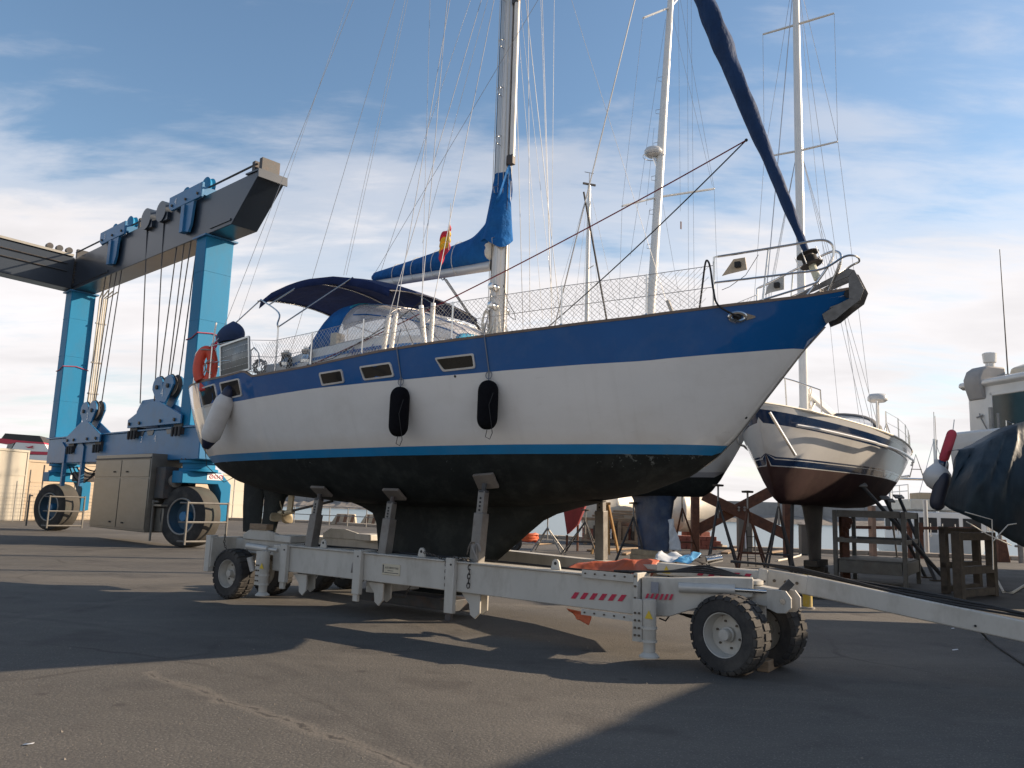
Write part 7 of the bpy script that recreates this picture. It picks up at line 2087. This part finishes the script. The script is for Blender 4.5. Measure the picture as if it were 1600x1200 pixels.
# service pedestals on the quay
def pedestal(label, px, D, w, h, mt, slot=True):
    b = on_g(px, D); t = thing('service_pedestal', label, 'pedestal', b)
    m = MB(); m.bx(-w / 2, w / 2, -.2, .2, 0, h); m.build('cabinet', mt, t, bevel=.03)
    m = MB(); m.bx(-w / 2 - .03, w / 2 + .03, -.23, .23, h + .002, h + .06); m.build('cap', mt, t, bevel=.01)
    if slot: m = MB(); m.bx(-.05, .05, -.215, -.202, h * .1, h * .55); m.build('label_strip', M_num, t)
pedestal('grey-brown service pedestal on the quay under the crossed braces', 1163, 36.5, .62, 1.55, mat('pedestal_grey', (.17, .155, .13), .7, var=.1))
pedestal('grey service pedestal on the quay left of the fin keel', 1258, 35.5, .5, 1.25, mat('pedestal_grey', (.17, .155, .13), .7), False)
b = on_g(1267, 35.2); t = thing('quay_pole', 'slim grey pole beside the pedestal left of the fin keel', 'pole', b)
m = MB(); m.tube([(0, 0, 0), (0, 0, 2.35)], .09, 10); m.build('shaft', M_galv, t); m = MB(); m.lathe([(.18, 0), (.18, .04)], n=12); m.build('base', M_galv, t)
b = on_g(1446, 38.0); t = thing('quay_pole', 'tall pale pole in front of the white motor yacht', 'pole', b)
m = MB(); m.tube([(0, 0, -.02), (0, 0, 2.6)], .10, 10); m.build('shaft', M_alu, t); m = MB(); m.lathe([(.2, 0), (.2, .04)], n=12); m.build('base', M_galv, t)
# quayside rail, reddish brown
t = thing('quay_railing', 'long reddish-brown rail along the quay behind the steel rack', 'railing', on_g(1330, 35.8))
p0 = on_g(1330, 35.8)
q0, q1 = at(1335, 824, 35.8) - p0, at(1524, 826, 35.0) - p0
m = MB(); m.bar(q0, q1, .08, .13); m.build('rail', M_rust, t)
for px, D in ((1362, 35.7), (1420, 35.5), (1437, 35.5), (1520, 35.1)):
    q = on_g(px, D) - p0; m = MB(); m.bar(q, q + Vector((0, 0, 1.55 if px != 1362 else 2.2)), .16 if px != 1362 else .42, .16); m.build('post', M_rust if px != 1362 else mat('tan_post', (.30, .19, .13), .8, var=.2), t)
b = gnd(1565, 878); t = thing('mooring_bollard', 'brown tapered mooring bollard on the quay under the motor boat', 'bollard', b)
m = MB(); m.bar((0, 0, 0), (0, 0, .95), .52, .5, up=(1, 0, 0), w2=.34, h2=.34); m.build('block', M_rust, t, bevel=.03); m = MB(); m.tube([(0, 0, .95), (0, 0, 1.7)], .08, 10); m.build('pin', M_galv, t)
b = on_g(1592, 34.5); t = thing('mooring_post', 'pale post with cleat at the far right of the quay', 'post', b)
m = MB(); m.tube([(0, 0, 0), (0, 0, .95)], .13, 10); m.build('shaft', M_galv, t); m = MB(); m.tube([(-.25, 0, .7), (.25, 0, .7)], .05, 8); m.build('cleat', M_galv, t)
# white motor yacht afloat
b = at(1462, 812, 46.0); b.z = -1.5
my = thing('motor_yacht', 'white flybridge motor yacht afloat beyond the quay', 'motor yacht', b, R(-100))
gen_hull(my, 11.0, 2.3, -.5, 2.6, 1.9, [(.35, M_navyp), (0, M_wg)], stern=.9, full=.3)
def mb2(name, x0, x1, y0, y1, z0, z1, mt=M_wg, par=None, bevel=.05):
    m = MB(); m.bx(x0, x1, y0, y1, z0, z1); return m.build(name, mt, par or my, bevel=bevel)
cb_ = mb2('cabin', -3.4, 2.2, -1.85, 1.85, 1.9, 3.6)
for k in range(4): mb2('window', -3.1 + 1.3 * k, -2.1 + 1.3 * k, -1.87, -1.855, 2.5, 3.3, M_black, cb_, .01)
for y_ in (-1.1, 0, 1.1): mb2('front_window', 2.205, 2.225, y_ - .45, y_ + .45, 2.5, 3.3, M_black, cb_, .01)
fb_ = mb2('flybridge', -3.0, 1.4, -1.7, 1.7, 3.7, 4.3, mat('cream_gel', (.6, .55, .46), .4))
mb2('flybridge_seat', -1.5, .4, -.9, .9, 4.3, 4.7, mat('tan_seat', (.4, .32, .22), .7))
for s_ in (-1, 1):
    for z in (4.75, 5.1):
        m = MB(); m.tube([(-3.2, s_ * 1.75, z), (1.2, s_ * 1.75, z)], .03, 6); m.build('flybridge_rail', M_steel, fb_)
    for x in (-3.2, -1.8, -.4, 1.2):
        m = MB(); m.tube([(x, s_ * 1.75, 4.2), (x, s_ * 1.75, 5.1)], .03, 6); m.build('rail_post', M_steel, fb_)
    m = MB(); m.tube([(-2.6, s_ * 1.7, 4.2), (-3.1, s_ * 1.5, 5.6), (-3.1, s_ * .4, 5.8)], .07, 8); m.build('radar_arch', M_wg, my)
    for k in range(6):
        m = MB(); x = -.2 + k; m.tube([(x + .8, s_ * lerp(2.2, .9, k / 5), 2.3), (x + .8, s_ * lerp(2.2, .9, k / 5), 3.0)], .025, 6); m.build('bow_rail_post', M_steel, my)
m = MB(); m.tube([(-3.1, -1.5, 5.6), (-3.1, 1.5, 5.6)], .07, 8); m.tube([(-2.6, -1.7, 5.5), (1.0, -1.7, 5.5)], .04, 6); m.tube([(-2.6, 1.7, 5.5), (1.0, 1.7, 5.5)], .04, 6); m.build('top_frame', M_steel, my)
m = MB(); m.tube([(-2.9, -1.5, 5.6), (-2.9, -1.5, 6.9)], .08, 8); m.lathe([(.36, 0), (.38, .1), (.38, .35), (.30, .6), (.12, .75), (0, .78)], (-2.9, -1.5, 6.8), n=20); m.build('satellite_dome', M_wg, my, smooth=50)
m = MB(); m.tube([(-3, .4, 5.7), (-3, 0, 7.1), (-3, -.4, 5.7)], .04, 6); m.tube([(-3, -.3, 6.2), (-3, .3, 6.2)], .03, 6); m.build('antenna_frame', M_galv, my)
m = MB(); m.tube([(-3, 1.2, 5.6), (-3, 1.2, 9.5)], .02, 5); m.build('whip_antenna', M_galv, my)
# distant mast left of the motor boat
b = at(1465, 800, 70); b.z = -1.5
t = thing('sailing_yacht', 'tiny far yacht mast rising left of the red fender', 'sailing yacht', b, .4)
gen_hull(t, 9, 1.5, -.6, 1.2, 1.0, [(.2, M_antifoul), (0, M_wg)], stern=.7, n_st=20)
zt = at(1464, 686, 70).z + 1.5
m = MB(); m.tube([(0, 0, 1), (0, 0, zt)], .12, 8); m.build('mast', M_mastw, t); m = MB(); m.tube([(0, 0, zt), (.1, 0, zt + 2.4)], .025, 5); m.build('antenna', M_dkst, t); gwire(t, Vector((0, 0, zt)), Vector((-4, 0, 1)), .03); gwire(t, Vector((0, 0, zt)), Vector((4.2, 0, 1)), .03)

# ---- seen under the blue hull
# quay fence behind the stern
fa, fbv = Vector((-17.5, 57.6, 0)), Vector((-6.5, 51.8, 0))
t = thing('quay_fence', 'light metal railing along the quay under the yacht stern', 'railing', fa)
d = (fbv - fa); n = 8
for i in range(n + 1):
    q = d * (i / n); m = MB(); m.tube([q, q + Vector((0, 0, 1.25))], .035, 6); m.build('post', M_galv, t)
for z in (.65, 1.22):
    m = MB(); m.tube([Vector((0, 0, z)), d + Vector((0, 0, z))], .03, 6); m.build('rail', M_galv, t)
M_stripe = mat('barrier_brown_stripe', (.16, .09, .06), .8); M_barr = mat('barrier_beige', (.40, .34, .26), .85, var=.1)
for px, py, lab in ((537, 818, 'striped beige concrete barrier by the quay railing, left one'), (582, 818, 'striped beige concrete barrier by the quay railing, right one beside the keel')):
    b = gnd(px, py + 2); t = thing('concrete_barrier', lab, 'barrier', b)
    m = MB(); m.prism([(-.9, 0), (.9, 0), (.75, .75), (-.45, .75)], (0, 0, 0), (1, 0, 0), (0, 0, 1), .6); m.build('block', M_barr, t, bevel=.02)
    for k in range(3):
        m = MB(); x = -.55 + .5 * k; m.prism([(x, .05), (x + .22, .05), (x + .36, .7), (x + .14, .7)], (0, -.304, 0), (1, 0, 0), (0, 0, 1), .006); m.build('painted_stripe', M_stripe, t, smooth=0)
# clutter right of the keel
M_redp = mat('faded_red_plate', (.22, .03, .035), .7, var=.25)
b = on_g(888, 32); t = thing('red_float', 'faded red steel hull piece on struts behind the keel', 'hull piece', b)
m = MB(); a0, a1, a2, a3_ = [at(x, y, 32) - b for x, y in ((880, 795), (915, 790), (903, 820), (886, 836))]
k = [a0, a1, a2, a3_]; m._add(k + [p + Vector((.2, 1.6, 0)) for p in k], [(0, 1, 2, 3), (7, 6, 5, 4), (0, 4, 5, 1), (1, 5, 6, 2), (2, 6, 7, 3), (3, 7, 4, 0)]); m.build('plate', M_redp, t, bevel=.03)
for x, y in ((886, 836), (903, 820)):
    p = at(x, y, 32.4) - b; m = MB(); m.tube([p, Vector((p.x, p.y, 0))], .05, 6); m.build('strut', M_rust, t)
stand('boat_stand', 'steel tripod prop beside the faded red hull piece', on_g(905, 30), at(915, 796, 30), .9, group=None)
stand('boat_stand', 'steel tripod prop seen through the gap next to the keel edge', on_g(858, 31), at(856, 806, 31), .8, mt=M_galv, group=None)
b = on_g(945, 31.0); t = thing('timber_trestle', 'ochre timber trestle standing behind the trailer', 'trestle', b)
M_och = mat('ochre_timber', (.36, .22, .09), .8, var=.25, scale=6)
top = at(948, 787, 31) - b
for dx, dy in ((-.5, -.3), (.15, -.35), (.6, .4), (-.1, .4)):
    m = MB(); m.bar(Vector((dx, dy, 0)), top + Vector((dx * .1, dy * .1, 0)), .09, .07); m.build('leg', M_och, t)
m = MB(); m.bar(top + Vector((0, -.7, .0)), top + Vector((0, .7, 0)), .12, .1); m.build('head', M_och, t)
b = on_g(968, 38.5); t = thing('timber_rack', 'weathered wooden rack of stacked timber behind the trestle', 'rack', b)
for x in (-1.6, -.8, 0, .8, 1.5):
    m = MB(); m.bar(Vector((x, 0, 0)), Vector((x, 0, 1.15)), .16, .16, up=(1, 0, 0)); m.build('post', M_wood, t, bevel=.01)
for z in (.18, 1.2):
    m = MB(); m.bar(Vector((-1.8, 0, z)), Vector((1.7, 0, z)), .2, .14); m.build('rail', M_wood, t, bevel=.01)
for k in range(6):
    m = MB(); x = -1.5 + .45 * k; m.bar(Vector((x, .25, .27)), Vector((x, .25, .8 + .1 * (k % 3))), .34, .3, up=(1, 0, 0)); m.build('plank_bundle', M_dwood if k % 2 else M_wood, t, bevel=.02)
for k, (x0, x1, z) in enumerate(((-1.3, .2, 1.36), (-1.2, .6, 1.48), (-.3, .9, 1.60))):
    m = MB(); m.bar(Vector((x0, 0, z)), Vector((x1, 0, z)), .3, .1); m.build('baulk', M_wood, t, bevel=.015)
M_tank = mat('white_tank', (.62, .57, .48), .45, var=.06, dirt=(.4, .34, .26), dirt_amt=.3)
for px, D, lab, rz_, Ln in ((955, 41.0, 'white ribbed tank lying behind the timber rack', .5, 2.6), (1062, 40.0, 'white horizontal tank on red bricks right of the blue keel', .35, 3.0)):
    b = on_g(px, D); t = thing('storage_tank', lab, 'tank', b, rz_)
    r1 = 1.05
    m = MB(); m.lathe([(0, -Ln / 2 - .35), (.5, -Ln / 2 - .3), (.85, -Ln / 2 - .12), (r1, -Ln / 2), (r1, -.4), (r1 * 1.03, -.35), (r1 * 1.03, -.25), (r1, -.2), (r1, Ln / 2), (.85, Ln / 2 + .12), (.5, Ln / 2 + .3), (0, Ln / 2 + .35)], (0, 0, 1.75), (1, 0, 0), 30); m.build('shell', M_tank, t, smooth=40)
    m = MB(); m.lathe([(.28, 0), (.28, .18), (.32, .18), (.32, .25), (0, .27)], (.4, 0, 2.78), n=18); m.build('manhole', M_tank, t)
    for x in (-.9, .9):
        for kz in range(3):
            for ky in range(3):
                m = MB(); m.bx(x - .25, x + .25, -.9 + .6 * ky + .01, -.32 + .6 * ky, .25 * kz, .25 * kz + .24); m.build('brick', mat('red_brick', (.28, .09, .06), .85, var=.2, scale=6), t, bevel=.01)
b = on_g(1086, 37.6); t = thing('brick_stack', 'low stack of red bricks on the quay right of the white tank', 'bricks', b)
for kz in range(3):
    for kx in range(4):
        m = MB(); m.bx(-.9 + .46 * kx + (.2 if kz % 2 else 0), -.46 + .46 * kx + (.2 if kz % 2 else 0), -.3, .3, .2 * kz, .2 * kz + .19); m.build('brick', mat('red_brick', (.28, .09, .06), .85, var=.2, scale=6), t, bevel=.01)
b = gnd(1105, 858); block_stack('timber_stack', 'pale timber beams lying on the quay edge beside the bricks', b, [(1.6, .3, .14), (1.4, .3, .13)], .2, mt=mat('pale_timber', (.36, .27, .17), .8))
b = gnd(820, 850); t = thing('cable_reel', 'orange coil of hose lying on the ground behind the keel', 'hose', b)
m = MB(); rr = random.Random(17); m.tube([Vector((.55 * math.cos(a) * rr.uniform(.8, 1.1), .3 * math.sin(a), .14 + .012 * a + rr.uniform(-.03, .03))) for a in np.linspace(0, 8 * math.pi, 60)], .07, 6); m.build('coil', mat('hose_orange', (.55, .10, .03), .6), t)
b = gnd(802, 862); t = thing('small_tyre', 'small black tyre lying behind the keel by the orange hose', 'tyre', b)
m = MB(); m.lathe([(.16, -.09), (.30, -.10), (.33, -.05), (.33, .05), (.30, .10), (.16, .09)], (0, 0, .33), (.5, 1, 0), 24, cap=False); m.build('tread', M_tyre, t); m = MB(); m.lathe([(.16, -.05), (.05, 0), (0, 0)], (0, 0, .33), (.5, 1, 0), 20, cap=False); m.build('rim', M_galv, t)
for k, (x0, y0, x1, y1, w, lab) in enumerate(((840, 852, 862, 850, .16, 'pale plank lying flat behind the keel'), (920, 862, 1000, 858, .2, 'long plank on the ground below the timber rack'), (975, 868, 990, 862, .18, 'short plank near the blue keel blocks'), (1132, 866, 1150, 858, .3, 'pale board leaning on the ground left of the ladder'), (1195, 866, 1225, 862, .25, 'rusty bar on the quay right of the ladder'))):
    a, b_ = gnd(x0, y0), gnd(x1, y1); timber('plank', lab, a + Vector((0, 0, .05)), b_ + Vector((0, 0, .05)), w, .07, 'plank')
# white hose on the ground by the fin keel, cables behind the drawbar
t0 = gnd(1215, 876); m = MB(); pts = [gnd(x, y, .03) - t0 for x, y in ((1215, 876), (1232, 873), (1250, 868), (1256, 862))] ; m.tube(pts + [pts[-1] + Vector((.1, 0, .6))], .035, 6); o = m.build('white_hose', M_rope_w); o.location = t0; tag(o, 'white hose running up to the grey pedestal', 'hose')
t0 = gnd(1230, 925)
for k in range(3):
    m = MB(); pts = [gnd(1190 + 22 * i, 918 + 7 * k + 4 * math.sin(i * 1.3 + k), .02) - t0 for i in range(8)]; m.tube(pts, .018, 5); o = m.build('ground_cable', mat('dark_green_cable', (.02, .03, .024), .6)); o.location = t0; tag(o, ['dark green cable on the ground behind the drawbar, farthest of three', 'dark green cable on the ground behind the drawbar, middle of three', 'dark green cable on the ground behind the drawbar, nearest of three'][k], 'cable')
t0 = gnd(1540, 985); m = MB(); pts = [at(1524, 978, 8.6) - t0, gnd(1540, 995, .02) - t0, gnd(1565, 1015, .015) - t0, gnd(1600, 1038, .015) - t0, gnd(1680, 1080, .015) - t0]; m.tube(pts, .014, 6); o = m.build('ground_cable', M_black); o.location = t0; tag(o, 'black cable trailing from the drawbar across the asphalt', 'cable')
t0 = gnd(1555, 900); m = MB(); pts = [gnd(x, y, .04) - t0 for x, y in ((1555, 900), (1568, 925), (1582, 926), (1600, 915), (1640, 905))]; m.tube(pts, .03, 6); o = m.build('white_hose', M_rope_w); o.location = t0; tag(o, 'white hose on the ground beside the dark timber trestle', 'hose')
# yellow post behind the drawbar joint
b = gnd(1262, 951); t = thing('yellow_post', 'chipped yellow wooden post stub behind the drawbar', 'post', b)
m = MB(); m.lathe([(.085, 0), (.088, .05), (.085, .5), (.08, .62), (0, .63)], n=12); m.build('stub', mat('chipped_yellow', (.42, .29, .03), .6, var=.2, scale=6, dirt=(.35, .33, .28), dirt_amt=.8, dirt_scale=9, stretch=(1, 1, .3)), t)
m = MB(); m.lathe([(.13, 0), (.13, .03), (.09, .04)], n=12); m.build('base', M_galv, t)
# scraps on the asphalt
for k, (x, y, w, l, lab) in enumerate(((1494, 1017, .012, .10, 'white paper scrap on the asphalt below the drawbar'), (1490, 983, .02, .06, 'small white scrap nearer the drawbar'), (42, 1166, .01, .08, 'white scrap at the lower left of the asphalt'))):
    p = gnd(x, y); P = [p + Vector((-l / 2, 0, .006)), p + Vector((l / 2, .01, .012)), p + Vector((l / 2, .03, .02)), p + Vector((-l / 2, .04, .006))]
    rag('paper_scrap', lab, 'scrap', P, [(0, 1, 2, 3)], M_bagw, 40 + k, .004, 1, .001)
